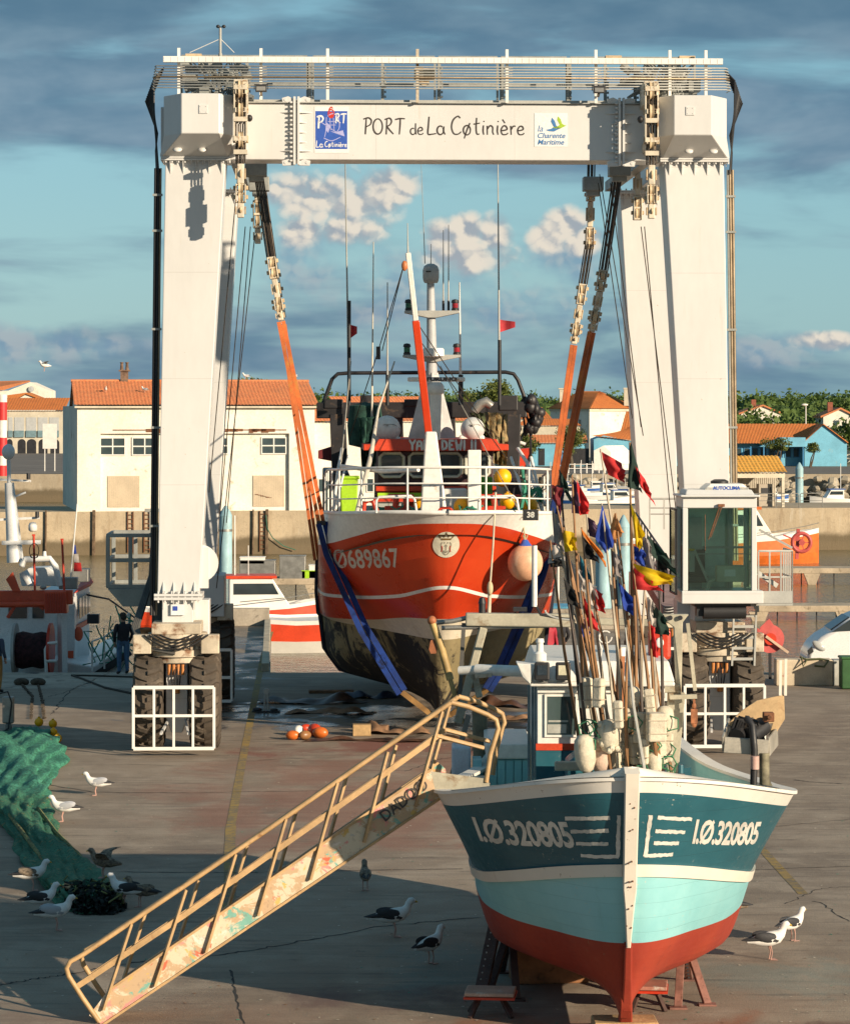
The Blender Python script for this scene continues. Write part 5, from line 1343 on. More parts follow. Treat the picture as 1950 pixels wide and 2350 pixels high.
TROWS=[(3.0,[(0,.10,.48),(.06,.12,.48),(.3,.14,.48),(1,.14,.5)]),(2.8,[(0,.06,.75),(.05,.22,.75),(.12,.45,.8),(.3,1.0,.8),(.6,1.1,.85),(1,.7,1.0)]),(2.6,[(0,.04,1.20),(.05,.45,1.2),(.12,1.0,1.2),(.28,2.15,1.15),(.45,2.5,1.2),(1,1.8,1.5)]),(2.3,[(0,.03,1.75),(.05,.60,1.75),(.12,1.35,1.72),(.26,2.5,1.68),(.45,2.8,1.75),(1,2.3,2.0)]),(1.95,[(0,.02,2.30),(.05,.70,2.34),(.12,1.5,2.42),(.26,2.6,2.50),(.45,2.86,2.52),(1,2.5,2.7)]),(1.6,[(0,.02,2.80),(.05,.80,2.78),(.12,1.62,2.66),(.26,2.66,2.58),(.45,2.88,2.56),(1,2.55,2.65)]),(1.0,[(0,.02,3.52),(.025,.60,3.40),(.05,1.02,3.28),(.12,1.85,3.18),(.26,2.75,3.12),(.45,2.9,3.1),(1,2.6,3.2)]),(.96,[(0,.02,3.60),(.025,.61,3.48),(.05,1.04,3.36),(.12,1.87,3.26),(.26,2.76,3.20),(.45,2.9,3.18),(1,2.6,3.28)]),(.1,[(0,.04,5.05),(.012,.72,5.03),(.03,1.25,4.95),(.07,1.95,4.74),(.13,2.52,4.53),(.26,2.88,4.38),(.5,2.86,4.3),(1,2.6,4.4)]),(-.15,[(0,.06,5.29),(.012,.85,5.29),(.03,1.42,5.28),(.07,2.06,5.24),(.13,2.5,5.2),(.26,2.72,5.15),(.5,2.8,4.9),(1,2.6,4.9)])]
TX=.03
th=Hull(TX,16.5,TROWS,[0,0,0,0,1,2,3,2,4],ns=54,sub=4)
hull_o=obj('hull',th.mesh(),[M_FOUL,M_HCREAM,M_HRED,M_HWHITE,M_HWHITE],TR,smooth=40)
TB=bvh_of(hull_o)
q=th.deck(8,-.25,.05);obj('deck',q,M('deck_grey_green',(.12,.16,.14),.7),TR)
for sd_ in(-1,1):
 q=MB();q.tube(th.line(9,sd_,out=-.02,dz=.01),.05,6);obj('bulwark_cap',q,M_HWHITE,TR,smooth=60)
q=MB()
Wd_=loc(835,1284,66);dirn=Vector((.25,1,0))
project_uv(q,text_uv('IØ689867',.62,0,.012,width=.62),Wd_,Vector((1,0,.07)),Vector((-.22,0,1)),TB,(0,1,0),.008,sub=.25)
obj('registration_number',q,M('registration_white',(.62,.58,.52),.5,dirt=((.4,.06,.02),.35,6.)),hull_o,recalc=False)
cc_=loc(1024,1250,64.6);disc=([(0,0)]+[(.30*math.cos(a),.30*math.sin(a))for a in np.linspace(0,2*math.pi,32,endpoint=False)],[(0,i+1,(i+1)%32+1)for i in range(32)])
q=MB();project_uv(q,disc,cc_,(1,0,0),(0,0,1),TB,(0,1,0),.012,sub=.12);em=obj('crest_disc',q,M('crest_cream',(.70,.66,.52),.5,dirt=((.5,.36,.2),.25,5)),hull_o,recalc=False)
def rib_on(parent,nm,strokes,w,o,k,m,off=.022):
 v,f=ribbons(strokes,w);q=MB();project_uv(q,([(a*k,b_*k)for a,b_ in v],f),o,(1,0,0),(0,0,1),TB,(0,1,0),off);return obj(nm,q,m,parent,recalc=False)
rib_on(em,'crown_emblem',[[(-7,9),(-10,13),(-4,12),(0,14),(4,12),(10,13),(7,9)],[(-7,8),(7,8)],[(-6,7),(6,7)],[(-3,10),(-2,12)],[(3,10),(2,12)],[(0,14),(0,17)]],1.5,cc_+Vector((0,0,.0)),.0175,M('crest_brown',(.20,.12,.04),.6))
rib_on(em,'anchor_emblem',[[(0,2),(0,-9)],[(-3,-6),(0,-9),(3,-6)],[(-2,0),(2,0)],[(-6,4),(-6,0),(-4,-8),(0,-12),(4,-8),(6,0),(6,4)],[(-5,5),(-5,3)],[(-2,5),(-2,3)],[(2,5),(2,3)],[(5,5),(5,3)]],.8,cc_+Vector((0,0,-.02)),.0175,M('crest_grey',(.25,.22,.18),.6))
rib_on(em,'red_fish',[[(-5.5,0),(-5,-4),(-5.8,-8)],[(5.5,0),(5,-4),(5.8,-8)]],1.2,cc_+Vector((0,0,-.02)),.0175,M_SRED)
q=MB();p_=th.pt(9,3.4,-1);q.box(p_+Vector((.02,0,-.35)),(.06,.5,.5));obj('freeing_port',q,M_BLK,hull_o)
def ringline(y_end,dz,n=26,out=-.08):
 L=[]
 for sd_ in(-1,1):
  pts=[th.pt(9,y,sd_,out)+Vector((0,0,dz))for y in np.linspace(.06,y_end,n)]
  L.append(pts)
 return list(reversed(L[0]))+L[1]
q=MB();q.tube(ringline(7.5,1.02),.030,8);rail=obj('bow_rail',q,M_HWHITE,TR,smooth=60)
q=MB();q.tube(ringline(7.5,.66),.018,6);obj('lower_rail',q,M_HWHITE,rail,smooth=60)
q=MB();q.tube(ringline(7.5,.34),.016,6);obj('lower_rail',q,M_HWHITE,rail,smooth=60)
for y in(.1,.9,1.9,3.0,4.2,5.5,7.0):
 for sd_ in(-1,1):
  p=th.pt(9,y,sd_,-.08);q=MB();q.cyl(p,p+Vector((sd_*.0,.0,1.02)),.024,7);obj('stanchion',q,M_HWHITE,rail,smooth=60)
for sd_ in(-1,1):
 q=MB();c=Vector((TX+sd_*1.15,.35,5.28));q.tube([c+Vector((-.42,0,0)),c+Vector((-.42,0,.28)),c+Vector((-.36,0,.36)),c+Vector((.36,0,.38)),c+Vector((.44,0,.3)),c+Vector((.48,0,.05))],.03,7);obj('fairlead_hoop',q,M_HWHITE,rail,smooth=60)
q=MB();x0=loc(992,1100,65.2).x
q.add([(x0-.30,1.0,4.6),(x0+.42,1.0,4.6),(x0+.42,1.6,4.6),(x0-.30,1.6,4.6),(x0-.14,1.05,8.9-1.8),(x0+.10,1.05,8.9-1.8),(x0+.10,1.4,7.1),(x0-.14,1.4,7.1)],[(0,1,2,3),(4,7,6,5),(0,4,5,1),(1,5,6,2),(2,6,7,3),(3,7,4,0)])
sp_=obj('bow_post',q,M_HWHITE,TR,bevel=.03)
q=MB();p=loc(1088,1160,66);q.box((p.x,p.y,5.75),(.30,.25,1.85));obj('vent_post',q,M_HWHITE,TR,bevel=.02)
b0,b1=loc(985,1010,66.5),loc(936,580,65.8);bm1=b0.lerp(b1,.64)
q=MB();q.bar(b0,bm1,.17,.17);boom=obj('derrick_boom',q,M_HRED,TR,bevel=.02)
q=MB();q.bar(bm1,b1,.12,.12);obj('boom_head',q,M_HWHITE,boom,bevel=.015)
q=MB();q.ell(b1+Vector((-.08,0,-.3)),(.07,.06,.12));obj('tackle_block',q,M('orange_block',(.5,.16,.05),.5),boom,smooth=60)
q=MB();e=loc(868,805,67)
for d in(0,.09):q.tube([b1+Vector((-.1,0,-.3)),e+Vector((d,0,0))],.012,5)
q.tube([e,loc(800,1010,68)],.012,5);q.tube([b0.lerp(b1,.55),loc(1205,1110,66.5)],.012,5);q.tube([bm1,loc(1130,1000,67)],.012,4)
obj('rigging',q,M_ROPE,boom)
q=MB();q.tube([e+Vector((0,0,-.2)),e+Vector((0,0,.1))],.05,8);obj('pulley',q,M_BLK,boom)
q=MB();q.tube([loc(905,830,71),loc(868,940,69),loc(850,1050,66.5),loc(818,1178,65.5)],[.02,.03,.06,.05],7);obj('stay_tackle',q,M('pale_rope',(.52,.48,.40),.8),TR,smooth=60)
q=MB();q.tube([loc(805,830,72),loc(783,1060,66.5)],.018,5);q.tube([loc(1010,840,70),loc(1200,1190,65)],.012,5);obj('forestay',q,M('stay_wire',(.35,.32,.26),.6),TR)
yw=6.4;zt=loc(1000,1036,70.7).z;zb=4.1
xL,xR=loc(866,1050,70.7).x,loc(1132,1050,70.7).x;xc=(xL+xR)/2
q=MB();q.bb((xL,yw,zb),(xR,yw+4.5,zt+.02));whs=obj('wheelhouse',q,M('wheelhouse_dark',(.05,.02,.022),.5,var=.1),TR,bevel=.03)
q=MB();q.bb((xL-.02,yw-.04,zb),(xR+.02,yw,5.62));obj('lower_front',q,M_RED2,whs)
q=MB();q.bb((xL-.05,yw-.30,5.60),(xR+.05,yw-.04,5.72));obj('red_band',q,M_RED2,whs,bevel=.01)
q=MB();q.bb((xL+.0,yw-.33,5.44),(xR-.1,yw-.30,5.56));obj('green_band',q,M_LIME,whs)
q=MB();q.prism([(xL-.15,yw-.5,zt+.02),(xR+.18,yw-.5,zt+.02),(xR+.05,yw-.46,zt+.31),(xL+.02,yw-.46,zt+.31)],(0,4.8,0));q.bb((xL-.35,yw-.35,zt+.03),(xR+.35,yw+4.2,zt+.18));nbd=obj('name_visor',q,M_RED2,whs,bevel=.015)
def block_letters(mb,text,h,o,y,m=0):
 """slab capitals cut from plate"""
 Gm={'Y':[[(0,1),(.3,.55),(.3,0)],[(.62,1),(.3,.55)]],'A':[[(0,0),(.1,.9),(.5,.9),(.6,0)],[(.08,.4),(.55,.4)]],'N':[[(.05,0),(.05,1)],[(.05,.9),(.5,.1)],[(.52,0),(.52,1)]],'D':[[(.05,0),(.05,1),(.4,.95),(.58,.6),(.55,.25),(.35,.04),(.05,0)]],'E':[[(.5,1),(.08,1),(.08,0),(.52,0)],[(.08,.5),(.42,.5)]],'W':[[(0,1),(.15,0),(.32,.6),(.5,0),(.64,1)]],'I':[[(.15,0),(.15,1)]]}
 x=0;st=[]
 for ch in text:
  if ch==' ':x+=.45;continue
  for s_ in Gm[ch]:
   for a,b_ in zip(s_[:-1],s_[1:]):st.append((x+a[0],a[1],x+b_[0],b_[1]))
   for a in s_:st.append((x+a[0]-.09,a[1],x+a[0]+.09,a[1]))if a[1]in(0,1)else None
  x+=(.42 if ch=='I' else.82)
 for(x0,z0,x1,z1)in st:
  mb.bar((o[0]+(x0-x/2)*h,y,o[1]+z0*h),(o[0]+(x1-x/2)*h,y,o[1]+z1*h),.012,.20*h,up=(0,1,0))if False else mb.bar((o[0]+(x0-x/2)*h,y,o[1]+z0*h),(o[0]+(x1-x/2)*h,y,o[1]+z1*h),.26*h,.02,up=(0,-1,0))
q=MB();block_letters(q,'YANN DEWI II',.21,(loc(1018,1020,70.2).x,zt+.06),yw-.50);obj('name_lettering',q,M_WHT,nbd)
wins=((868,930,1040,1094),(935,994,1040,1094),(1000,1062,1040,1094),(1065,1126,1040,1094))
for(a,b_,c,d)in wins:
 pa,pb=loc(a,c,70.65),loc(b_,d,70.65);xa,xb,za,zb_=pa.x,pb.x,pb.z,pa.z
 r_=.09;xa+=.04;xb-=.04;rr=[(xa+r_,za),(xb-r_,za),(xb,za+r_),(xb,zb_-r_),(xb-r_,zb_),(xa+r_,zb_),(xa,zb_-r_),(xa,za+r_)]
 q=MB();q.tube([(x,yw-.05,z)for x,z in rr],.045,6,closed=True);f_=obj('window_frame',q,M('seal_grey%d'%a,(.60,.60,.50),.5),whs,smooth=60)
 q=MB();q.prism([(x,yw-.03,z)for x,z in rr],(0,.02,0));obj('pane',q,M_GLR,f_)
xm=loc(990,900,72).x;ym=7.6
q=MB();q.lathe([(.62,0),(.16,1.75)],(xm,ym,zt+.2),4,rot=None);obj('mast_cone',q,M('cone_grey',(.50,.50,.49),.5),TR)
q=MB();q.tube([(xm,ym,zt+1.9),(xm,ym,loc(985,800,72).z)],[.14,.13],14);q.tube([(xm,ym,loc(985,800,72).z),(xm-.03,ym,loc(985,640,72).z)],[.125,.09],14);mast=obj('radar_mast',q,M('mast_grey',(.42,.43,.44),.5,var=.06),TR,smooth=50)
def platform(py,wd,par):
 z=loc(985,py,72).z;q=MB()
 q.prism([(xm-wd,ym-.2,z+.06),(xm-wd,ym-.2,z),(xm-.1,ym-.2,z-.12),(xm+.1,ym-.2,z-.12),(xm+wd,ym-.2,z),(xm+wd,ym-.2,z+.06)],(0,.4,0));o_=obj('spreader',q,M_GREYP,par,bevel=.01)
 for s_,cn in((-1,'green_glass'),(1,'red_glass')):
  q=MB();q.lathe([(.05,.05),(.09,.06),(.09,.11),(.075,.12),(.075,.25),(.10,.26),(.08,.33),(0,.35)],(xm+s_*(wd-.1),ym-.1,z),12);obj('navigation_lamp',q,[M_BLK],o_,smooth=40)
  q=MB();q.lathe([(.078,.13),(.078,.24)],(xm+s_*(wd-.1),ym-.105,z),12);obj('lens',q,M(cn+str(py),(.01,.12,.05)if s_<0 else(.30,.01,.02),.2),o_,smooth=40)
platform(719,.68,mast);platform(820,.72,mast)
z=loc(985,648,72).z;q=MB();q.lathe([(.16,-.02),(.19,.03),(.205,.12),(.205,.30),(.17,.40),(.09,.455),(0,.47)],(xm-.02,ym,z),22);dome=obj('satellite_dome',q,M('dome_grey',(.40,.40,.38),.4,var=.03),mast,smooth=50)
q=MB();q.box((xm-.09,ym-.205,z+.26),(.13,.01,.03));obj('dome_mark',q,M_BLK,dome)
z=loc(985,822,72).z;q=MB();q.lathe([(.22,0),(.27,.02),(.27,.18),(.24,.22),(0,.23)],(xm+.03,ym-.35,z+.02),24);obj('radar_drum',q,M_HWHITE,mast,smooth=40)
z=loc(985,905,70).z;q=MB();q.lathe([(.16,0),(.20,.05),(.20,.2),(.14,.28),(.1,.3)],(xm+.03,ym-1.9,z),20);sc_=obj('radar_scanner',q,M_HWHITE,TR,smooth=40)
q=MB();q.bb((xm-.66,ym-1.97,z+.31),(xm+.74,ym-1.84,z+.42));bar_=obj('scanner_bar',q,M_HWHITE,sc_,bevel=.03)
q=MB();put_uv(q,text_uv('FURUNO',.12,0,.006,width=1.5),(xm+.17,ym-1.976,z+.365),(1,0,0),(0,0,1));obj('maker_lettering',q,M_INK,bar_,recalc=False)
q=MB();q.tube([(xm,ym-1.9,zt+.3),(xm+.03,ym-1.9,z)],.14,12);obj('scanner_pedestal',q,M_HWHITE,sc_,smooth=50)
for(px,py,r_)in((888,985,.34),(1084,985,.30)):
 c=loc(px,py,71.2);q=MB();q.ell(c,(r_,r_,r_),20,12);d_=obj('search_light',q,M_HWHITE if px<1000 else M('matt_grey_white',(.55,.56,.55),.6),TR,smooth=60)
 q=MB();q.tube([c+Vector((-r_*.85,-.16,-.02)),c+Vector((-r_*.2,-r_*.95,.12)),c+Vector((r_*.5,-r_*.85,.12)),c+Vector((r_*.98,-.1,.0))],.012,5);q.cyl(c+Vector((0,-r_,.1)),c+Vector((0,-r_-.03,.1)),.03,8);obj('seam',q,M_GREYP,d_)
 q=MB();q.box(c+Vector((-.02,.0,-r_*.85)),(r_*2.1,.3,.22));obj('cradle',q,M_HWHITE,d_,bevel=.05)
for(px,py)in((800,1040),):
 c=loc(px,py,71)
def whip(px,pt_,pb,D,r_=.018,base=None,m=None,px_top=None,lab='whip_aerial'):
 q=MB();a,b_=loc(px,pb,D),loc(px_top or px,pt_,D);q.tube([a,a.lerp(b_,.5),b_],[r_*1.6,r_,r_*.6],6);w_=obj(lab,q,m or M_GREYP,TR,smooth=60)
 if base:q=MB();q.tube([a,loc(px,base,D)],r_*2.2,8);obj('aerial_base',q,M_BLK,w_,smooth=60)
whip(801,370,930,74,.022,690,px_top=792);whip(1146,370,930,74,.022,780,px_top=1142);whip(889,648,930,74,.022,860)
whip(853,555,990,73,.02,1000,M('cream_whip',(.60,.56,.46),.5),857);whip(1057,648,930,74,.028,860,M_HWHITE,1054);whip(988,560,650,72,.012,px_top=989);whip(936,512,585,65.8,.014,px_top=935)
whip(1017,528,715,72,.014,690);whip(1029,516,715,72,.014,690);whip(975,370,605,73,.008,px_top=966);whip(941,665,718,72,.014)
def pennant(px,py,D,w_,h,m,par,nm='pennant',fl=1):
 p=loc(px,py,D);q=MB()
 q.grid([[p+Vector((fl*w_*t,.06*math.sin(t*5),-h*.5*t*(1.2 if side else.35)-(h if side else 0)*(1-t)))for t in np.linspace(0,1,7)]for side in(0,1)])
 q.grid([[v+Vector((0,.006,0))for v in[p+Vector((fl*w_*t,.06*math.sin(t*5),-h*.5*t*(1.2 if side else.35)-(h if side else 0)*(1-t)))for t in np.linspace(0,1,7)]]for side in(0,1)])
 return obj(nm,q,m,par,smooth=60)
M_FRED=M('faded_red_cloth',(.42,.03,.04),.8,var=.2,vs=3)
pennant(1144,733,74,.42,.34,M_FRED,TR);pennant(798,743,74,.24,.42,M_FRED,TR)
yg=11.0;Dg=64.3+yg
def lg(px,py):return loc(px,py,Dg)
q=MB();a,b_=lg(727,942),lg(1208,940);q.bar(a,b_,.35,.42);gt=obj('stern_gantry',q,M_BLACKM,TR,bevel=.03)
for px in(775,1178):
 q=MB();q.bar(lg(px,950),lg(px+(6 if px<1000 else-4),1120),.42 if px<1000 else.36,.4);obj('gantry_post',q,M_BLACKM,gt,bevel=.02)
for px in(838,915,1035):q=MB();q.bar(lg(px,950),lg(px+3,1030),.2,.2);obj('gantry_post',q,M_BLACKM,gt,bevel=.02)
q=MB()
for(px,py,w_,h)in((765,927,.5,.25),(842,920,.35,.3),(1165,925,.5,.4),(945,925,.4,.2)):q.box(lg(px,py),(w_,.4,h))
obj('gantry_gear',q,M_BLACKM,gt,bevel=.03)
q=MB();q.tube([lg(738,935),lg(762,870),lg(775,858),lg(800,856),lg(1160,854),lg(1178,858),lg(1188,872),lg(1212,935)],.05,8);obj('gantry_arch',q,M_BLACKM,gt,smooth=60)
q=MB()
for i in range(60):
 t_=random.random();c=lg(1205+26*math.sin(t_*3),915+75*t_);q.ell(c+Vector((random.uniform(-.1,.1),random.uniform(-.2,.2),0)),(random.uniform(.06,.16),.12,random.uniform(.08,.2)),7,5)
obj('black_hydraulics',q,M_BLACKM,gt,smooth=60)
q=MB()
for k in range(9):
 x=1180+random.uniform(-30,25);q.tube([lg(x,930),lg(x+random.uniform(-20,20),985),lg(x+random.uniform(-20,20),1040),lg(x+random.uniform(-30,10),1090)],.03,5)
obj('hanging_cables',q,M_BLACKM,gt,smooth=60)
def drape(nm,pts_top,pts_bot,m,par,n=14,depth=.25,cat=None):
 q=MB();rows=[]
 for j in range(n+1):
  t_=j/n;row=[]
  for i in range(13):
   u=i/12;a=pts_top[0].lerp(pts_top[1],u);b_=pts_bot[0].lerp(pts_bot[1],u)
   row.append(a.lerp(b_,t_)+Vector((.04*math.sin(u*19+t_*3),-depth*abs(math.sin(u*11+j*.3))*.6+random.uniform(-.03,.03),random.uniform(-.03,.03))))
  rows.append(row)
 q.grid(rows);q.grid([[v+Vector((0,.12,0))for v in r_]for r_ in rows]);return obj(nm,q,m,par,smooth=60)
drape('green_net',(loc(815,960,73),loc(868,955,73)),(loc(832,1080,73),loc(858,1082,73)),M_DKGREEN,TR)
q=MB();q.lathe([(.0,0),(.42,.1),(.46,.6),(.40,1.1),(.0,1.2)],loc(838,1030,73.5),18);obj('net_bundle',q,M_DKGREEN,TR,smooth=60)
M_TWINE=M('tan_netting',(.34,.24,.11),.9,var=.35,vs=5,bump=.8,bs=25,dirt=((.08,.10,.05),.5,4))
drape('hanging_net',(loc(1110,945,73),loc(1162,950,73)),(loc(1132,1060,72),loc(1160,1075,72)),M_TWINE,TR,depth=.4)
drape('olive_net',(loc(1075,948,74),loc(1120,945,74)),(loc(1105,990,74),loc(1135,1010,74)),M('olive_net',(.12,.15,.06),.9,var=.3,vs=4,bump=.6,bs=25),TR,depth=.4)
q=MB();q.tube([loc(1088,945,72),loc(1100,928,72),loc(1115,922,72),loc(1128,932,72)],[.1,.13,.13,.1],10);obj('exhaust_bend',q,M_GALV,TR,smooth=60)
def hbitt(px,D):
 p=loc(px,1178,D);q=MB()
 for s_ in(-.17,.17):q.cyl(p+Vector((s_,0,-.2)),p+Vector((s_*.6,0,.42)),.07,10)
 q.box(p+Vector((0,0,.12)),(.75,.16,.1));q.box(p+Vector((0,0,.40)),(.6,.18,.08));q.box(p+Vector((0,0,-.02)),(.9,.2,.06));return obj('mooring_bitt',q,M_RED,TR,bevel=.015)
hbitt(920,66.2);hbitt(1122,66.2);hbitt(1165,68)
q=MB();p=loc(848,1178,66);q.tube([p+Vector((-.15,0,-.05)),p+Vector((-.12,0,.25)),p+Vector((.08,0,.28)),p+Vector((.2,0,-.05))],.06,8);obj('red_cleat',q,M_RED,TR,smooth=60)
q=MB();p=loc(1022,1178,64.9);q.tube([p+Vector((-.22,0,-.05)),p+Vector((-.1,0,.12)),p+Vector((.1,0,.12)),p+Vector((.22,0,-.05))],.035,8);obj('bow_eye',q,M_RED,TR,smooth=60)
q=MB();a,b_=loc(780,1175,69),loc(822,1095,69);q.prism([(a.x+.05,a.y,4.5),(b_.x-.05,a.y,4.5),(b_.x,a.y,b_.z),(a.x,a.y,b_.z)],(0,.7,0));q.bb((a.x-.04,a.y-.04,b_.z-.05),(b_.x+.04,a.y+.74,b_.z+.02));obj('lime_bin',q,M_LIME,TR,bevel=.03)
q=MB();a,b_=loc(1100,1140,69),loc(1130,1095,69);q.bb((a.x,a.y,5.),(b_.x,a.y+.5,b_.z));obj('green_crate',q,M('crate_green',(.10,.35,.03),.5),TR,bevel=.02)
for(px,py,r_,D)in((1153,1096,.21,67.5),(965,1160,.17,66.5),(1060,1163,.20,66.3),(1165,1150,.19,67),(1213,1160,.21,67.8),(1195,1180,.16,68)):
 c=loc(px,py,D);q=MB();q.ell(c,(r_,r_,r_*1.05),16,10);b1_=obj('yellow_float',q,M_YELB,TR,smooth=60);q=MB();q.lathe([(.05,r_*.9),(.045,r_*1.15),(0,r_*1.2)],c,8);obj('float_eye',q,M_YELB,b1_,smooth=60)
M_TEALR=M('turquoise_rope',(.05,.30,.20),.85,var=.3,vs=6)
q=MB()
for(px,D)in((870,66.5),(905,66.3),(960,66.),(1075,66),(1130,67),(1180,68),(1215,68.5)):
 for k in range(6):
  p=loc(px+random.uniform(-14,14),1172+random.uniform(-6,8),D);a=random.uniform(0,6)
  q.tube([p+Vector((.22*math.cos(a+j),.2*math.sin(a+j),.07*math.sin(3*j+k)))for j in range(6)],.022,5)
obj('rope_coils',q,M_TEALR,TR,smooth=60)
q=MB();q.tube([loc(1196,1070,67.5),loc(1205,1120,67.4),loc(1196,1165,67.3),loc(1180,1200,67.2)],.04,6);q.tube([loc(1200,1075,67.5),loc(1199,1130,67.4),loc(1215,1170,67.3)],.03,6)
for k in range(9):
 a=loc(1225,1135,68.2);q.tube([a+Vector((.2*math.cos(k+j),.15*math.sin(k+j),.18*math.sin(1.7*j+k)))for j in range(7)],.016,5)
obj('turquoise_rope',q,M_TEALR,TR,smooth=60)
q=MB()
for i in range(3):
 for k in range(6):a=loc(868+i*24,1150,69.8);q.bb((a.x,a.y,4.75+k*.12),(a.x+.24,a.y+.5,4.84+k*.12))
obj('fish_boxes',q,M('grey_fish_box',(.35,.36,.35),.6),TR)
q=MB();a,b_=loc(1005,1160,69),loc(1072,1122,69);q.bb((a.x,a.y,a.z-.3),(b_.x,a.y+.8,b_.z));obj('white_hatch',q,M_HWHITE,TR,bevel=.03)
q=MB();q.box(loc(895,1140,69)+Vector((.2,0,-.08)),(1.2,.3,.08));q.box(loc(1085,1140,69)+Vector((.3,0,-.02)),(.7,.3,.12));objs('red_frame',q,M_RED,TR,bevel=.01)
q=MB();p=lg(730,1035);q.prism([p,p+Vector((.38,0,.12)),p+Vector((.42,0,-.28)),p+Vector((.0,0,-.2))],(0,.9,0));obj('red_wing_board',q,M('dark_red_board',(.16,.012,.015),.6),TR)
q=MB();p=lg(1195,1030);q.prism([p,p+Vector((.25,0,.02)),p+Vector((.22,0,-.5)),p+Vector((-.05,0,-.5))],(0,.6,0));obj('red_locker',q,M_RED,TR)
q=MB();q.tube([lg(1205,1020),lg(1185,1012),lg(1175,1030)],.05,8);q.tube([loc(1188,1030,70),loc(1208,1060,69),loc(1245,1175,68.2)],.045,8);q.tube([loc(1172,1050,69.5),loc(1192,1110,68.7),loc(1215,1178,68.2)],.04,8);q.tube([loc(1218,1050,69.5),loc(1232,1110,68.7),loc(1250,1160,68.2)],.04,8)
objs('starboard_rail_frame',q,M_HWHITE,TR,smooth=60)
q=MB();q.tube([loc(785,1030,70),loc(775,1085,68.5),loc(765,1170,67.5)],.04,8);q.tube([loc(800,1045,69),loc(785,1100,68),loc(770,1170,67)],.03,8);q.tube([loc(783,1070,67.5),loc(880,1082,66.),loc(960,1078,65)],.05,8);objs('port_rail_frame',q,M_HWHITE,TR,smooth=60)
q=MB();q.bb((lg(740,0).x,yg-3,4.2),(lg(800,0).x,yg+4,6.0));q.bb((lg(1150,0).x,yg-3,4.2),(lg(1200,0).x,yg+4,5.8));objs('winch_housing',q,M_BLACKM,TR,bevel=.05)
bc=loc(1203,1290,65.6)+Vector((0,-.25,0));fb_=thing('fender_buoy','big pale orange round fender buoy with blue cap hanging at the trawler bow','buoy',CR.matrix_world@bc if False else(Matrix.Translation(CR.location)@Matrix.Rotation(R(2.04),4,'Z'))@bc)
wc=Vector(fb_.location)
q=MB();q.ell(wc,(.40,.40,.42),28,18);obj('float_body',q,M('faded_orange_buoy',(.72,.40,.24),.45,var=.15,vs=2.,dirt=((.75,.62,.46),.4,1.6)),fb_,smooth=60)
q=MB();q.lathe([(.17,.37),(.10,.45),(.06,.52),(0,.53)],wc,14);obj('blue_cap',q,M_SBLUE,fb_,smooth=60)
topw=W(1190,1188,65.3);q=MB();q.tube([wc+Vector((0,0,.5)),wc.lerp(topw,.8)+Vector((.05,0,.15)),topw],.018,6);q.tube([wc+Vector((0,0,.5)),wc+Vector((-.05,0,.62)),wc+Vector((.05,0,.62)),wc+Vector((0,0,.5))],.02,6);obj('lanyard',q,M('pale_lanyard',(.5,.42,.25),.8),fb_,smooth=60)
hr_=thing('hanging_line','white rope with a lashed knot hanging down the starboard bow of the red trawler','rope',W(1122,1350,64.8))
q=MB();q.tube([W(1137,1130,64.6),W(1131,1250,64.4),W(1124,1345,64.5)],.022,6);q.tube([W(1124,1345,64.5),W(1120,1440,64.6)],.045,7);obj('line',q,M('pale_rope2',(.55,.48,.36),.8),hr_,smooth=60)
q=MB();q.ell(W(1124,1350,64.45),(.07,.07,.16));obj('knot',q,M('knot_rope',(.55,.45,.28),.9),hr_,smooth=60)
M_STRAP=M('orange_strap',(.50,.12,.025),.7,var=.25,vs=1.2,dirt=((.42,.20,.05),.45,1.5))
M_SLEEVE=M('blue_sleeve',(.002,.028,.17),.85,var=.35,vs=2.,dirt=((.005,.012,.05),.4,2.))
M_STRAPY=M('yellow_brown_strap',(.24,.13,.04),.8,var=.3,vs=2)
def strap(mb,pts,w_,t_=.05,n=2):
 """flat webbing: two bands side by side"""
 for s_ in((-1,1)if n==2 else(0,)):
  P=[];pts=[Vector(p)for p in pts];rows=[[],[],[],[]]
  for i,p in enumerate(pts):
   d=(pts[min(i+1,len(pts)-1)]-pts[max(i-1,0)]).normalized();yv=Vector((0,1,0));xv=d.cross(yv).normalized()
   c=p+xv*s_*w_*.28+yv*s_*.05
   for k,(a,b_)in enumerate(((-1,-1),(1,-1),(1,1),(-1,1))):rows[k].append(c+xv*a*w_*(.24 if n==2 else.5)+yv*b_*t_)
  mb.grid(rows,closed_u=True)
def sub_pts(P,n=6):
 out=[]
 for a,b_ in zip(P[:-1],P[1:]):out+=[Vector(a).lerp(Vector(b_),i/n)for i in range(n)]
 return out+[Vector(P[-1])]
SF=thing('lifting_sling','front lifting sling of orange straps and blue sleeves wrapped under the trawler bow','sling',CR.location,R(2.04),'slings of the boat hoist',local=True)
for nm,side,(t0,t1)in(('strap',-1,(loc(645,738,67),loc(737,1200,67))),('strap',1,(loc(1357,762,67),loc(1286,1118,67)))):
 q=MB();strap(q,sub_pts([t0,t1]),.19,.04);o_=obj('orange_strap',q,M_STRAP,SF)
 q=MB();q.box(t1,(.22,.2,.1));obj('shackle',q,M_BLK,o_,bevel=.02)
q=MB();strap(q,sub_pts([loc(738,1200,67),loc(756,1270,67),loc(834,1443,67),loc(922,1588,67.1)]),.27,.09);obj('blue_sleeve',q,M_SLEEVE,SF)
q=MB();strap(q,sub_pts([loc(1284,1118,67),loc(1262,1240,67),loc(1240,1318,67),loc(1200,1415,67),loc(1149,1532,67),loc(1118,1582,67.1)]),.25,.09);obj('blue_sleeve',q,M_SLEEVE,SF)
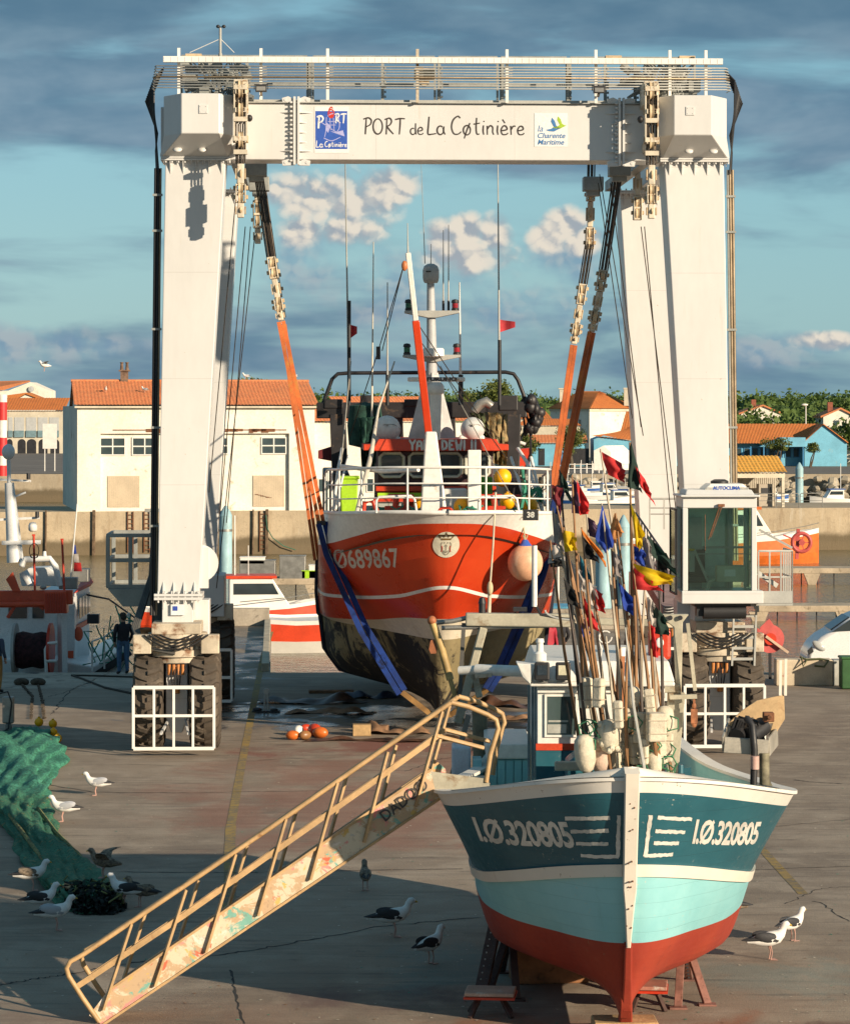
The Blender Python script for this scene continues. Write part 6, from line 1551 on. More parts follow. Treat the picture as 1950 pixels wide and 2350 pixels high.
kz=.44;q=MB();strap(q,sub_pts([loc(922,1588,67.1),Vector((TX-.22,3.15,kz)),Vector((TX+.22,3.15,kz)),loc(1118,1582,67.1)],3),.12,.05,1);obj('keel_strap',q,M_STRAPY,SF)
SR=thing('lifting_sling','rear lifting sling of darker straps behind the front one','sling',CR.location,R(2.04),'slings of the boat hoist',local=True)
yr=loc(0,0,71.5).y
pL=loc(727,1285,71.5);
q=MB();strap(q,sub_pts([loc(650,745,71.5),pL]),.16,.04);obj('orange_strap',q,M_STRAP,SR)
q=MB();strap(q,sub_pts([pL]+[th.pt(k,7.2,-1,.05)for k in(6,5,4,3,2,1)]+[Vector((TX,7.2,.42))]+[th.pt(k,7.2,1,.05)for k in(1,2,3,4,5,6)]+[loc(1264,1150,71.5)],3),.08,.14,1);obj('dark_sleeve',q,M('dark_sleeve',(.010,.014,.03),.8),SR)
q=MB();strap(q,sub_pts([loc(1316,792,71.5),loc(1264,1150,71.5)]),.18,.04);obj('orange_strap',q,M_STRAP,SR)
def boat_paint(name,col,col2,dirtc=(.2,.2,.18),amt=.12,rough=.4,plank=True):
 m,t,b,o=mat(name)
 g=t.new('ShaderNodeTexCoord').outputs['Object']
 n=t.noise(g,1.0,5,.6);n2=t.noise(g,6,5,.7);st=t.noise(t.vmath('MULTIPLY',g,(3,3,.5)),1.4,6,.7,.4)
 c=t.mix(t.ramp(n,.3,.7),(*col,1),(*col2,1))
 c=t.mix(t.ramp(st,.66-amt*.4,.80,0,.55),c,(*dirtc,1))
 c=t.mix(t.ramp(n2,.68,.76,0,.5),c,(*dirtc,1))
 t.put(b.inputs['Roughness'],t.ramp(n2,.3,.7,rough-.06,rough+.12))
 z=t.math('ADD',t.sep(g)[2],t.math('MULTIPLY',t.noise(g,.5,1,.4),.12))
 pl=t.math('FRACT',t.math('MULTIPLY',z,5.5));gro=t.ramp(t.math('ABSOLUTE',t.math('SUBTRACT',pl,.5)),.47,.5,1.,.0)
 if plank:c=t.mix(t.math('MULTIPLY',t.math('SUBTRACT',1.,gro),t.ramp(n,.3,.7,.15,.5)),c,(*[q_*.55 for q_ in col],1))
 chip=t.math('MULTIPLY',t.ramp(t.noise(g,16,4,.7),.64,.67),t.ramp(t.noise(g,1.7,3,.6),.5,.62));c=t.mix(t.math('MULTIPLY',chip,.8),c,(.50,.46,.38,1)if plank else(.26,.17,.10,1));t.put(b.inputs['Base Color'],c)
 t.put(b.inputs['Normal'],t.bump(t.math('ADD',t.math('MULTIPLY',gro,.35 if plank else 0),t.math('ADD',t.noise(g,1.8,2,.4),t.math('MULTIPLY',n2,.06))),.22,.05))
 return m
M_TEAL=boat_paint('deep_teal_paint',(.016,.088,.118),(.024,.114,.148),(.07,.20,.21),.12,.36)
M_AQUA=boat_paint('pale_aqua_paint',(.22,.50,.53),(.29,.58,.60),(.18,.40,.39),.20,.45)
M_BRED=boat_paint('brick_red_antifouling',(.30,.035,.018),(.36,.05,.022),(.16,.03,.02),.25,.65,False)
M_BWH=boat_paint('chalky_white_paint',(.66,.60,.51),(.74,.68,.58),(.42,.30,.18),.18,.5,False)
M_RAIL=boat_paint('rail_off_white',(.66,.62,.56),(.73,.70,.64),(.34,.26,.18),.14,.5,False)
BX=2.41
FB=thing('fishing_boat','small teal and pale aqua fishing boat with red bottom propped on stands in the foreground','boat',(BX,34.6,0))
BR=[(34.75,[(0,.05,.27),(.2,.06,.27),(1,.07,.27)]),(34.6,[(0,.05,.44),(.08,.14,.46),(.2,.42,.50),(.4,.80,.52),(.65,.75,.55),(1,.4,.8)]),(34.45,[(0,.05,.80),(.08,.50,.80),(.2,1.14,.78),(.36,1.52,.76),(.65,1.4,.8),(1,.8,1.05)]),(34.2,[(0,.05,1.28),(.08,.74,1.27),(.2,1.40,1.28),(.32,1.68,1.30),(.45,1.74,1.32),(.7,1.5,1.36),(1,1.0,1.5)]),(33.95,[(0,.05,2.11),(.06,.72,2.0),(.14,1.30,1.84),(.25,1.66,1.68),(.36,1.78,1.62),(.55,1.72,1.60),(.75,1.45,1.64),(1,1.1,1.8)]),(33.92,[(0,.05,2.26),(.06,.76,2.15),(.14,1.34,1.98),(.25,1.70,1.81),(.36,1.81,1.75),(.55,1.74,1.73),(.75,1.47,1.77),(1,1.1,1.93)]),(33.6,[(0,.05,3.15),(.05,1.0,3.03),(.12,1.62,2.87),(.22,2.06,2.70),(.32,2.19,2.60),(.45,2.05,2.52),(.65,1.62,2.5),(1,1.2,2.62)]),(33.56,[(0,.05,3.29),(.05,1.07,3.18),(.12,1.70,3.02),(.22,2.14,2.85),(.32,2.27,2.75),(.45,2.12,2.67),(.65,1.68,2.65),(1,1.25,2.77)])]
bh=Hull(BX,43.3,BR,[0,0,0,1,2,3,4],ns=52,sub=5)
bhull=obj('hull',bh.mesh(),[M_BRED,M_AQUA,M_BWH,M_TEAL,M_RAIL],FB,smooth=38)
mv=bh.mesh();BBV=BVHTree.FromPolygons([Vector(v)for v in mv.v],mv.f)
def cap(k,w_,h,m,par,nm,dz=0.):
 q=MB()
 for sd_ in(-1,1):
  L=bh.line(k,sd_);rows=[[],[],[],[]]
  for i,p in enumerate(L):
   o_=.035 if bh.W[k,i]>.1 else 0.0
   x_in=BX+sd_*max(0.001,bh.W[k,i]-w_)
   rows[0].append(Vector((x_in,p.y+.02,p.z+dz)));rows[1].append(Vector((p.x+sd_*o_,p.y-.02,p.z+dz)))
   rows[2].append(Vector((p.x+sd_*o_,p.y-.02,p.z+dz+h)));rows[3].append(Vector((x_in,p.y+.02,p.z+dz+h)))
  q.grid(rows,closed_u=True)
 return obj(nm,q,m,par,smooth=40)
cap(7,.17,.04,M_RAIL,FB,'cap_rail',.002)
wale=MB()
for sd_ in(-1,1):
 A=[p+Vector((sd_*.035,-.012,0))for p in bh.line(4,sd_)];B_=[p+Vector((sd_*.035,-.012,0))for p in bh.line(5,sd_)]
 wale.grid([bh.line(4,sd_),A,B_,bh.line(5,sd_)])
obj('rubbing_strake',wale,M_BWH,FB,smooth=30)
q=MB();nS=bh.W.shape[1]
q.grid([[(BX+sd_*max(0,bh.W[5,i]-.06),bh.Y[5,i]+.1,bh.Z[5,i]+.08)for i in range(6,nS)]for sd_ in(-1,1)]);obj('deck',q,M('deck_aqua',(.20,.36,.35),.7,dirt=((.15,.12,.09),.4,2)),FB)
q=MB()
for sd_ in(-1,1):q.grid([[(BX+sd_*max(0,bh.W[7,i]-.12),bh.Y[7,i]+.04,bh.Z[7,i])for i in range(20,nS)],[(BX+sd_*max(0,bh.W[5,i]-.08),bh.Y[5,i]+.1,bh.Z[5,i]+.08)for i in range(20,nS)]])
obj('inner_bulwark',q,M_AQUA,FB)
q=MB();fd=[]
for i in range(0,23):
 fd.append(i)
q.grid([[(BX+t_*max(0.0,bh.W[7,i]-.05),bh.Y[7,i]+.02,bh.Z[7,i]+.05+.12*(1-t_*t_))for i in fd]for t_ in np.linspace(-1,1,9)])
i=fd[-1];q.grid([[(BX+t_*(bh.W[7,i]-.05),bh.Y[7,i]+.02,bh.Z[7,i]+.05+.12*(1-t_*t_))for t_ in np.linspace(-1,1,9)],[(BX+t_*(bh.W[7,i]-.45),bh.Y[7,i]+.12,bh.Z[7,i]-.45)for t_ in np.linspace(-1,1,9)]])
obj('foredeck',q,M_BWH,FB,smooth=40)
q=MB();sp=[(BX+.02,34.86,.26),(BX+.01,34.45,.86),(BX,34.1,1.6),(BX-.0,33.88,2.3),(BX,33.52,3.42)]
def stem(mb,pts,ws,dp):
 P=[Vector(p)for p in pts];rows=[[],[],[],[]]
 for i,p in enumerate(P):
  d=(P[min(i+1,len(P)-1)]-P[max(i-1,0)]).normalized();n=Vector((0,-d.z,d.y)).normalized()
  if n.y>0:n=-n
  for k,(a,b_)in enumerate(((-1,1),(1,1),(1,-1),(-1,-1))):rows[k].append(p+Vector((a*ws[i]/2,0,0))+n*dp*b_)
 mb.grid(rows,closed_u=True);mb.add([r_[-1]for r_ in rows],[(0,1,2,3)]);mb.add([r_[0]for r_ in rows],[(0,1,2,3)])
stem(q,[(BX,34.17,1.28),(BX,34.0,1.75),(BX,33.94,2.0),(BX,33.86,2.3),(BX,33.52,3.42)],[.05,.11,.16,.16,.175],.10);obj('stem_post',q,M_BWH,FB,bevel=.012)
q=MB();stem(q,[(BX+.02,34.95,.20),(BX+.02,34.7,.42),(BX+.01,34.42,.85),(BX,34.17,1.28)],[.17,.13,.10,.09],.07);obj('stem_foot',q,M_BRED,FB,bevel=.02)
q=MB()
for z_,y_ in((1.75,33.9),(1.98,33.84),(2.1,33.80),(2.33,33.74),(2.7,33.64),(3.0,33.55),(1.5,33.99)):
 for s_ in(-.03,.035):q.ell((BX+s_*random.uniform(.3,1),y_-.0,z_+random.uniform(-.03,.03)),(.010,.03,.012),6,4)
objs('bolt_head',q,M_RUST,FB)
M_BWL=M('painted_white_mark',(.66,.64,.58),.5,dirt=((.10,.26,.27),.30,14.))
q=MB()
def mark(px,py,D,txt,size,skew,slope,width,sh):
 o_=W(px,py,D);project_uv(q,text_uv(txt,size,sh,.013,width=width,spacing=.92),o_,Vector((1,0,slope)),Vector((skew,0,1)),BBV,(0,1,0),.006,sub=.12)
mark(1198,1900,35.2,'I.Ø.320805',.44,-.35,.11,.62,0.)
obj('registration_number',q,M_BWL,bhull,recalc=False)
q=MB();mark(1653,1899,35.2,'I.Ø.320805',.44,-.05,-.20,.50,.35)
obj('registration_number',q,M_BWL,bhull,recalc=False)
def brush(pts):
 v,f=ribbons([[(a,b_)for a,b_ in pts]],8.5)
 return v,f
def bar_mark(segs,nm):
 q=MB()
 for(x0,y0,x1,y1)in segs:
  o_=W(x0,y0,34.4);e=W(x1,y1,34.4);L=(e-o_).length;d=(e-o_).normalized();up=Vector((-d.z,0,d.x));h=.045
  n=14;vs=[];
  for i in range(n+1):
   a=L*i/n;j=random.uniform(-.006,.006);vs+=[(a,-h/2+j),(a,h/2+random.uniform(-.006,.006))]
  project_uv(q,(vs,[(2*i,2*i+2,2*i+3,2*i+1)for i in range(n)]),o_,d,up,BBV,(0,1,0),.006)
 obj(nm,q,M_BWL,bhull,recalc=False)
bar_mark(((1293,1868,1391,1858),(1306,1899,1389,1889),(1319,1928,1389,1920),(1330,1956,1412,1950),(1410,1952,1411,1852)),'bow_chevrons')
bar_mark(((1498,1858,1580,1870),(1494,1890,1565,1900),(1491,1919,1551,1926),(1470,1948,1538,1952),(1472,1950,1482,1852)),'bow_chevrons')
for px in(1331,1385,1514,1562):
 p=W(px,1780,34.6);q=MB();q.cyl(p+Vector((0,0,-.06)),p+Vector((0,0,.02)),.04,8);obj('cleat_bolt',q,M_RUST,FB)
D_=38.6
def X_(px,D=D_):return(px-CXP)*D/F_PX
def Z_(py,D=D_):return H_CAM-(py-HZ)*D/F_PX
wx0,wx1=X_(1231),X_(1524);yb=D_
M_WHW=M('wheelhouse_white',(.76,.74,.68),.4,var=.04,vs=1.,dirt=((.55,.42,.28),.10,3.))
q=MB();q.bb((wx0,yb,1.9),(wx1,yb+2.6,Z_(1552)));whh=obj('wheelhouse',q,M_WHW,FB,bevel=.015)
q=MB();q.bb((wx0-.01,yb-.035,1.85),(wx1+.01,yb,Z_(1722)));obj('teal_lower_panel',q,M_TEAL,whh)
q=MB();q.bb((wx0-.012,yb-.045,Z_(1721)),(wx1+.012,yb-.0,Z_(1706)));obj('red_stripe',q,M('bright_red_stripe',(.62,.06,.015),.5),whh)
q=MB();q.bb((wx0-.10,yb-.22,Z_(1572)),(wx1+.12,yb+2.8,Z_(1570)+.05));q.prism([(wx0-.10,yb-.22,Z_(1570)+.05),(wx1+.12,yb-.22,Z_(1570)+.05),(wx1+.05,yb-.05,Z_(1516)),(wx0+.0,yb-.05,Z_(1516))],(0,2.6,0));rfw=obj('roof',q,M_WHW,FB,bevel=.02)
q=MB();q.bb((wx0+.0,yb-.05,Z_(1590)),(wx1,yb,Z_(1576)));obj('drip_moulding',q,M_WHW,whh,bevel=.01)
for(a,b_,lab)in((1254,1320,0),(1440,1505,1)):
 q=MB();x0,x1,z0,z1=X_(a),X_(b_),Z_(1686),Z_(1598)
 q.bb((x0-.03,yb-.03,z0-.03),(x0,yb-.0,z1+.03));q.bb((x1,yb-.03,z0-.03),(x1+.03,yb-.0,z1+.03));q.bb((x0,yb-.03,z1),(x1,yb,z1+.03));q.bb((x0,yb-.03,z0-.03),(x1,yb,z0))
 w_=obj('window',q,M_WHW,whh);q=MB();q.bb((x0,yb-.012,z0),(x1,yb-.004,z1));obj('pane',q,glass('boat_glass%d'%lab,(.05,.075,.075),.05),w_)
 q=MB();q.bb((x0+.01,yb-.018,z0+.02),(x0+.26,yb-.014,z0+.14));q.bb((x0+.02,yb-.016,z0+.17),(x1-.1,yb-.013,z0+.195));obj('shelf_behind_glass',q,M('shelf_grey',(.40,.40,.36),.6),w_)
 q=MB();q.tube([(x1-.02,yb-.02,z0+.22),(x1-.07,yb-.025,z1-.12),(x1-.16,yb-.02,z1-.02)],.006,5);obj('window_wiper',q,M_BLK,w_)
q=MB()
for k,dx_ in enumerate((-.10,-.05,-.01)):q.bar((wx0+dx_,yb+.15-.03*k,1.9),(wx0+dx_,yb+.15-.03*k,Z_(1575)),.035,.05)
obj('corner_trim',q,M('worn_blue_grey',(.22,.27,.28),.6,var=.2,vs=3,dirt=((.30,.12,.05),.3,5)),whh,bevel=.004)
for px,on in((1241,0),(1289,1)):
 x=X_(px);z=Z_(1536);q=MB();q.box((x,yb-.30,z),(.20,.10,.24));wl=obj('work_light',q,M_BLK,FB,bevel=.02)
 q=MB();q.box((x,yb-.355,z+.02),(.13,.008,.13));obj('lamp_glass',q,M('lamp_reflector%d'%on,(.62,.58,.42)if on else(.03,.045,.06),.25),wl)
 q=MB();q.bar((x-.08,yb-.24,z-.15),(x+.08,yb-.24,z-.15),.02);q.bar((x,yb-.2,z-.15),(x,yb-.2,z+.1),.03);obj('bracket',q,M_GALV,wl)
q=MB();q.prism([(wx0-.28,yb-.28,Z_(1518)),(wx0-.02,yb-.3,Z_(1521)),(wx0-.10,yb-.3,Z_(1566)),(wx0-.2,yb-.28,Z_(1550))],(0,.4,0));obj('side_hood',q,M_WHW,rfw,bevel=.01)
q=MB();q.lathe([(.09,0),(.09,.10),(.05,.13),(.045,.24),(.06,.25),(.05,.3)],(X_(1238),yb-.05,Z_(1516)),14);obj('dome_lamp',q,M_WHW,rfw,smooth=40)
q=MB();q.tube([(X_(1095),yb+.6,Z_(1546)),(X_(1212),yb+.2,Z_(1544))],.075,14);q.tube([(X_(1055),yb+.7,Z_(1550)),(X_(1100),yb+.6,Z_(1546))],.06,12);obj('life_raft_tube',q,M_WHW,FB,smooth=40)
q=MB();q.prism([(X_(1092),yb+.5,Z_(1565)),(X_(1130),yb+.4,Z_(1560)),(X_(1130),yb+.4,Z_(1552)),(X_(1092),yb+.5,Z_(1556))],(0,.3,0));obj('tube_cradle',q,M_CREAM,FB)
sx0,sx1=X_(1120,39.6),X_(1214,39.6)
q=MB();q.bb((sx0,39.6,1.7),(sx1,41.4,Z_(1742,39.6)))
for k in range(5):x=sx0+(sx1-sx0)*(k+.15)/5;q.bb((x,39.56,1.7),(x+.10,39.6,Z_(1744,39.6)))
obj('aqua_casing',q,M_AQUA,FB)
q=MB();q.bb((sx0-.03,39.5,Z_(1740,39.6)),(sx1+.02,41.4,Z_(1706,39.6)));obj('casing_top',q,M_WHW,FB,bevel=.02)
q=MB();q.bb((X_(1037,39.8),39.8,1.9),(X_(1080,39.8),40.4,Z_(1715,39.8)));obj('fish_bin',q,M('pale_blue_bin',(.50,.56,.62),.5),FB,bevel=.03)
q=MB();q.bb((X_(1085,39.7),39.7,1.9),(X_(1105,39.7),40.2,Z_(1745,39.7)));obj('aqua_locker',q,M_AQUA,FB)
q=MB();q.prism([(X_(1302,37.4),37.4,2.3),(X_(1470,37.4),37.4,2.3),(X_(1440,37.4),37.4,Z_(1735,37.4)),(X_(1320,37.4),37.4,Z_(1735,37.4)),(X_(1300,37.4),37.4,Z_(1752,37.4))],(0,.6,0));obj('anchor_winch',q,M_TEAL,FB,bevel=.04)
q=MB();q.bar(W(1272,1758,37.),W(1340,1757,37.),.10,.12);obj('winch_beam',q,M_CREAM,FB,bevel=.02)
M_STG=M('weathered_beige_steel',(.40,.37,.28),.6,var=.15,vs=2,dirt=((.20,.13,.07),.4,3.))
Dg=42.2
def g2(px,py,D=Dg):return W(px,py,D)
q=MB();q.bar(g2(1068,1421),g2(1330,1424),.19,.19);sg=obj('gantry_beam',q,M_STG,FB,bevel=.02)
q=MB();q.bar(g2(1330,1425),g2(1520,1430),.1,.1);obj('gantry_beam',q,M_STG,FB,bevel=.01)
q=MB();q.tube([g2(990,1430),g2(1040,1425),g2(1070,1418)],.035,8);q.tube([g2(1013,1441),g2(1300,1434)],.035,8);obj('spreader_tube',q,M_GALV,FB,smooth=60)
q=MB();q.bar(g2(1109,1440),g2(1050,1660),.17,.12);q.bar(g2(1088,1550),g2(1100,1600),.14,.1);obj('gantry_leg',q,M_STG,FB,bevel=.015)
q=MB();q.bar(g2(1064,1430),g2(1052,1650),.06,.06);obj('gantry_brace',q,M('dark_steel_brace',(.09,.085,.075),.6),FB)
q=MB();q.bar(g2(1075,1640),g2(1033,1795),.08,.08);obj('boarding_rail_leg',q,M_GALV,FB)
q=MB();q.tube([g2(991,1425),g2(1012,1485),g2(1033,1560)],.055,8);q.tube([g2(1033,1560),g2(1062,1660)],.035,8);obj('davit_tube',q,M('ochre_davit',(.50,.34,.13),.6,var=.2,vs=3,dirt=((.2,.08,.03),.4,4)),FB,smooth=50)
q=MB();q.prism([g2(988,1470),g2(997,1466),g2(1004,1490),g2(1000,1500),g2(988,1500),g2(984,1490)],(0,.08,0));q.ell(g2(991,1424),(.07,.07,.07));objs('hanging_block',q,M('orange_steel_block',(.38,.13,.05),.6,var=.2),FB,smooth=40)
q=MB();q.cyl(g2(1106,1412),g2(1106,1382),.05,10);q.lathe([(.06,0),(.04,.08),(0,.1)],g2(1106,1385),10);q.box(g2(1193,1398),(.2,.1,.06));objs('stern_light',q,M_BLK,FB,smooth=40)
q=MB();q.tube([g2(1225,1250,41),g2(1227,1385,41),g2(1240,1410,41),g2(1290,1420,41),g2(1370,1425,41)],.022,6);q.tube([g2(1180,1405),g2(1215,1425),g2(1260,1428)],.012,5);objs('cable_loop',q,M_BLK,FB,smooth=60)
q=MB();q.cyl(g2(1226,1252,41.),g2(1226,1392,41.),.04,8);obj('white_staff',q,M_WHW,FB,smooth=60)
q=MB();q.box(g2(1217,1182,41),(.22,.1,.15));pl_=obj('mast_plate',q,M_BLK,FB)
q=MB();put_uv(q,text_uv('38',.11,0,.004),g2(1217,1182,40.94),(1,0,0),(0,0,1));obj('plate_number',q,M_BWL,pl_,recalc=False)
q=MB();q.prism([g2(1518,1410,40.8),g2(1580,1410,40.8),g2(1566,1428,40.8),g2(1563,1600,40.8),g2(1552,1600,40.8),g2(1545,1440,40.8),g2(1530,1428,40.8)],(0,.14,0))
q.prism([g2(1532,1590,40.8),g2(1572,1590,40.8),g2(1556,1775,40.8),g2(1530,1775,40.8)],(0,.14,0));q.prism([g2(1518,1570,40.78),g2(1560,1570,40.78),g2(1560,1590,40.78),g2(1518,1590,40.78)],(0,.2,0));obj('gantry_post',q,M_STG,FB,bevel=.012)
for a in(1537,1560):q=MB();q.cyl(g2(a,1418,40.78),g2(a,1418,40.75),.035,10);obj('eye_hole',q,M_DARK,FB)
q=MB();q.bar(g2(1577,1430,40.6),g2(1594,1585,40.6),.05,.05);q.bar(g2(1536,1600,40.6),g2(1598,1598,40.6),.07,.06);obj('gantry_strut',q,M_STG,FB)
q=MB();q.bar(g2(1592,1604,40.6),g2(1592,1620,40.6),.03);q.box(g2(1592,1643,40.6),(.09,.08,.20));q.ell(g2(1592,1620,40.6),(.03,.03,.05));q.ell(g2(1592,1660,40.6),(.04,.03,.06));obj('rusty_block',q,M('rust_orange_block',(.32,.12,.05),.7,var=.3,vs=8),FB,smooth=40)
q=MB();q.bar(g2(1548,1650,39.5),g2(1536,1790,39.5),.08,.1);obj('stay_post',q,M_STG,FB)
q=MB();q.cyl(W(1424,1500,38.),W(1414,1790,38.),.055,12);mp=obj('timber_mast',q,M('varnished_timber',(.34,.12,.04),.5,var=.2,vs=3,stretch=(1,1,.2)),FB,smooth=50)
q=MB();q.cyl(W(1425,1485,38.),W(1424,1505,38.),.062,12);obj('mast_cap',q,M_WHW,mp,smooth=50)
for(px,py)in((1362,1510),(1470,1515),(1500,1530)):
 q=MB();q.prism([W(px-16,py+60,38.3),W(px+16,py+60,38.3),W(px+3,py-15,38.3),W(px-4,py-15,38.3)],(0,.05,0));obj('white_fin',q,M_WHW,FB)
q=MB();q.tube([W(1378,1450,38.6),W(1372,1470,38.6),W(1380,1490,38.6),W(1375,1520,38.6),W(1369,1560,38.6)],.012,5);q.tube([W(1388+15*math.cos(a),1462+14*math.sin(a),38.6)for a in np.linspace(0,5.5,12)],.01,5);obj('loose_twine',q,M_PAINTW,FB)
q=MB();q.tube([W(1310+60*math.cos(a),1400+22*math.sin(a),38.9)for a in np.linspace(0,math.pi,14)],.014,6);obj('hoop',q,M_GREYP,FB,smooth=60)
q=MB();q.box(W(1512,1478,39.5),(.30,.3,.42));fc_=obj('red_tank',q,M('red_plastic_tank',(.60,.05,.02),.35),FB,bevel=.05)
q=MB();q.ell(W(1513,1475,39.33),(.055,.02,.07));obj('white_tag',q,M_WHT,fc_,smooth=60)
M_ALU=M('dull_aluminium',(.42,.39,.33),.5,metal=.4,var=.12,vs=3)
Dh=36.6
def h3_(px,py,D=Dh):return W(px,py,D)
hp=[h3_(1668,1680),h3_(1760,1690),h3_(1765,1728),h3_(1660,1720)]
q=MB();q.bar(h3_(1660,1709),h3_(1762,1716),.04,.20,up=(0,0,1));q.bar(h3_(1658,1708),h3_(1672,1664,37.2),.03,.20);q.bar(h3_(1763,1714),h3_(1782,1690,37.2),.03,.24);q.add([h3_(1660,1726),h3_(1762,1732),h3_(1775,1716,37.2),h3_(1668,1700,37.2)],[(0,1,2,3)]);hc=obj('hauler_tray',q,M_ALU,FB,bevel=.006)
q=MB();q.prism([h3_(1662,1668,37.1),h3_(1700,1632,37.1),h3_(1735,1608,37.1),h3_(1798,1594,37.1),h3_(1800,1650,37.1),h3_(1772,1695,37.1),h3_(1760,1700,37.1),h3_(1772,1660,37.1)],(0,.03,0));obj('guard_plate',q,M('ochre_plate',(.55,.38,.20),.5,var=.12,vs=3,dirt=((.30,.15,.06),.3,4)),hc,bevel=.004)
q=MB();q.bar(h3_(1789,1596,37.1),h3_(1790,1515,37.1),.035);q.bar(h3_(1801,1596,37.1),h3_(1802,1512,37.1),.035);obj('guide_bars',q,M_BWH,hc)
q=MB()
for k in range(7):
 a=random.uniform(1672,1700);q.tube([h3_(a,1690,36.9),h3_(a+15,1645+random.uniform(-8,12),36.8),h3_(a+40,1655+random.uniform(-8,8),36.8),h3_(a+55,1700,36.9)],.022,6)
q.cyl(h3_(1720,1690,36.8),h3_(1750,1665,37.),.12,12);q.cyl(h3_(1690,1690,36.8),h3_(1700,1672,37.),.10,12);obj('hydraulic_motor',q,M_BLK,hc,smooth=50)
q=MB();q.box(h3_(1762,1645,36.8),(.14,.14,.12));q.cyl(h3_(1765,1646,36.7),h3_(1765,1646,36.6),.035,10);obj('rusty_motor',q,M_RUST,hc,bevel=.01)
q=MB();q.tube([h3_(1712,1648,36.6),h3_(1725,1665,36.5),h3_(1730,1720,36.5),h3_(1728,1800,36.5)],.045,8);obj('hydraulic_hose',q,M_BLK,hc,smooth=60)
q=MB();q.tube([h3_(1731,1735,36.45),h3_(1731,1765,36.45)],.055,10);
obj('striped_sleeve',q,M('striped_sleeve',(.55,.35,.30),.6),hc,smooth=60)
q=MB();q.cyl(h3_(1753,1728),h3_(1753,1800),.065,10);q.prism([h3_(1748,1765),h3_(1755,1768),h3_(1772,1804),h3_(1744,1802)],(0,.06,0));obj('hauler_post',q,M('mossy_post',(.22,.20,.13),.7,var=.3,vs=6),hc,smooth=50)
q=MB();q.bar(h3_(1560,1772,36.2),h3_(1585,1770,36.2),.02,.10);q.cyl(W(1561,1755,35.6),W(1561,1785,35.6),.035,8);obj('green_bitt',q,M_TEAL,FB)
CLOTH={'red':(.66,.035,.035),'maroon':(.24,.03,.04),'darkgreen':(.018,.045,.035),'blue':(.02,.06,.36),'orange':(.66,.20,.02),'paleorange':(.66,.30,.10),'yellow':(.78,.52,.01),'black':(.018,.018,.018),'grey':(.30,.27,.26),'white':(.60,.55,.50),'teal':(.03,.20,.27),'purple':(.13,.07,.12)}
CM={}
def cloth(cn):
 if cn not in CM:
  m,t,b,o=mat('cloth_'+cn);col=CLOTH[cn]
  g=t.new('ShaderNodeTexCoord').outputs['Object'];n=t.noise(g,5,5,.65)
  c=t.mix(t.ramp(n,.3,.7),(*[q_*.72 for q_ in col],1),(*[min(.85,q_*1.15)for q_ in col],1));t.put(b.inputs['Base Color'],c);b.inputs['Roughness'].default_value=.8
  tl=t.new('ShaderNodeBsdfTranslucent');t.put(tl.inputs[0],c);mx=t.new('ShaderNodeMixShader');mx.inputs[0].default_value=.35
  t.l.new(b.outputs[0],mx.inputs[1]);t.l.new(tl.outputs[0],mx.inputs[2]);t.l.new(mx.outputs[0],o.inputs[0]);CM[cn]=m
 return CM[cn]
M_CANE=M('bamboo_cane',(.30,.15,.06),.6,var=.25,vs=4,stretch=(1,1,.3),dirt=((.08,.04,.02),.4,6))
M_CANE2=M('dark_pole',(.05,.035,.028),.5,var=.2)
M_CANE3=M('pale_pole',(.42,.36,.27),.5,var=.15)
M_FOAM=M('weathered_foam',(.62,.55,.42),.75,var=.14,vs=5,bump=.3,bs=30,dirt=((.34,.26,.16),.35,7))
M_FOAMP=M('pinkish_foam',(.60,.44,.34),.7,var=.14,vs=5,bump=.3,bs=30,dirt=((.30,.18,.12),.4,8))
def flag_mesh(p,tri,seed,tear=0):
 """tri: 3-4 world corners: hoist top, hoist bottom, fly corners; hanging cloth with folds"""
 rr=random.Random(seed);q=MB();a,b_=tri[0],tri[1];c=tri[2];d=tri[3]if len(tri)>3 else tri[2]
 nu,nv=9,8;rows=[]
 for i in range(nu+1):
  u=i/nu;row=[]
  for j in range(nv+1):
   v=j/nv;pt=a.lerp(b_,v).lerp(d.lerp(c,v),u)
   amp=.07*u
   pt=pt+Vector((0,amp*math.sin(v*9+rr.random()*.2+seed)+.04*math.sin(u*7+seed*2),0))
   if i==nu:pt+=Vector((rr.uniform(-.02,.02),0,rr.uniform(-.035,.02)))
   row.append(pt)
  rows.append(row)
 q.grid(rows)
 return q
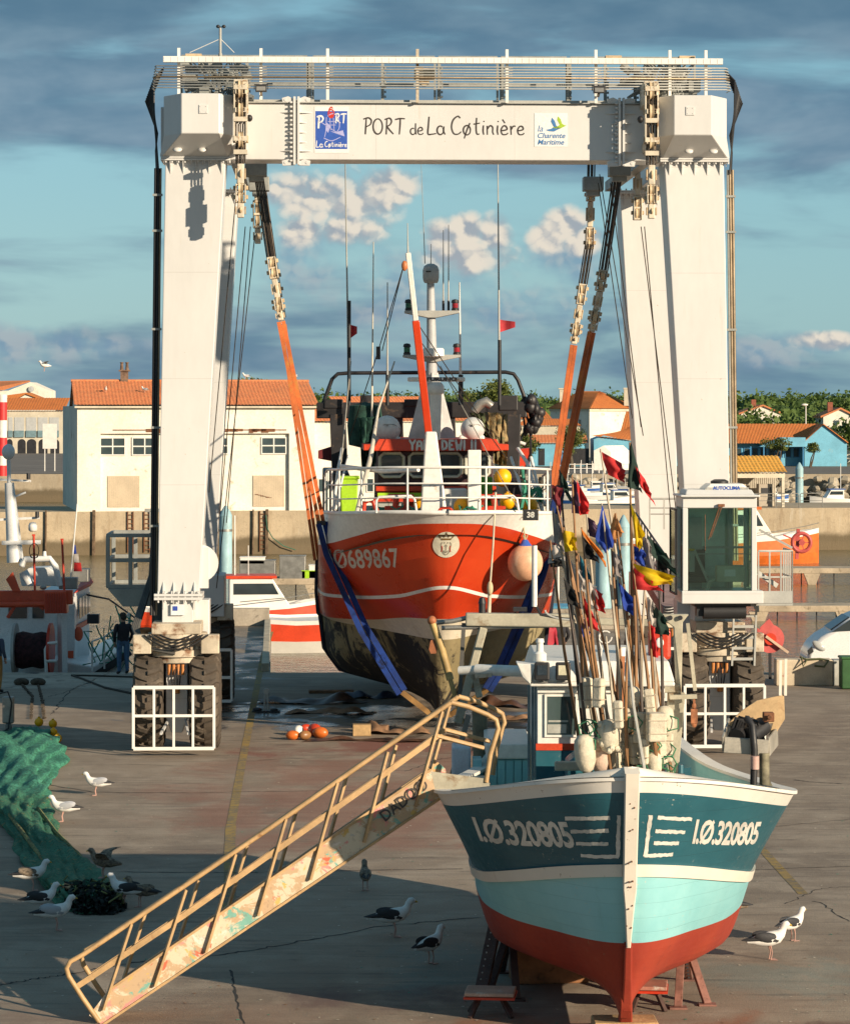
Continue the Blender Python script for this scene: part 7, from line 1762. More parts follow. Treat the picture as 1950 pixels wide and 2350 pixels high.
POLES=[(1405,1735,1345,1180,36.5,2,'pale pole with a small brown flag between the yellow and orange edged flags',[('purple',[(1345,1185),(1347,1225),(1368,1232),(1362,1196)])]),(1455,1745,1402,1260,36.4,0,'cane with a pale grey rag between the blue pennants',[('grey',[(1402,1262),(1404,1310),(1424,1322),(1418,1275)])]),(1440,1730,1350,1330,36.3,0,'cane with a narrow white and red rag in the lower middle',[('white',[(1350,1334),(1352,1380),(1368,1392),(1364,1346)]),('red',[(1364,1350),(1368,1395),(1384,1402),(1378,1362)])]),(1520,1735,1508,1265,36.6,1,'dark pole with a torn black rag beside the gantry stairs',[('black',[(1508,1268),(1510,1312),(1532,1330),(1526,1286)])]),(1391,1700,1268,1120,36.4,0,'leaning cane pole with a maroon pennant, leftmost of the flag bundle',[('maroon',[(1266,1112),(1266,1140),(1284,1170),(1284,1120)])]),(1340,1690,1283,1078,36.8,1,'dark pole with a long dark green pennant above the maroon one',[('darkgreen',[(1283,1078),(1286,1112),(1306,1150),(1300,1110)])]),(1345,1735,1312,1090,36.6,0,'cane pole with a ragged purple and red flag left of the blue one',[('purple',[(1311,1095),(1311,1170),(1330,1172),(1322,1108)]),('red',[(1322,1100),(1328,1175),(1346,1172),(1346,1150)])]),(1470,1720,1377,1030,37.0,2,'tall pole with torn red flag streaming right, highest of the left group',[('red',[(1375,1034),(1392,1085),(1424,1102),(1420,1062)])]),(1450,1760,1444,1015,36.9,0,'tallest upright cane with dark green flag and red tail',[('darkgreen',[(1446,1012),(1440,1108),(1465,1116),(1462,1070)]),('red',[(1456,1068),(1466,1112),(1492,1148),(1478,1100)])]),(1430,1740,1380,1155,36.2,2,'pale pole with a pointed bright blue pennant',[('blue',[(1381,1158),(1368,1228),(1386,1258),(1404,1238)])]),(1490,1740,1412,1178,36.6,0,'cane with a light orange triangular flag beside the blue pennant',[('paleorange',[(1410,1176),(1398,1226),(1408,1238),(1426,1218)])]),(1460,1770,1446,1150,36.1,0,'cane with a large bright yellow pennant in front of the rear crane leg',[('yellow',[(1446,1155),(1456,1242),(1464,1252),(1474,1222)])]),(1475,1700,1486,1220,36.5,2,'pole with a long black green pennant trailing down to the right',[('darkgreen',[(1484,1226),(1492,1270),(1546,1318),(1520,1268)])]),(1360,1660,1268,1165,36.9,2,'pole with a limp grey flag at the left of the bundle',[('grey',[(1266,1172),(1270,1235),(1290,1262),(1288,1190)])]),(1370,1690,1292,1210,36.3,0,'cane with a small yellow flag low on the left',[('yellow',[(1291,1216),(1294,1262),(1318,1258),(1312,1222)])]),(1400,1745,1334,1210,36.0,0,'cane with an orange edged black pennant in the middle left',[('orange',[(1332,1212),(1336,1226),(1378,1290),(1372,1262)]),('black',[(1334,1228),(1340,1276),(1366,1284),(1352,1250)])]),(1480,1745,1452,1250,36.3,1,'dark pole with a folded navy flag below the yellow pennant',[('blue',[(1451,1252),(1455,1282),(1476,1302),(1474,1262)]),('grey',[(1470,1225),(1480,1300),(1498,1312),(1486,1240)])]),(1500,1700,1450,1288,35.9,0,'cane with a rippling golden yellow flag over a red one',[('yellow',[(1450,1292),(1480,1340),(1524,1336),(1528,1318)]),('red',[(1450,1300),(1452,1348),(1512,1352),(1486,1330)])]),(1420,1750,1413,1330,36.5,1,'dark pole with a drooping dark blue pennant low in the centre',[('blue',[(1417,1335),(1428,1392),(1456,1414),(1448,1372)])]),(1385,1720,1302,1280,36.7,2,'pole with a dirty white flag hanging left of centre',[('white',[(1304,1282),(1318,1338),(1338,1356),(1330,1310)])]),(1395,1760,1326,1270,36.9,0,'cane with a small teal flag behind the white one',[('teal',[(1326,1268),(1330,1320),(1362,1346),(1344,1300)])]),(1350,1740,1294,1325,36.1,1,'dark pole with a black flag above the boat stern gantry',[('black',[(1294,1328),(1300,1378),(1322,1388),(1312,1350)])]),(1410,1765,1333,1355,36.2,0,'cane with a narrow red flag low on the left',[('red',[(1332,1358),(1340,1428),(1370,1442),(1352,1398)])]),(1505,1745,1488,1370,36.5,2,'pole with a white and dark green flag beside the forked gantry post',[('white',[(1484,1370),(1486,1432),(1500,1440),(1496,1380)]),('darkgreen',[(1497,1386),(1500,1448),(1528,1452),(1520,1412)])]),(1405,1700,1318,1410,36.8,1,'short dark pole with a crumpled blue flag behind the canes',[('blue',[(1320,1415),(1330,1460),(1350,1476),(1344,1430)])]),(1512,1730,1489,1425,36.0,0,'short cane with a red strip flag low at right',[('red',[(1487,1428),(1492,1500),(1506,1502),(1500,1440)])]),(1330,1700,1262,1240,37.2,0,'cane with a black and white flag beside the orange fender',[('white',[(1262,1250),(1258,1290),(1290,1280),(1284,1252)]),('black',[(1258,1282),(1262,1300),(1286,1298),(1290,1278)])]),(1482,1780,1434,1440,35.7,3,'long slim grey pole leaning across the bundle without a flag',[]),(1440,1775,1440,1440,35.9,0,'plain upright cane without flag in the centre of the bundle',[]),(1532,1720,1470,1300,36.7,0,'cane without flag leaning left at the right of the bundle',[]),(1416,1780,1390,1460,36.0,2,'plain pale pole near the timber mast',[])]
for i,(bx,by,tx,ty,D,cn,lab,fl)in enumerate(POLES):
 a,b_=W(bx,by,D),W(tx,ty,D)
 foot=a+(a-b_).normalized()*max(0.,(a.z-2.75))
 p_=thing('marker_pole',lab,'marker pole',foot,0,'marker poles bundled on the foredeck')
 mid=foot.lerp(b_,.55)+Vector((random.uniform(-.05,.05),0,0));q=MB();q.tube([foot,foot.lerp(mid,.5),mid,mid.lerp(b_,.5),b_],[.023,.022,.020,.016,.009],6);obj('cane',q,[M_CANE,M_CANE2,M_CANE3,M_GREYP][cn],p_,smooth=60)
 for c_,poly in fl:
  fm=flag_mesh(None,[W(poly[0][0]+(x-poly[0][0])*1.22,poly[0][1]+(y-poly[0][1])*1.1,D)for x,y in poly],i);obj('flag',fm,cloth(c_),p_,smooth=60,recalc=False)
FLO=[(1343,1590,'box',.13,.36,'upper left'),(1373,1590,'box',.12,.34,'second from left, upper'),(1342,1730,'bul',.12,.45,'grey bullet'),(1378,1735,'bul',.13,.46,'pinkish bullet'),(1398,1690,'knob',.13,.40,'knobbly'),(1430,1690,'box',.1,.38,'narrow'),(1440,1650,'bul',.085,.34,'slim'),(1458,1720,'box',.15,.34,'white corner'),(1468,1670,'box',.13,.36,'tilted'),(1505,1668,'box',.21,.33,'largest'),(1525,1655,'bul',.11,.36,'rounded'),(1506,1720,'box',.2,.34,'lower large'),(1532,1715,'box',.11,.34,'right edge'),(1477,1725,'box',.10,.30,'lower thin'),(1418,1640,'box',.10,.32,'a1'),(1410,1735,'knob',.10,.34,'a2'),(1452,1600,'bul',.08,.26,'a3'),(1490,1610,'box',.11,.3,'a4'),(1500,1755,'bul',.09,.3,'a5')]
FLO=[(a,b_,c,d*1.1,e*1.08,f)for a,b_,c,d,e,f in FLO]
LB_={'a1':'small foam block above the narrow one','a2':'knobbly float low behind the pinkish bullet','a3':'small rounded float high in the middle canes','a4':'pale foam block above the largest square one','a5':'rounded float lowest between the two large blocks','upper left':'pale foam float tied high on the leftmost canes in front of the wheelhouse window edge','second from left, upper':'pale foam float tied beside the highest left one','grey bullet':'grey bullet shaped float at the far left of the float cluster','pinkish bullet':'pinkish bullet shaped float hanging lowest at left','knobbly':'knobbly dirty foam float right of the pinkish bullet','narrow':'narrow foam block beside the knobbly float','slim':'slim rounded float just left of the timber mast foot','white corner':'square white foam block hanging near the stem post','tilted':'tilted foam block in the middle of the float cluster','largest':'largest square foam block at the right of the cluster','rounded':'tall rounded foam float at the upper right of the cluster','lower large':'large white foam block hanging below the largest one','right edge':'foam block at the right edge of the cluster','lower thin':'thin foam block low between two larger blocks'}
for(px,py,kd,w_,h,key)in FLO:
 c=W(px,py,35.9+random.uniform(-.2,.3));tilt=Matrix.Rotation(random.uniform(-.12,.12),3,'Y')@Matrix.Rotation(random.uniform(-.6,.6),3,'Z');q=MB()
 ft=thing('foam_float',LB_[key],'float',c+Vector((0,0,-h/2)),0,'foam floats tied to the marker poles')
 if kd=='box':
  q.box(c,(w_,w_*.9,h),0,tilt);o_=obj('float',q,M_FOAM,ft,bevel=.025)
  q=MB()
  for f_ in(-.22,.24):q.box(c+Vector((0,0,h*f_)),(w_+.012,w_*.9+.012,.012),0,tilt)
  objs('lashing',q,M_CANE3,ft)
 else:
  q.lathe([(.02,-.5*h),(w_*.62,-.42*h),(w_*.98,-.18*h),(w_,.1*h),(w_*.9,.36*h),(w_*.5,.48*h),(0,.5*h)],c,14,rot=tilt)
  if kd=='knob':
   for k in range(22):a=random.uniform(0,6.28);q.ell(c+Vector((w_*.85*math.cos(a),w_*.85*math.sin(a),random.uniform(-.4,.4)*h)),(.04,.04,.045),6,4)
  obj('float',q,M_FOAMP if 'pink' in key else M_FOAM,ft,smooth=50)
q=MB()
for k in range(26):
 a=W(random.uniform(1340,1540),random.uniform(1640,1780),36.+random.uniform(-.2,.3));q.tube([a+Vector((.10*math.cos(k+j*1.3),.06*math.sin(k+j),.10*math.sin(1.3*j+k)))for j in range(6)],.010,5)
tag(obj('green_twine',q,M('bright_green_twine',(.05,.22,.11),.8),smooth=60),'tangled green twine tying the floats to the canes','rope')
M_STAND=M('brown_primer_steel',(.085,.045,.035),.6,var=.25,vs=4,dirt=((.03,.02,.018),.4,5))
M_STAND2=M('faded_red_primer_steel',(.26,.12,.09),.65,var=.25,vs=4,dirt=((.12,.05,.03),.4,5))
def perf_bar(mb,p,q_,w_=.11):
 """channel with a row of holes"""
 p,q_=Vector(p),Vector(q_);mb.bar(p,q_,w_,.05)
def boat_stand(nm,lab,top,feet,m):
 t_=thing('boat_stand',lab,'boat stand',(top[0],top[1],0),0,'steel stands propping the teal boat')
 top=Vector(top)
 for(fx,fy)in feet:
  f=Vector((fx,fy,0));q=MB();q.bar(f+Vector((0,0,.02)),top,.10,.06);l_=obj('leg',q,m,t_,bevel=.005)
  q=MB();d=top-f;n=int(d.length/.075)
  for k in range(1,n):
   c=f+d*k/n;q.box(c+Vector((0,-.036,0)),(.028,.006,.022))
  obj('holes',q,M_DARK,l_)
  q=MB();q.box(f+Vector((0,0,.012)),(.22,.16,.022));obj('foot_plate',q,m,l_)
 q=MB();q.box(top+Vector((0,0,.02)),(.26,.26,.05));q.cyl(top,top+Vector((0,0,.16)),.035,10);obj('head_plate',q,m,t_)
 q=MB();q.box(top+Vector((0,0,.19)),(.26,.22,.06),0,Matrix.Rotation(.5 if top.x>BX else-.5,3,'Y'));obj('pad',q,M('timber_pad%d'%len(MATS),(.25,.10,.05),.8),t_,bevel=.01)
boat_stand('a','dark brown steel stand with three splayed legs under the left bilge',(W(1172,2200,38.3).x,38.3,.78),((W(1120,2300,37.4).x,37.4),(W(1185,2340,37.1).x,37.1),(W(1150,2300,38.9).x,38.9)),M_STAND)
boat_stand('b','reddish steel stand with perforated legs under the right bilge',(W(1565,2200,37.6).x,37.6,.82),((W(1555,2340,36.6).x,36.6),(W(1622,2340,36.8).x,36.8),(W(1580,2310,38.4).x,38.4)),M_STAND2)
boat_stand('c','steel stand further back under the right side near the keel',(W(1510,2180,40).x,40.,.9),((W(1503,2300,39.2).x,39.2),(W(1530,2280,39.9).x,39.9),(W(1545,2290,40.6).x,40.6)),M_STAND2)
for(x,y,a,lab)in((W(1110,2175,37.6).x,38.,0,'dark perforated channel prop leaning under the left side'),):
 pr=thing('leaning_prop',lab,'prop',(x,y,0));q=MB();A,B_=Vector((W(1100,2300,37.2).x,37.2,0)),Vector((W(1142,2162,38.).x,38.,.98));q.bar(A,B_,.17,.07);pb=obj('channel',q,M_STAND,pr,bevel=.005)
 q=MB()
 for k in range(1,13):
  for s_ in(-.04,.04):q.box(A.lerp(B_,k/13)+Vector((s_,-.05,0)),(.02,.006,.02))
 obj('holes',q,M_GREYP,pb)
M_BLOCK=M('worn_timber_block',(.46,.30,.14),.85,var=.2,vs=3,bump=.4,dirt=((.14,.08,.04),.35,4))
q=MB();q.box((BX+.02,35.05,.10),(.78,.5,.20),0,.03);tag(obj('keel_block',q,M_BLOCK,bevel=.015),'pale timber block under the forefoot of the teal boat','block')
q=MB();q.box((W(1260,2270,38.2).x,38.4,.22),(1.0,.5,.44),0,.12);tag(obj('timber_crib',q,M('orange_brown_timber',(.34,.15,.06),.85,var=.25,vs=2,dirt=((.05,.03,.02),.5,3)),bevel=.02),'brown timber crib block under the keel behind the forefoot','block')
def low_stool(px,py,D,w_,lab,m,top=(.62,.42)):
 c=W(px,py,D);c.z=0;t_=thing('trestle_stool',lab,'stool',c,0,'low painted trestle stools by the teal boat')
 h=.30;q=MB();q.box(c+Vector((0,0,h)),(w_,.5,.05),0,-.10);tp=obj('top',q,m,t_,bevel=.01)
 q=MB();q.box(c+Vector((0,0,h-.045)),(w_+.02,.52,.03),0,-.10);obj('edge_trim',q,M_RED,tp)
 for s_ in(-1,1):
  q=MB();q.bar(c+Vector((s_*w_*.42,-.2,0)),c+Vector((s_*w_*.2,0,h-.05)),.05);q.bar(c+Vector((s_*w_*.42,.2,0)),c+Vector((s_*w_*.2,0,h-.05)),.05);obj('leg',q,M_STAND,t_)
low_stool(1125,2325,36.2,.62,'paint spattered low stool with red edge at the left of the keel',M('spattered_top',(.50,.33,.24),.7,dirt=((.60,.58,.52),.5,6)))
low_stool(1485,2300,36.6,.50,'small reddish stool with metal foot right of the keel',M('pinkish_top',(.40,.17,.12),.7,dirt=((.5,.45,.38),.4,7)))
def GD(px):return 35.7+(px-230)/770*.8
def gp(px,py,far=0):v=W(px,py,GD(px));return v+Vector((.10,.72,0))if far else v
M_GO=M('ochre_gangway_paint',(.50,.32,.15),.5,var=.15,vs=3,dirt=((.26,.13,.05),.3,5))
def graffiti():
 m,t,b,o=mat('graffiti_paint')
 g=t.new('ShaderNodeTexCoord').outputs['Object']
 c=(.46,.32,.19,1)
 for i,(col,th)in enumerate((((.60,.52,.38),.47),((.60,.22,.20),.56),((.12,.36,.30),.58),((.55,.36,.08),.60),((.50,.09,.04),.62),((.14,.25,.38),.66),((.68,.60,.52),.60))):
  n=t.noise(t.vmath('ADD',t.vmath('MULTIPLY',g,(1,1,1.2)),(i*7.3,3.1*i,0)),2.6,6,.68,.6);c=t.mix(t.ramp(n,th,th+.04,0,.9),c,(*col,1))
 c=t.mix(t.ramp(t.noise(g,14,4,.7),.55,.7,0,.4),c,(.16,.11,.08,1))
 t.put(b.inputs['Base Color'],c);b.inputs['Roughness'].default_value=.6
 return m
M_GRAF=graffiti()
gw=thing('boarding_gangway','long ochre boarding gangway with paint daubed side plate leading up to the teal boat','gangway',gp(230,2345))
for far in(0,1):
 q=MB();P=[gp(x,y,far)for x,y in((205,2330),(235,2352),(620,2098),(1010,1832),(1005,1782),(988,1766),(621,2022),(250,2272))];q.prism(P,(0,.04,0));sp=obj('side_plate',q,M_GRAF,gw)
 q=MB();q.bar(gp(235,2352,far),gp(1010,1832,far),.05,.03);q.bar(gp(250,2272,far),gp(988,1766,far),.05,.03);obj('plate_flange',q,M_GO,sp)
 q=MB();q.tube([gp(228,2345,far),gp(190,2290,far),gp(158,2240,far),gp(153,2222,far),gp(162,2206,far),gp(192,2190,far),gp(620,1900,far),gp(881,1718,far),gp(1035,1612,far)],.032,8);hr2=obj('handrail',q,M_GO,gw,smooth=60)
 q=MB();q.bar(gp(171,2268,far),gp(420,2102,far),.03,.07);q.bar(gp(420,2102,far),gp(864,1789,far),.03,.07);q.bar(gp(864,1789,far),gp(1003,1689,far),.03,.07);obj('mid_rail',q,M_GO,hr2)
 for(a,b_,c,d)in((238,2316,302,2120),(356,2262,427,2042),(473,2184,541,1960),(592,2100,656,1879),(712,2018,774,1796),(835,1932,889,1725),(953,1850,1014,1632)):
  q=MB();q.bar(gp(a,b_,far)-Vector((0,.03,0)),gp(c,d,far),.085,.03);obj('rail_post',q,M_GO,gw)
 q=MB();q.tube([gp(1035,1612,far),gp(1075,1622,far),gp(1118,1640,far),gp(1138,1652,far),gp(1143,1672,far),gp(1125,1730,far),gp(1115,1795,far)],.032,8);q.tube([gp(1003,1689,far),gp(1110,1717,far)],.028,6);obj('landing_rail',q,M_GO,gw,smooth=60)
q=MB()
for k in range(16):
 t_=(k+.5)/16;a=gp(240+750*t_,2300-505*t_);q.box(a+Vector((0,.37,-.06)),(.22,.7,.03))
obj('stair_tread',q,M_GO,gw)
q=MB();a,b_=gp(985,1808),gp(1125,1800);q.add([a,b_,b_+Vector((0,.9,0)),a+Vector((0,.9,0))],[(0,1,2,3)]);q.prism([gp(985,1770),gp(1120,1788),gp(1125,1812),gp(985,1822)],(0,.03,0));obj('landing',q,M_STG,gw)
q=MB();q.cyl(W(1104,1800,41.4),W(1100,1620,41.4),.11,14);obj('stern_column',q,M('mossy_column',(.16,.14,.09),.7,var=.3,vs=3),FB,smooth=50)
q=MB();a,b_=gp(881,1872),gp(956,1812);d=(b_-a).normalized();put_uv(q,text_uv('DADOO',.20,0,.003,width=.95),(a+b_)/2+Vector((.05,-.03,.03)),d,Vector((-d.z,0,d.x)));obj('graffiti_lettering',q,M_INK,gw,recalc=False)
M_GW=M('gull_white',(.74,.72,.68),.7,var=.06,vs=8);M_GG_=M('gull_grey',(.38,.39,.41),.7,var=.06,vs=8);M_GBK=M('gull_black',(.025,.025,.028),.7,var=.1);M_GBR=M('gull_brown',(.22,.17,.12),.8,var=.4,vs=18);M_GLEG=M('gull_leg',(.55,.32,.26),.6);M_GBEAK=M('gull_beak',(.60,.40,.05),.5)
def gull(kind,label,up=False,head=0.):
 t_=thing('gull',label,'gull',(0,0,0),0,'gulls about the yard',local=True)
 bm_m,wing_m={'black':(M_GW,M_GBK),'grey':(M_GW,M_GG_),'brown':(M_GBR,M_GBR),'pale':(M_GW,M_GBR)}[kind]
 q=MB();q.tube([(-.30,0,.235),(-.22,0,.245),(-.12,0,.25),(0,0,.262),(.09,0,.285),(.14,0,.325),(.165,0,.37),(.175,0,.405),(.195,0,.432),(.222,0,.436),(.25,0,.428),(.285,0,.416)],[.02,.045,.078,.092,.085,.062,.046,.043,.046,.042,.018,.004],12)
 for i in range(11*12-12,11*12):q.mi[i]=2
 for s_ in(-.035,.035):
  x=.0+s_*head;q.tube([(x-.01,s_,.19),(x+.015,s_,.10),(x,s_,.01)],[.014,.008,.008],6,1);q.prism([(x-.01,s_,.004),(x+.075,s_-.03,.004),(x+.075,s_+.03,.004)],(0,0,.008),1)
 b_=obj('body',q,[bm_m,M_GLEG,M_GBEAK],t_,smooth=60)
 for s_ in(-1,1):
  q=MB()
  if up:UU=[(0,.08,.20),(.25,.10,.19),(.5,.06,.15),(.75,-.04,.10),(1,-.16,.015)];q.grid([[(x0-ch*v,s_*(.05+.34*u),.29+.36*u-.22*u*u+.012*math.sin(v*3))for v in(0,.33,.66,1)]for u,x0,ch in UU]);q.grid([[(x0-ch*v,s_*(.05+.34*u),.282+.36*u-.22*u*u)for v in(0,.33,.66,1)]for u,x0,ch in UU])
  else:q.ell((-.05,s_*.062,.285),(.17,.032,.068),12,8,rot=Matrix.Rotation(R(9),3,'Y'))
  w_=obj('wing',q,wing_m,t_,smooth=60)
  if not up:q=MB();q.tube([(-.16,s_*.05,.275),(-.27,s_*.025,.262),(-.37,s_*.008,.255)],[.032,.022,.004],8);obj('wing_tip',q,M_GBK,w_,smooth=60)
 return t_
gk={}
for(px,py,hd,kind,sc_,lb)in((221,1826,180,'grey',1.0,'white gull with grey wings walking left, furthest up the yard'),(145,1886,180,'grey',1.05,'white gull standing just right of the green net'),(76,2044,10,'pale',1.05,'brown winged gull left of the narrow end of the net'),(98,2102,25,'black',1.05,'black backed gull left of the dark net heap'),(130,2136,15,'grey',1.1,'silver grey gull in shade, nearest of the left group'),(286,2082,165,'black',1.1,'black backed gull facing the net heap from the right'),(322,2082,160,'brown',1.0,'mottled brown gull crouching right of the net heap'),(838,2045,95,'brown',1.0,'small brown gull seen from behind in the middle of the yard'),(905,2151,8,'black',1.2,'large black backed gull standing in shade under the gangway'),(988,2213,50,'black',1.1,'black backed gull beside the pale paint stain left of the boat'),(1664,2119,178,'brown',1.1,'brown gull half hidden behind the right side of the teal hull'),(1766,2203,12,'black',1.12,'sunlit black backed gull, largest of the right pair'),(1818,2160,40,'black',1.0,'black backed gull furthest right')):
 o_=G(px,py)
 if kind not in gk:gk[kind]=gull(kind,lb);gk[kind].location=o_;gk[kind].rotation_euler.z=R(hd);gk[kind].scale=(sc_,)*3
 else:dup(gk[kind],o_,R(hd),lb,scale=sc_)
g_=gull('brown','brown gull landing with raised wings on top of the net heap',True);g_.location=G(238,2052)+Vector((0,0,.25));g_.rotation_euler.z=R(170)
g_=gull('grey','gull flying above the gabled house at far left',True);g_.location=W(103,852,190);g_.rotation_euler.z=R(200);g_.scale=(1.5,)*3
for i,(px,x_,lb)in enumerate(((336,5.1,'gull perched on the warehouse roof left of the crane leg'),(580,13.,'gull perched on the warehouse ridge right of the crane leg'),(700,16.8,'gull perched at the right end of the warehouse ridge'),(240,2.2,'gull on the lower left of the warehouse roof'))):
 dup(gk['grey'],fr.p(x_,7.5 if i in(1,2)else 3.6,9.8 if i in(1,2)else 8.72),R(160+40*i),lb,scale=1.1)
def net_mat():
 m,t,b,o=mat('green_trawl_net')
 g=t.new('ShaderNodeTexCoord').outputs['Object'];n=t.noise(g,2.2,6,.65,.5);n2=t.noise(g,9,4,.7)
 v=t.new('ShaderNodeTexVoronoi',feature='DISTANCE_TO_EDGE');t.put(v.inputs['Vector'],t.vmath('ADD',g,t.vmath('MULTIPLY',t.noise(g,4,2,out=1),(.25,.25,.25))));v.inputs['Scale'].default_value=13
 y=t.sep(g)[1]
 c=t.mix(t.ramp(n,.35,.65),(.022,.17,.105,1),(.075,.33,.215,1));c=t.mix(t.ramp(v.outputs[0],.06,.24,0,.85),c,(.012,.085,.055,1))
 low=t.ramp(y,-2.2,-3.6);c=t.mix(t.math('MULTIPLY',low,.65),c,(.02,.11,.05,1));c=t.mix(t.math('MULTIPLY',t.ramp(n2,.55,.7),t.math('ADD',t.math('MULTIPLY',low,.6),.1)),c,(.30,.18,.05,1))
 t.put(b.inputs['Base Color'],c);b.inputs['Roughness'].default_value=.85;t.put(b.inputs['Normal'],t.bump(t.math('ADD',v.outputs[0],n2),.9,.04));return m
M_NET=net_mat()
nt=thing('trawl_net','long heap of green trawl net trailing down the left of the yard','net',(G(60,1850).x,58,0))
def heap(nm,path,m,seed=0,ns=44,rough=.045):
 pts=[];rr=np.random.default_rng(seed);n=90
 P=np.array([[*G(x,y).xy,w_,h]for x,y,w_,h in path]);u=np.linspace(0,len(P)-1,n)
 C=np.stack([smooth_interp(np.arange(len(P)),P[:,k],u)for k in range(4)],1)
 ph=rr.random(8)*6;rows=[]
 for i in range(n):
  x,y,w_,h=C[i];row=[]
  for j in range(ns+1):
   a=math.pi*j/ns;b_=1+.025*math.sin(19*a+.5*math.sin(i*.3)+ph[3])+.16*math.sin(3*a+u[i]*2.3+ph[0])+.10*math.sin(7*a+u[i]*4+ph[1])+.08*math.sin(13*a-u[i]*9+ph[2])
   row.append(Vector((x+w_*math.cos(a)*b_+rr.uniform(-1,1)*rough*.35,y+rr.uniform(-1,1)*rough*.5+.05*math.sin(5*a+i*.4),max(0.005,h*math.sin(a)**.8*b_+rr.uniform(-1,1)*rough*.4))))
  rows.append(row)
 q=MB();q.grid(rows);return obj(nm,q,m,nt,smooth=179)
heap('green_mesh',[(55,1680,.25,.1),(45,1705,.72,.30),(38,1745,.88,.36),(38,1800,.78,.30),(35,1850,.62,.30),(62,1900,.46,.26),(108,1960,.42,.22),(160,2020,.52,.22),(190,2075,.42,.16),(205,2100,.1,.03)],M_NET,1)
heap('dark_mesh_end',[(180,2045,.2,.1),(205,2065,.38,.2),(220,2085,.40,.18),(228,2098,.2,.05)],M('black_chafer',(.02,.03,.025),.9,var=.4,vs=8,bump=.9,bs=30,dirt=((.03,.14,.08),.45,6)),5,rough=.22)
q=MB()
for k in range(16):
 a=G(random.uniform(165,255),random.uniform(2050,2095))+Vector((0,0,.15));q.tube([a+Vector((.22*math.cos(k+j*.9),.2*math.sin(k+j*.9),max(-.1,.12*math.sin(1.7*j+k))))for j in range(6)],.014,5)
for s_ in(-1,1):q.tube([G(x+s_*8,y)+Vector((0,0,z))for x,y,z in((20 if s_<0 else 80,1880,.2),(60 if s_<0 else 120,1935,.2),(100 if s_<0 else 175,1985,.15),(140 if s_<0 else 205,2030,.1))],.035,6)
obj('net_rope',q,M('orange_green_rope',(.20,.20,.07),.9,var=.4,vs=8),nt,smooth=60)
for i,(px,py,r_)in enumerate(((90,1663,.105),(122,1667,.10),(123,1687,.10),(133,1703,.10),(116,1722,.085))):
 c=W(px,py,66.8-(py-1663)*.045);c.z=max(c.z,r_*1.1)+.06
 q=MB();q.ell(c,(r_,r_,r_),16,10);q.lathe([(.03,r_*.9),(.03,r_*1.2)],c,6);tag(obj('net_float',q,M_YELB,smooth=60),['amber float at the left end of the float row on the green net','amber float at the top right of the float row','amber float below the top right one','bright yellow float near the end of the float row','small yellow float nearest the camera on the net edge'][i],'float','floats on the green net')
M_CHAIN=M('rusty_chain',(.10,.075,.05),.8,metal=.3,var=.3,vs=8)
for i,pts in enumerate((((50,1572),(75,1600),(72,1650)),((88,1572),(98,1610),(102,1650)))):
 q=MB();P=sub_pts([G(*p)for p in pts],16)
 for k,p in enumerate(P):q.box(p+Vector((0,0,.03)),(.035 if k%2 else.07,.12,.035),0,random.uniform(-.3,.3))
 q.ell(G(*pts[0])+Vector((0,0,.08)),(.22,.15,.12),8,6);tag(obj('mooring_chain',q,M_CHAIN),['rusty chain running over the concrete to the green net, left one','rusty chain running to the green net, right one'][i],'chain','chains by the green net')
q=MB();q.tube([G(165,1552)+Vector((0,0,.03)),G(190,1560)+Vector((0,0,.03)),G(240,1580)+Vector((0,0,.03)),G(310,1595)+Vector((0,0,.03))],.03,6);q.tube([G(165,1552)+Vector((0,0,.03)),G(220,1553)+Vector((0,0,.03)),G(310,1556)+Vector((0,0,.03))],.025,6);tag(obj('mooring_line',q,M('dark_rope',(.06,.05,.04),.9),smooth=60),'dark mooring rope lying on the quay cap beside the standing man','rope')
eb=thing('power_post','pale electricity post at the left edge above the green net','post',G(20,1690));c=G(20,1690)
q=MB();q.box(c+Vector((0,0,.62)),(.26,.22,.62));q.box(c+Vector((0,0,.15)),(.16,.16,.3));obj('cabinet',q,M_GALV,eb,bevel=.03)
q=MB();q.tube([c+Vector((-.3,0,.98)),c+Vector((0,-.1,1.05)),c+Vector((.1,-.15,.8)),c+Vector((.02,-.16,.2)),c+Vector((-.3,-.3,.03))],.02,6);obj('cable',q,M_BLK,eb,smooth=60)
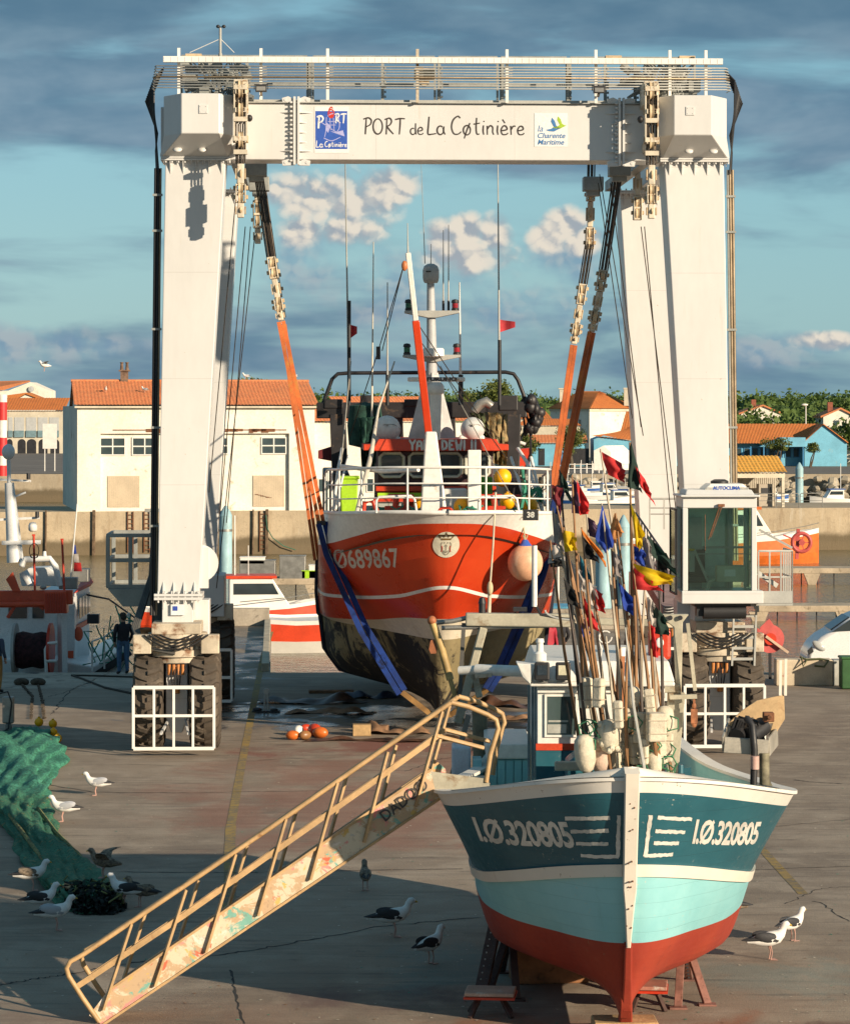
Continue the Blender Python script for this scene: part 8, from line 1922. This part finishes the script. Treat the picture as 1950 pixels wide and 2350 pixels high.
def person(label,at,hd,h,top,legs,arms='pocket',hair=(.05,.035,.025)):
 k=h/1.78
 J={'pel':(0,0,.95),'ches':(0,.01,1.25),'neck':(0,0,1.48),'head':(0,-.02,1.60),'crn':(0,-.01,1.72),'hl':(-.10,0,.90),'hr':(.10,0,.90),'kl':(-.11,-.02,.50),'kr':(.11,-.03,.50),'al':(-.12,.03,.09),'ar':(.12,.03,.09),'tl':(-.13,-.13,.04),'tr':(.13,-.13,.04),'sl':(-.19,0,1.42),'sr':(.19,0,1.42),'el':(-.27,.05,1.14),'er':(.27,.05,1.14),'wl':(-.22,-.10,.93),'wr':(.22,-.10,.93),'pl':(-.19,-.15,.86),'pr':(.19,-.15,.86)}
 if arms=='reach':J['er']=(.27,-.05,1.15);J['wr']=(.30,-.25,1.05);J['pr']=(.30,-.33,1.0)
 rad=dict(pel=.155,ches=.165,neck=.065,head=.095,crn=.075,hl=.10,hr=.10,kl=.075,kr=.075,al=.055,ar=.055,tl=.045,tr=.045,sl=.075,sr=.075,el=.055,er=.055,wl=.042,wr=.042,pl=.04,pr=.04)
 E=[('pel','ches'),('ches','neck'),('neck','head'),('head','crn'),('pel','hl'),('pel','hr'),('hl','kl'),('hr','kr'),('kl','al'),('kr','ar'),('al','tl'),('ar','tr'),('ches','sl'),('ches','sr'),('sl','el'),('sr','er'),('el','wl'),('er','wr'),('wl','pl'),('wr','pr')]
 nm=list(J);me=bpy.data.meshes.new('p');me.from_pydata([[c*k for c in J[n]]for n in nm],[(nm.index(a),nm.index(b_))for a,b_ in E],[])
 o=bpy.data.objects.new('p',me);COL.objects.link(o);sm=o.modifiers.new('s','SKIN');sk=me.skin_vertices[0].data
 for i,n in enumerate(nm):sk[i].radius=(rad[n]*k*(1.15 if n in('pel','ches')else 1),rad[n]*k*(.85 if n in('pel','ches')else 1))
 sk[0].use_root=True;ss=o.modifiers.new('u','SUBSURF');ss.levels=2;ss.render_levels=2
 dg=bpy.context.evaluated_depsgraph_get();m2=bpy.data.meshes.new_from_object(o.evaluated_get(dg));bpy.data.objects.remove(o)
 for mm in(M_SKIN,top,legs,M_BLK):m2.materials.append(mm)
 for p in m2.polygons:
  c=p.center/k;p.use_smooth=True
  p.material_index=3 if c.z<.10 else 2 if c.z<.96 and abs(c.x)<.2 and c.y>-.1 else 1 if c.z<1.50 and not(c.z<.92)else 0
 t_=thing('person',label,'person',at,R(hd),local=True);b_=bpy.data.objects.new('body',m2);COL.objects.link(b_);b_.parent=t_
 q=MB();q.ell((0,.0,1.685*k),(.10*k,.115*k,.085*k),14,8);q.ell((0,.05*k,1.63*k),(.095*k,.07*k,.09*k),12,8);obj('hair',q,M('hair%d'%len(MATS),hair,.9),t_,smooth=60)
 q=MB()
 for s_ in(-1,1):q.ell((s_*.035*k,-.112*k,1.62*k),(.012,.008,.008),6,4)
 obj('eyes',q,M_BLK,t_);q=MB();q.prism([(-.014*k,-.11*k,1.585*k),(.014*k,-.11*k,1.585*k),(0,-.10*k,1.62*k)],(0,-.025*k,0));obj('nose',q,M_SKIN,t_)
 for s_,hnd in((-1,J['pl']),(1,J['pr'])):
  q=MB()
  for f_ in range(4):q.tube([Vector(hnd)*k+Vector(((f_-1.5)*.017,0,-.02)),Vector(hnd)*k+Vector(((f_-1.5)*.02,-.02,-.06-.006*(f_ in(1,2)))),Vector(hnd)*k+Vector(((f_-1.5)*.02,-.01,-.095))],.009,5)
  q.tube([Vector(hnd)*k+Vector((-s_*.03,0,.0)),Vector(hnd)*k+Vector((-s_*.055,-.02,-.04))],.010,5);obj('hand',q,M_SKIN,t_,smooth=60)
 return t_
M_SKIN=M('skin',(.45,.25,.16),.6,var=.06)
M_JEAN=M('blue_jeans',(.07,.14,.24),.85,var=.2,vs=6);M_JKT=M('black_jacket',(.015,.015,.02),.8,var=.2,vs=5);M_ORT=M('orange_oilskin',(.40,.20,.05),.5,var=.15,vs=5);M_NAVY=M('navy_jumper',(.04,.06,.10),.85);M_REDJ=M('red_jacket',(.38,.02,.04),.7,var=.15)
person('man in black jacket and blue jeans standing on the quay edge by the moored boat',G(283,1548),205,1.80,M_JKT,M_JEAN)
person('man in navy top and orange oilskin trousers cut by the left edge',G(-8,1590),150,1.80,M_NAVY,M_ORT,'reach')
person('person in red jacket half hidden behind the teal boat gantry',G(1259,1552),30,1.72,M_REDJ,M_JKT)
person('person in black clothes beside the one in the red jacket',G(1283,1550),200,1.80,M_JKT,M_JKT)
LBo=thing('moored_trawler','moored white fishing boat with red stern gantry and net drum at the left quay edge','boat',(-11.3,88,WZ));A_=lambda px,py,D=86:W(px,py,D)
M_GPW=M('shaded_white_gloss',(.70,.70,.68),.35,var=.05,vs=1.5,dirt=((.35,.28,.2),.14,3))
q=MB();prof=[(-60,1548),(120,1548),(190,1520),(300,1478)]
q.prism([A_(-120,1750,86),A_(275,1750,86),A_(300,1478,86),A_(215,1530,86),A_(160,1520,86),A_(130,1512,86),A_(-120,1512,86)],(-.8,7,0));obj('hull',q,M_GPW,LBo,bevel=.05)
q=MB();q.bar(A_(205,1560,85.9),A_(300,1496,85.9),.12,.2);obj('rubber_strake',q,M_BLK,LBo)
q=MB();q.prism([A_(-60,1620,87),A_(128,1620,87),A_(128,1376,87),A_(-60,1376,87)],(0,3,0));q.prism([A_(172,1530,88),A_(206,1505,90),A_(206,1345,90),A_(172,1362,88)],(-1.2,1.5,0));q.prism([A_(146,1540,87.6),A_(172,1540,87.6),A_(172,1370,87.6),A_(146,1370,87.6)],(0,1,0));wl=obj('wheelhouse',q,M_GPW,LBo)
for a,b_,c,d in((20,62,1380,1419),(75,101,1380,1419)):q=MB();q.prism([A_(a,d,86.95),A_(b_,d,86.95),A_(b_,c,86.95),A_(a,c,86.95)],(0,.04,0));obj('window',q,M_GLR,wl,bevel=.01)
q=MB();u0,u1=A_(178,1420,88.2),A_(205,1402,89.9)
for k in range(4):s0=u0.lerp(u1,k/4+.03)+Vector((.05,-.05,0));s1=u0.lerp(u1,k/4+.20)+Vector((.05,-.05,0));q.prism([s0,s1,s1+Vector((0,0,.62)),s0+Vector((0,0,.62))],(.02,-.02,0))
obj('side_windows',q,M_GLR,wl)
q=MB();q.prism([A_(172,1448,87.9),A_(207,1428,89.9),A_(207,1418,89.9),A_(172,1436,87.9)],(.04,-.04,0));q.prism([A_(168,1362,87.8),A_(206,1345,89.9),A_(213,1335,90),A_(196,1312,90),A_(180,1350,88)],(.04,-.1,0));obj('red_trim',q,M_RED2,wl)
q=MB();q.bar(A_(-30,1372,84.6),A_(168,1370,84.6),.28,.42);q.tube([A_(-30,1388,84.4),A_(110,1386,84.4)],.09,10);q.prism([A_(103,1408,84.3),A_(154,1408,84.3),A_(152,1358,84.3),A_(100,1358,84.3)],(0,.5,0));q.prism([A_(14,1330,84.4),A_(30,1312,84.4),A_(48,1358,84.4),A_(30,1358,84.4)],(0,.1,0));q.bar(A_(48,1370,84.5),A_(18,1418,84.5),.1,.1);q.bar(A_(66,1370,84.5),A_(102,1398,84.5),.1,.1);sg2=obj('stern_gantry',q,M('gantry_red',(.66,.075,.02),.4,var=.1),LBo,bevel=.02)
for k in range(9):q=MB();x=105+k*5.6;q.bar(A_(x,1406,84.26),A_(x,1362,84.26),.025,.03);obj('rib',q,M_RED,sg2)
for px,y0,y1 in((78,1228,1368),(146,1238,1370)):q=MB();q.cyl(A_(px-(3 if px>100 else 0),y0,84.6),A_(px+3,y1,84.6),.035,8);q.box(A_(px-(3 if px>100 else 0),y0,84.6),(.09,.05,.05));obj('red_mast',q,M_RED,sg2,smooth=60)
q=MB();q.lathe([(.08,-.1),(.13,-.06),(.13,.08),(.09,.16),(0,.18)],A_(76,1212,84.6),14);obj('radome',q,M_HWHITE,sg2,smooth=60)
q=MB();q.tube([A_(79+11*math.cos(a),1264+17*math.sin(a),84.5)for a in np.linspace(0,6.28,18)],.012,5);q.tube([A_(79+9*math.cos(a),1276+5*math.sin(a),84.5)for a in np.linspace(0,6.28,12)],.012,5);obj('ring_aerial',q,M_BLK,sg2,smooth=60)
for px,D in((100,84.5),):q=MB();q.ell(A_(px,1348,D),(.10,.08,.07));obj('deck_lamp',q,M_GALV,sg2,smooth=60)
q=MB();q.cyl(A_(145,1545,85),A_(143,1408,85),.14,4);obj('gantry_leg',q,M_GPW,LBo)
q=MB();q.tube([A_(107,1545,84.3),A_(105,1490,84.3),A_(112,1476,84.3),A_(132,1475,84.3)],.05,8);q.tube([A_(105,1517,84.3),A_(130,1517,84.3)],.05,8);obj('stern_rail',q,M_HWHITE,LBo,smooth=60)
for px,m_ in((36,M_GREYP),(117,M_RED)):q=MB();q.lathe([(0,-.04),(.78,-.04),(.78,.04),(0,.04)],A_(px,1490,85),26,axis='X');obj('drum_flange',q,m_,LBo,smooth=40)
q=MB();q.lathe([(.5,0),(.56,.2),(.5,.5),(.55,.75),(.5,1.0)],A_(37,1492,85),18,axis='X');obj('net_drum',q,M('maroon_net',(.05,.015,.018),.95,var=.4,vs=8,bump=.9,bs=20),LBo,smooth=60)
q=MB();q.tube([A_(36,1290,86.5),A_(22,1108,86.5)],[.26,.14],12);mt_=obj('main_mast',q,M_GPW,LBo,smooth=60)
q=MB();q.ell(A_(20,1037,86.5),(.2,.2,.24));q.cyl(A_(20,1055,86.5),A_(22,1108,86.5),.06,8);obj('mast_dome',q,M_GPW,mt_,smooth=60)
q=MB();q.bar(A_(-10,1100,86.5),A_(72,1104,86.5),.06);q.bar(A_(-10,1193,86.5),A_(92,1188,86.5),.07);q.bar(A_(5,1246,86.3),A_(94,1244,86.3),.12);q.tube([A_(22,1145,86.5),A_(60,1130,86.5)],.03);obj('crosstree',q,M_GPW,mt_)
q=MB()
for px,py in((66,1092),(86,1180)):q.cyl(A_(px,py+8,86.4),A_(px,py-6,86.4),.06,8)
obj('mast_lamp',q,M_BLK,mt_)
q=MB();q.tube([A_(50,1300,86.2),A_(58,1284,86.2),A_(115,1282,86.2),A_(128,1300,86.2),A_(138,1345,86.2)],.10,8);q.prism([A_(50,1345,86.6),A_(134,1345,86.6),A_(124,1310,86.6),A_(110,1302,86.6),A_(66,1304,86.6),A_(45,1320,86.6)],(0,1,0));obj('roof_cowling',q,M_GPW,LBo,bevel=.03)
q=MB();q.cyl(A_(54,1312,85.6),A_(70,1340,85.6),.14,12);q.lathe([(.06,0),(.05,.14),(0,.15)],A_(103,1276,86.2),10);obj('life_raft_canister',q,M_GPW,LBo,smooth=50)
q=MB();q.box(A_(158,1338,86.5),(.55,.4,.35));q.box(A_(187,1320,88),(.5,.5,.4));objs('grey_locker',q,M_GALV,LBo,bevel=.03)
q=MB();q.cyl(A_(162,1335,86.8),A_(178,1156,86.8),.022,6);fp_=obj('flag_pole',q,M_HWHITE,LBo)
for k,cn in enumerate(('blue','white','red')):q=MB();a=A_(171,1250+k*20,86.8);q.prism([a,a+Vector((.04+.08*k,0,-.02)),a+Vector((.07+.08*k,0,-.28)),a+Vector((-.02,0,-.28))],(0,.02,0));obj('flag_stripe',q,cloth(cn),fp_)
bowP=[A_(212,1545,85.6),A_(240,1535,85.8),A_(270,1512,86),A_(296,1480,86.3)]
for f in(.45,.95):q=MB();q.tube([p+Vector((0,0,f))for p in bowP],.025,6);obj('bow_rail',q,M_HWHITE,LBo,smooth=60)
for p in bowP:q=MB();q.cyl(p,p+Vector((0,0,.97)),.03,6);obj('stanchion',q,M_HWHITE,LBo)
q=MB()
for k in range(26):
 a=bowP[0].lerp(bowP[3],random.random())+Vector((random.uniform(-.3,.2),-.05,random.uniform(.1,1.3)));q.tube([a,a+Vector((random.uniform(-.3,.4),0,random.uniform(-.7,.1))),a+Vector((random.uniform(-.2,.6),0,-random.uniform(.2,.9)))],.022,5)
obj('turquoise_ropes',q,M_TEALR,LBo,smooth=60)
q=MB();q.ell(A_(181,1455,87.7),(.14,.08,.22));q.box(A_(163,1502,87.4),(.16,.1,.22));objs('lifebuoy',q,M('safety_orange',(.62,.09,.03),.5),LBo,smooth=60)
q=MB();q.tube([A_(200,1365,89),A_(250,1375,88),A_(320,1425,87)],.03,6);q.box(A_(215,1420,88),(.35,.3,.28));objs('deck_gear',q,M_BLK,LBo)
def cabin_boat(nm,lab,px,py,D,L,hdg,hullm,trim,cat='boat',grp=None,cabin=True,z=WZ):
 c=Vector((gX(px,D),D,z));t_=thing(nm,lab,cat,c,R(hdg),grp,local=True)
 w_=L*.16;st=[(-.5,.8,.9),(-.3,1.,.8),(0,1.,.85),(.25,.8,.98),(.42,.38,1.15),(.5,.02,1.25)];h=L*.14
 q=MB()
 for s_ in(-1,1):
  q.grid([[(x*L,s_*w*w_*.75,-.1)for x,w,zz in st],[(x*L,s_*w*w_*.95,zz*h*.32)for x,w,zz in st]],0);q.grid([[(x*L,s_*w*w_*.95,zz*h*.32)for x,w,zz in st],[(x*L,s_*w*w_,zz*h*.86)for x,w,zz in st]],1);q.grid([[(x*L,s_*w*w_,zz*h*.86)for x,w,zz in st],[(x*L,s_*w*w_*1.03,zz*h)for x,w,zz in st]],2)
 q.grid([[(x*L,s_*w*w_,zz*h*.92)for x,w,zz in st]for s_ in(-1,1)],2);x,w,zz=st[0];q.add([(x*L,-w*w_*.75,-.1),(x*L,w*w_*.75,-.1),(x*L,w*w_,zz*h),(x*L,-w*w_,zz*h)],[(0,1,2,3)],1);obj('hull',q,[trim,hullm,M_PAINTW],t_,smooth=40)
 if cabin:
  q=MB();a0,a1=-.05*L,.17*L;q.prism([(a0,-w_*.6,h*.8),(a1+.1*L,-w_*.6,h*.8),(a1,-w_*.6,h*1.9),(a0,-w_*.6,h*1.95)],(0,w_*1.2,0));cb=obj('cabin',q,M_PAINTW,t_,bevel=.03)
  q=MB();q.prism([(a0+.02*L,-w_*.61,h*1.35),(a1+.03*L,-w_*.61,h*1.35),(a1,-w_*.61,h*1.75),(a0+.02*L,-w_*.61,h*1.75)],(0,w_*1.22,0));obj('window',q,M_GLR,cb);q=MB();q.bb((a0-.02*L,-w_*.66,h*1.93),(a1+.02*L,w_*.66,h*2.03));obj('cabin_roof',q,trim,cb)
 q=MB();q.cyl((-.02*L,0,h),(-.02*L,0,h*3.0+1.6),.035,6);q.cyl((.05*L,.1,h*1.9),(.05*L,.1,h*3.1),.02,5);obj('mast',q,M_PAINTW,t_);q=MB();q.tube([(x*L,-w*w_,zz*h+.35)for x,w,zz in st[2:]],.025,5);obj('guard_rail',q,M_GALV,t_)
 return t_
M_ORH=M('orange_hull',(.62,.14,.02),.4);M_BLH=M('blue_hull',(.02,.10,.35),.4);M_LBH=M('light_blue_hull',(.12,.38,.55),.4)
for i,(px,D,hd,hm,L)in enumerate(((1160,300,20,M_PAINTW,7),(1215,290,160,M_PAINTW,8),(1265,300,10,M_LBH,7),(1330,285,170,M_PAINTW,8.5),(1385,300,15,M_PAINTW,7.5),(1440,290,165,M_BLH,7),(1490,300,20,M_PAINTW,8),(1535,285,175,M_PAINTW,7),(1925,275,190,M_PAINTW,8),(1760,290,10,M_BLH,6),(1190,318,5,M_PAINTW,6),(1300,318,175,M_PAINTW,6),(1360,320,8,M_BLH,6),(1465,318,172,M_PAINTW,6.5),(1410,272,12,M_PAINTW,8))):
 cabin_boat('motorboat',['white motorboat behind the trawler rails','white motorboat below the quay trees','light blue motorboat below the white fence','white motorboat just left of the tall flags','white motorboat behind the torn red flag','blue hulled motorboat behind the green flag','white motorboat left of the rear crane leg','white motorboat behind the rear crane leg','white cabin cruiser at the right edge','blue hulled motorboat right of the pavilion','small white motorboat far back behind the trawler net','small white motorboat far back under the boulder slope left','small blue motorboat far back under the boulder slope','small white motorboat far back near the rear crane leg','white motorboat nearest the mole among the flags'][i],px,0,D,L*.74,hd,hm,M_PAINTW if hm!=M_PAINTW else M_BLH,'motorboat','motorboats in the inner basin',z=WZ+1.4)
cabin_boat('red_cabin_boat','small white cabin boat with red roof trim behind the left pier wall',548,0,140,9.5,6,M_RED2,M_RED2,z=WZ)
cabin_boat('red_white_boat','red and white hulled boat lying in the slipway left of the trawler',850,0,129,12,10,M_RED2,M_PAINTW,cabin=False,z=WZ+.1)
cabin_boat('orange_trawler','orange and white trawler moored right of the operator cab',1650,0,200,14,5,M_ORH,M_ORH)
cabin_boat('blue_boat','blue fishing boat behind the bow of the red trawler, right side',1270,0,112,9,170,M_BLH,M_LBH,z=WZ+.6);bb_=[o for o in COL.objects if o.name=='blue_boat'][0];iv=(Matrix.Translation(bb_.location)@Matrix.Rotation(R(170),4,'Z')).inverted();q=MB();put_uv(q,text_uv('7',.42,0,.01),iv@W(1252,1374,110.2),iv.to_3x3()@Vector((1,0,0)),(0,0,1));obj('hull_number',q,M_BWL,bb_,recalc=False)
c=W(1838,1245,190);q=MB();q.tube([c+Vector((.6*math.cos(a),0,.6*math.sin(a)))for a in np.linspace(0,2*math.pi,24,endpoint=False)],.13,8,closed=True);q.cyl(c+Vector((0,-.2,0)),c+Vector((0,.3,0)),.2,12)
for k in range(5):q.bar(c,c+Vector((.58*math.cos(k*1.257),0,.58*math.sin(k*1.257))),.08,.06)
q.bar(c,c+Vector((-1.2,0,.5)),.1,.1);q.bar(c+Vector((-.2,.1,.9)),c+Vector((-.3,.1,-1.1)),.22,.2)
tag(obj('net_winch',q,M('pinkish_red',(.50,.08,.07),.6),smooth=40),'faded red net winch at the stern of the orange trawler','winch')
M_PONT=M('pontoon_concrete',(.46,.37,.26),.85,var=.15,vs=1,dirt=((.14,.11,.07),.4,3))
def pontoon(lab,x0,x1,D,zt,brk=6):
 t_=thing('pontoon',lab,'pontoon',(x0,D,WZ),0,'pontoons in the harbour');q=MB();q.bb((x0,D,zt-.32),(x1,D+2.2,zt));obj('deck',q,M_PONT,t_,bevel=.03)
 n=max(1,int((x1-x0)/brk))
 for k in range(n+1):x=x0+k*brk;q=MB();q.prism([(x-.5,D+.01,zt-.32),(x+.5,D+.01,zt-.32),(x+.12,D+.01,zt-1.3),(x-.12,D+.01,zt-1.3)],(0,.35,0));obj('bracket',q,M_PONT,t_)
 for k in range(int((x1-x0)/1.)):q=MB();x=x0+k*1.;q.bar((x,D+.5,zt-1.6),(x,D+.5,zt-.32),.06);obj('skirt_bar',q,M_DARK,t_)
pontoon('upper concrete pontoon right of the operator cab',gX(1690,176),gX(1975,176),176,H_CAM-(1304-HZ)*176/F_PX,4.6)
pontoon('lower concrete pontoon nearest the right quay edge',gX(1740,146),gX(1975,146),146,H_CAM-(1390-HZ)*146/F_PX,4.4)
pontoon('concrete pontoon loaded with boxes behind the left slipway',gX(590,150),gX(770,150),150,H_CAM-(1328-HZ)*150/F_PX,3.)
for i,(px,py,w_,h,m_,lb)in enumerate(((672,1306,1.15,1.2,M_GALV,'tall grey box on the pontoon behind the slipway'),(592,1306,1.6,.8,M_GALV,'wide grey machine box on the pontoon'),(580,1286,1.1,.3,M_PAINTW,'white cooling unit on top of the machine box'),(716,1318,.9,.35,M_LIME,'lime green crate on the pontoon'),(735,1312,1.,.6,M_PAINTW,'white crate on the pontoon beside the lime one'))):
 c=W(px,py,150.6);w_*=1.17;h*=1.17;q=MB();q.box(c,(w_,.8,h));q.box(c+Vector((0,0,h/2)),(w_+.06,.86,.05));tag(obj('cargo_box',q,m_,bevel=.03),lb,'box','boxes on the pontoon')
q=MB();q.bb((-8.7,100.6,0),(-5.45,101,.62));tag(obj('end_wall',q,M_CONC,bevel=.02),'low concrete wall closing the end of the left pier','wall')
q=MB();q.bar((-5.5,100.6,.12),(-4.62,83.3,.12),.22,.25);tag(obj('pier_kerb',q,M_GO and M('cream_kerb',(.50,.42,.30),.8,var=.15,dirt=((.3,.1,.05),.3,3)),bevel=.02),'cream painted kerb beam along the slipway edge','kerb')
q=MB();q.bb((3.7,99,0),(6.9,99.4,.7));tag(obj('end_wall',q,M_CONC,bevel=.02),'low concrete wall closing the end of the right pier','wall')
bw=G(1780,1574);q=MB();q.bb((bw.x,bw.y,0),(bw.x+1.55,bw.y+.55,.72));tag(obj('concrete_block',q,M('painted_block',(.60,.50,.36),.85,var=.12,vs=2,dirt=((.35,.16,.12),.35,3)),bevel=.03),'sunlit pale concrete block left of the green bin','block','concrete blocks by the right quay')
q=MB();q.bb((bw.x+1.57,bw.y+.03,0),(bw.x+3.2,bw.y+.6,.70));tag(obj('concrete_block',q,M('stained_block',(.42,.42,.38),.85,var=.2,vs=2,dirt=((.10,.14,.16),.45,3)),bevel=.03),'blue stained concrete block next to the green bin','block','concrete blocks by the right quay')
q=MB();q.tube([W(1835,1508,79.2),W(1850,1514,79.0),W(1880,1512,79),W(1900,1516,78.9),W(1890,1530,78.8),W(1868,1528,78.8)],.03,6);q.tube([W(1838,1510,79.0),W(1842,1530,78.8),W(1850,1515,79)],.025,6);tag(obj('rope_on_block',q,M('olive_rope',(.12,.13,.06),.9),smooth=60),'olive rope draped over the concrete blocks','rope')
bn=thing('green_bin','dark green wheeled bin cut by the right edge','bin',G(1948,1580));c=G(1948,1580);q=MB();q.box(c+Vector((0,0,.42)),(.5,.6,.8));obj('bin_body',q,M('bin_green',(.03,.10,.03),.5),bn,bevel=.03);q=MB();q.box(c+Vector((0,0,.85)),(.56,.66,.07));obj('lid',q,M('bin_green_lid',(.04,.13,.04),.5),bn,bevel=.03)
dsk=thing('red_reel','large faded red disc with timber arm standing by the right quay','reel',G(1765,1512));c=W(1766,1466,81)
q=MB();R_=.40;q.prism([c+Vector((R_*math.cos(a),0,R_*math.sin(a)))for a in np.linspace(0,2*math.pi,30,endpoint=False)],(0,.06,0));q.prism([c+Vector((-.30,.01,.30)),c+Vector((-.02,.01,.57)),c+Vector((.12,.01,.36))],(0,.04,0));q.prism([c+Vector((-.36,.005,-.1)),c+Vector((-.36,.005,.3)),c+Vector((-.1,.005,.2)),c+Vector((-.1,.005,-.3))],(0,.04,0));obj('disc',q,M('faded_red_disc',(.55,.10,.09),.6,var=.12),dsk)
q=MB();q.lathe([(.17,-.09),(.15,0)],c,20,axis='Y');obj('hub',q,M_RED,dsk,smooth=40);q=MB();q.bar(c+Vector((-.13,-.1,.08)),c+Vector((.50,-.1,-.38)),.06,.07);obj('timber_arm',q,M('pale_arm',(.58,.42,.30),.6),dsk)
q=MB();q.bar(c+Vector((0,.05,-.3)),(c.x,c.y,0),.08,.08);obj('stand',q,M_BLK,dsk)
cr_=thing('white_car','white car bonnet and windscreen parked behind the concrete blocks at the right edge','car',(W(1920,1500,81.5).x,81.5,0));K=lambda px,py,D=81.3:W(px,py,D)
sil=[(1852,1512),(1853,1500),(1866,1478),(1884,1462),(1905,1450),(1925,1436),(1950,1418),(1985,1404),(2060,1400),(2080,1440),(2085,1535),(1945,1550),(1860,1540)]
q=MB();q.prism([K(x,y)for x,y in sil],(0,1.7,0));cbd=obj('body',q,M('car_white',(.74,.74,.73),.2,var=.02),cr_,bevel=.10,smooth=40)
q=MB();q.prism([K(1908,1450,81.28),K(1928,1437,81.28),K(1952,1421,81.28),K(1985,1410,81.28),K(1985,1446,81.28)],(0,.03,0));q.prism([K(1906,1446,81.5),K(1948,1417,81.5),K(1946,1415,81.5),K(1904,1444,81.5)],(0,1.3,0));obj('windscreen',q,M_GLR,cbd)
q=MB();q.ell(K(1878,1482,81.28),(.22,.05,.10),rot=Matrix.Rotation(R(35),3,'Y'));obj('headlight',q,M('headlight_glass',(.45,.46,.44),.1),cbd,smooth=60)
q=MB();q.prism([K(1852,1494,81.26),K(1862,1484,81.26),K(1866,1496,81.26),K(1855,1503,81.26)],(0,.1,0));obj('grille',q,M_BLK,cbd)
q=MB();q.lathe([(.0,-.1),(.30,-.1),(.33,0),(.30,.1),(0,.1)],K(1925,1540,81.4),24,axis='Y');wl_=obj('wheel',q,M_RUB,cr_,smooth=40);q=MB();q.lathe([(0,-.115),(.2,-.112),(.2,-.1)],K(1925,1540,81.4),20,axis='Y');obj('wheel_rim',q,M_GALV,wl_,smooth=40)
M_TARP=M('wet_brown_tarpaulin',(.11,.055,.035),.45,var=.4,vs=2,bump=.5,bs=4,dirt=((.03,.02,.02),.4,2));M_TARP2=M('dusty_tan_mat',(.27,.15,.08),.8,var=.3,vs=3)
def rag(px,py,w_,d,h,m,lab,nm='tarpaulin',seed=0):
 rr=np.random.default_rng(seed);c=G(px,py);ph=rr.random(4)*6;rows=[]
 for i in range(19):
  u=i/18;row=[]
  for j in range(9):v=j/8;row.append(c+Vector(((u-.5)*w_+.06*math.sin(7*v+ph[0]),(v-.5)*d+.12*math.sin(6*u+ph[1]),max(.006,h*(.45+.4*math.sin(9*u+ph[2]+2*v)+.3*math.sin(19*u+ph[3]))*(1-(2*u-1)**4)*math.sin(math.pi*(v*.8+.1))+.01))))
  rows.append(row)
 q=MB();q.grid(rows);tag(obj(nm,q,m,smooth=60),lab,'tarpaulin','mats and tarpaulins under the trawler')
for i,(px,py,w_,d,h,m,lb)in enumerate(((720,1612,2.8,1.0,.26,M_TARP,'crumpled dark tarpaulin left of the trawler keel'),(760,1636,2.2,.7,.18,M_TARP2,'tan mat in front of the dark tarpaulin'),(850,1600,1.6,.9,.22,M('blue_mat',(.02,.03,.07),.5),'dark blue mat beside the dark tarpaulin'),(900,1682,1.7,.8,.28,M_TARP2,'folded tan canvas behind the gangway'),(980,1700,2.2,.6,.12,M_TARP,'flat reddish brown sheet behind the gangway rails'),(1150,1622,2.0,.8,.28,M_TARP,'rolled dark tarpaulin between gantry and wheelhouse'),(1185,1650,1.5,.6,.12,M_TARP2,'tan mat left of the wheelhouse'),(820,1700,2.4,.4,.10,M_TARP,'thin wet sheet near the timber block'))):rag(px,py,w_,d,h,m,lb,seed=i)
for i,(px,py,w_,h,lb)in enumerate(((830,1688,.42,.26,'square timber block on the wet concrete'),(868,1680,.45,.16,'dark plank end right of the timber block'),(1180,1695,.6,.1,'small plank beside the wheelhouse'),(760,1590,1.2,.08,'long plank under the trawler bow'))):q=MB();q.box(G(px,py)+Vector((0,0,h/2+.004)),(w_,.3,h),0,random.uniform(-.2,.2));tag(obj('timber_block',q,M_BLOCK if i==0 else M_TARP2,bevel=.01),lb,'timber','timbers under the trawler')
of=thing('fender_pile','small pile of orange and white fenders on the wet concrete','fenders',G(700,1692));
for i,(px,py,r_,m_)in enumerate(((672,1690,.11,M_ORH),(700,1690,.11,M('bronze_float',(.30,.14,.05),.4)),(685,1680,.12,M_PAINTW),(722,1682,.15,M_RED2),(735,1686,.13,M_ORH),(702,1673,.10,M_RED2))):q=MB();c=G(px,py+8);q.ell(c+Vector((0,0,r_)),(r_*1.5,r_,r_),12,8,rot=Matrix.Rotation(i*.7,3,'Z'));obj('fender',q,m_,of,smooth=60)
js=thing('wheel_chock_stand','short grey steel jack stand on the yellow line beside the trawler','stand',G(611,1634));c=G(611,1634);q=MB();q.bar(c+Vector((-.05,0,0)),c+Vector((-.03,0,.5)),.045,.08);q.bar(c+Vector((.05,0,0)),c+Vector((.03,0,.5)),.045,.08);q.lathe([(.0,-.05),(.08,-.05),(.08,.05),(0,.05)],c+Vector((0,0,.52)),14,axis='Y');obj('upright',q,M_GREYP,js,bevel=.004);q=MB();q.box(c+Vector((0,0,.02)),(.7,.3,.04));q.ell(c+Vector((-.22,0,.06)),(.12,.1,.06));q.ell(c+Vector((.2,0,.05)),(.10,.1,.05));obj('base',q,M_BLK,js)
q=MB()
for i in range(900):
 px,py=random.uniform(-10,1960),1600+750*random.random();c=G(px,py);s_=random.uniform(.006,.022);a=random.uniform(0,6.28)
 q.add([c+Vector((s_*1.6*math.cos(a+k*2.1),s_*1.6*math.sin(a+k*2.1),.006+.004*(k%2)))for k in range(3)],[(0,1,2)],random.choice((0,0,0,1,2)))
tag(obj('scattered_flakes',q,[M('shell_flake',(.55,.48,.38),.8),M_TEALR,M_TARP2]),'scattered paint flakes and shell fragments over the yard','debris',kind='stuff')
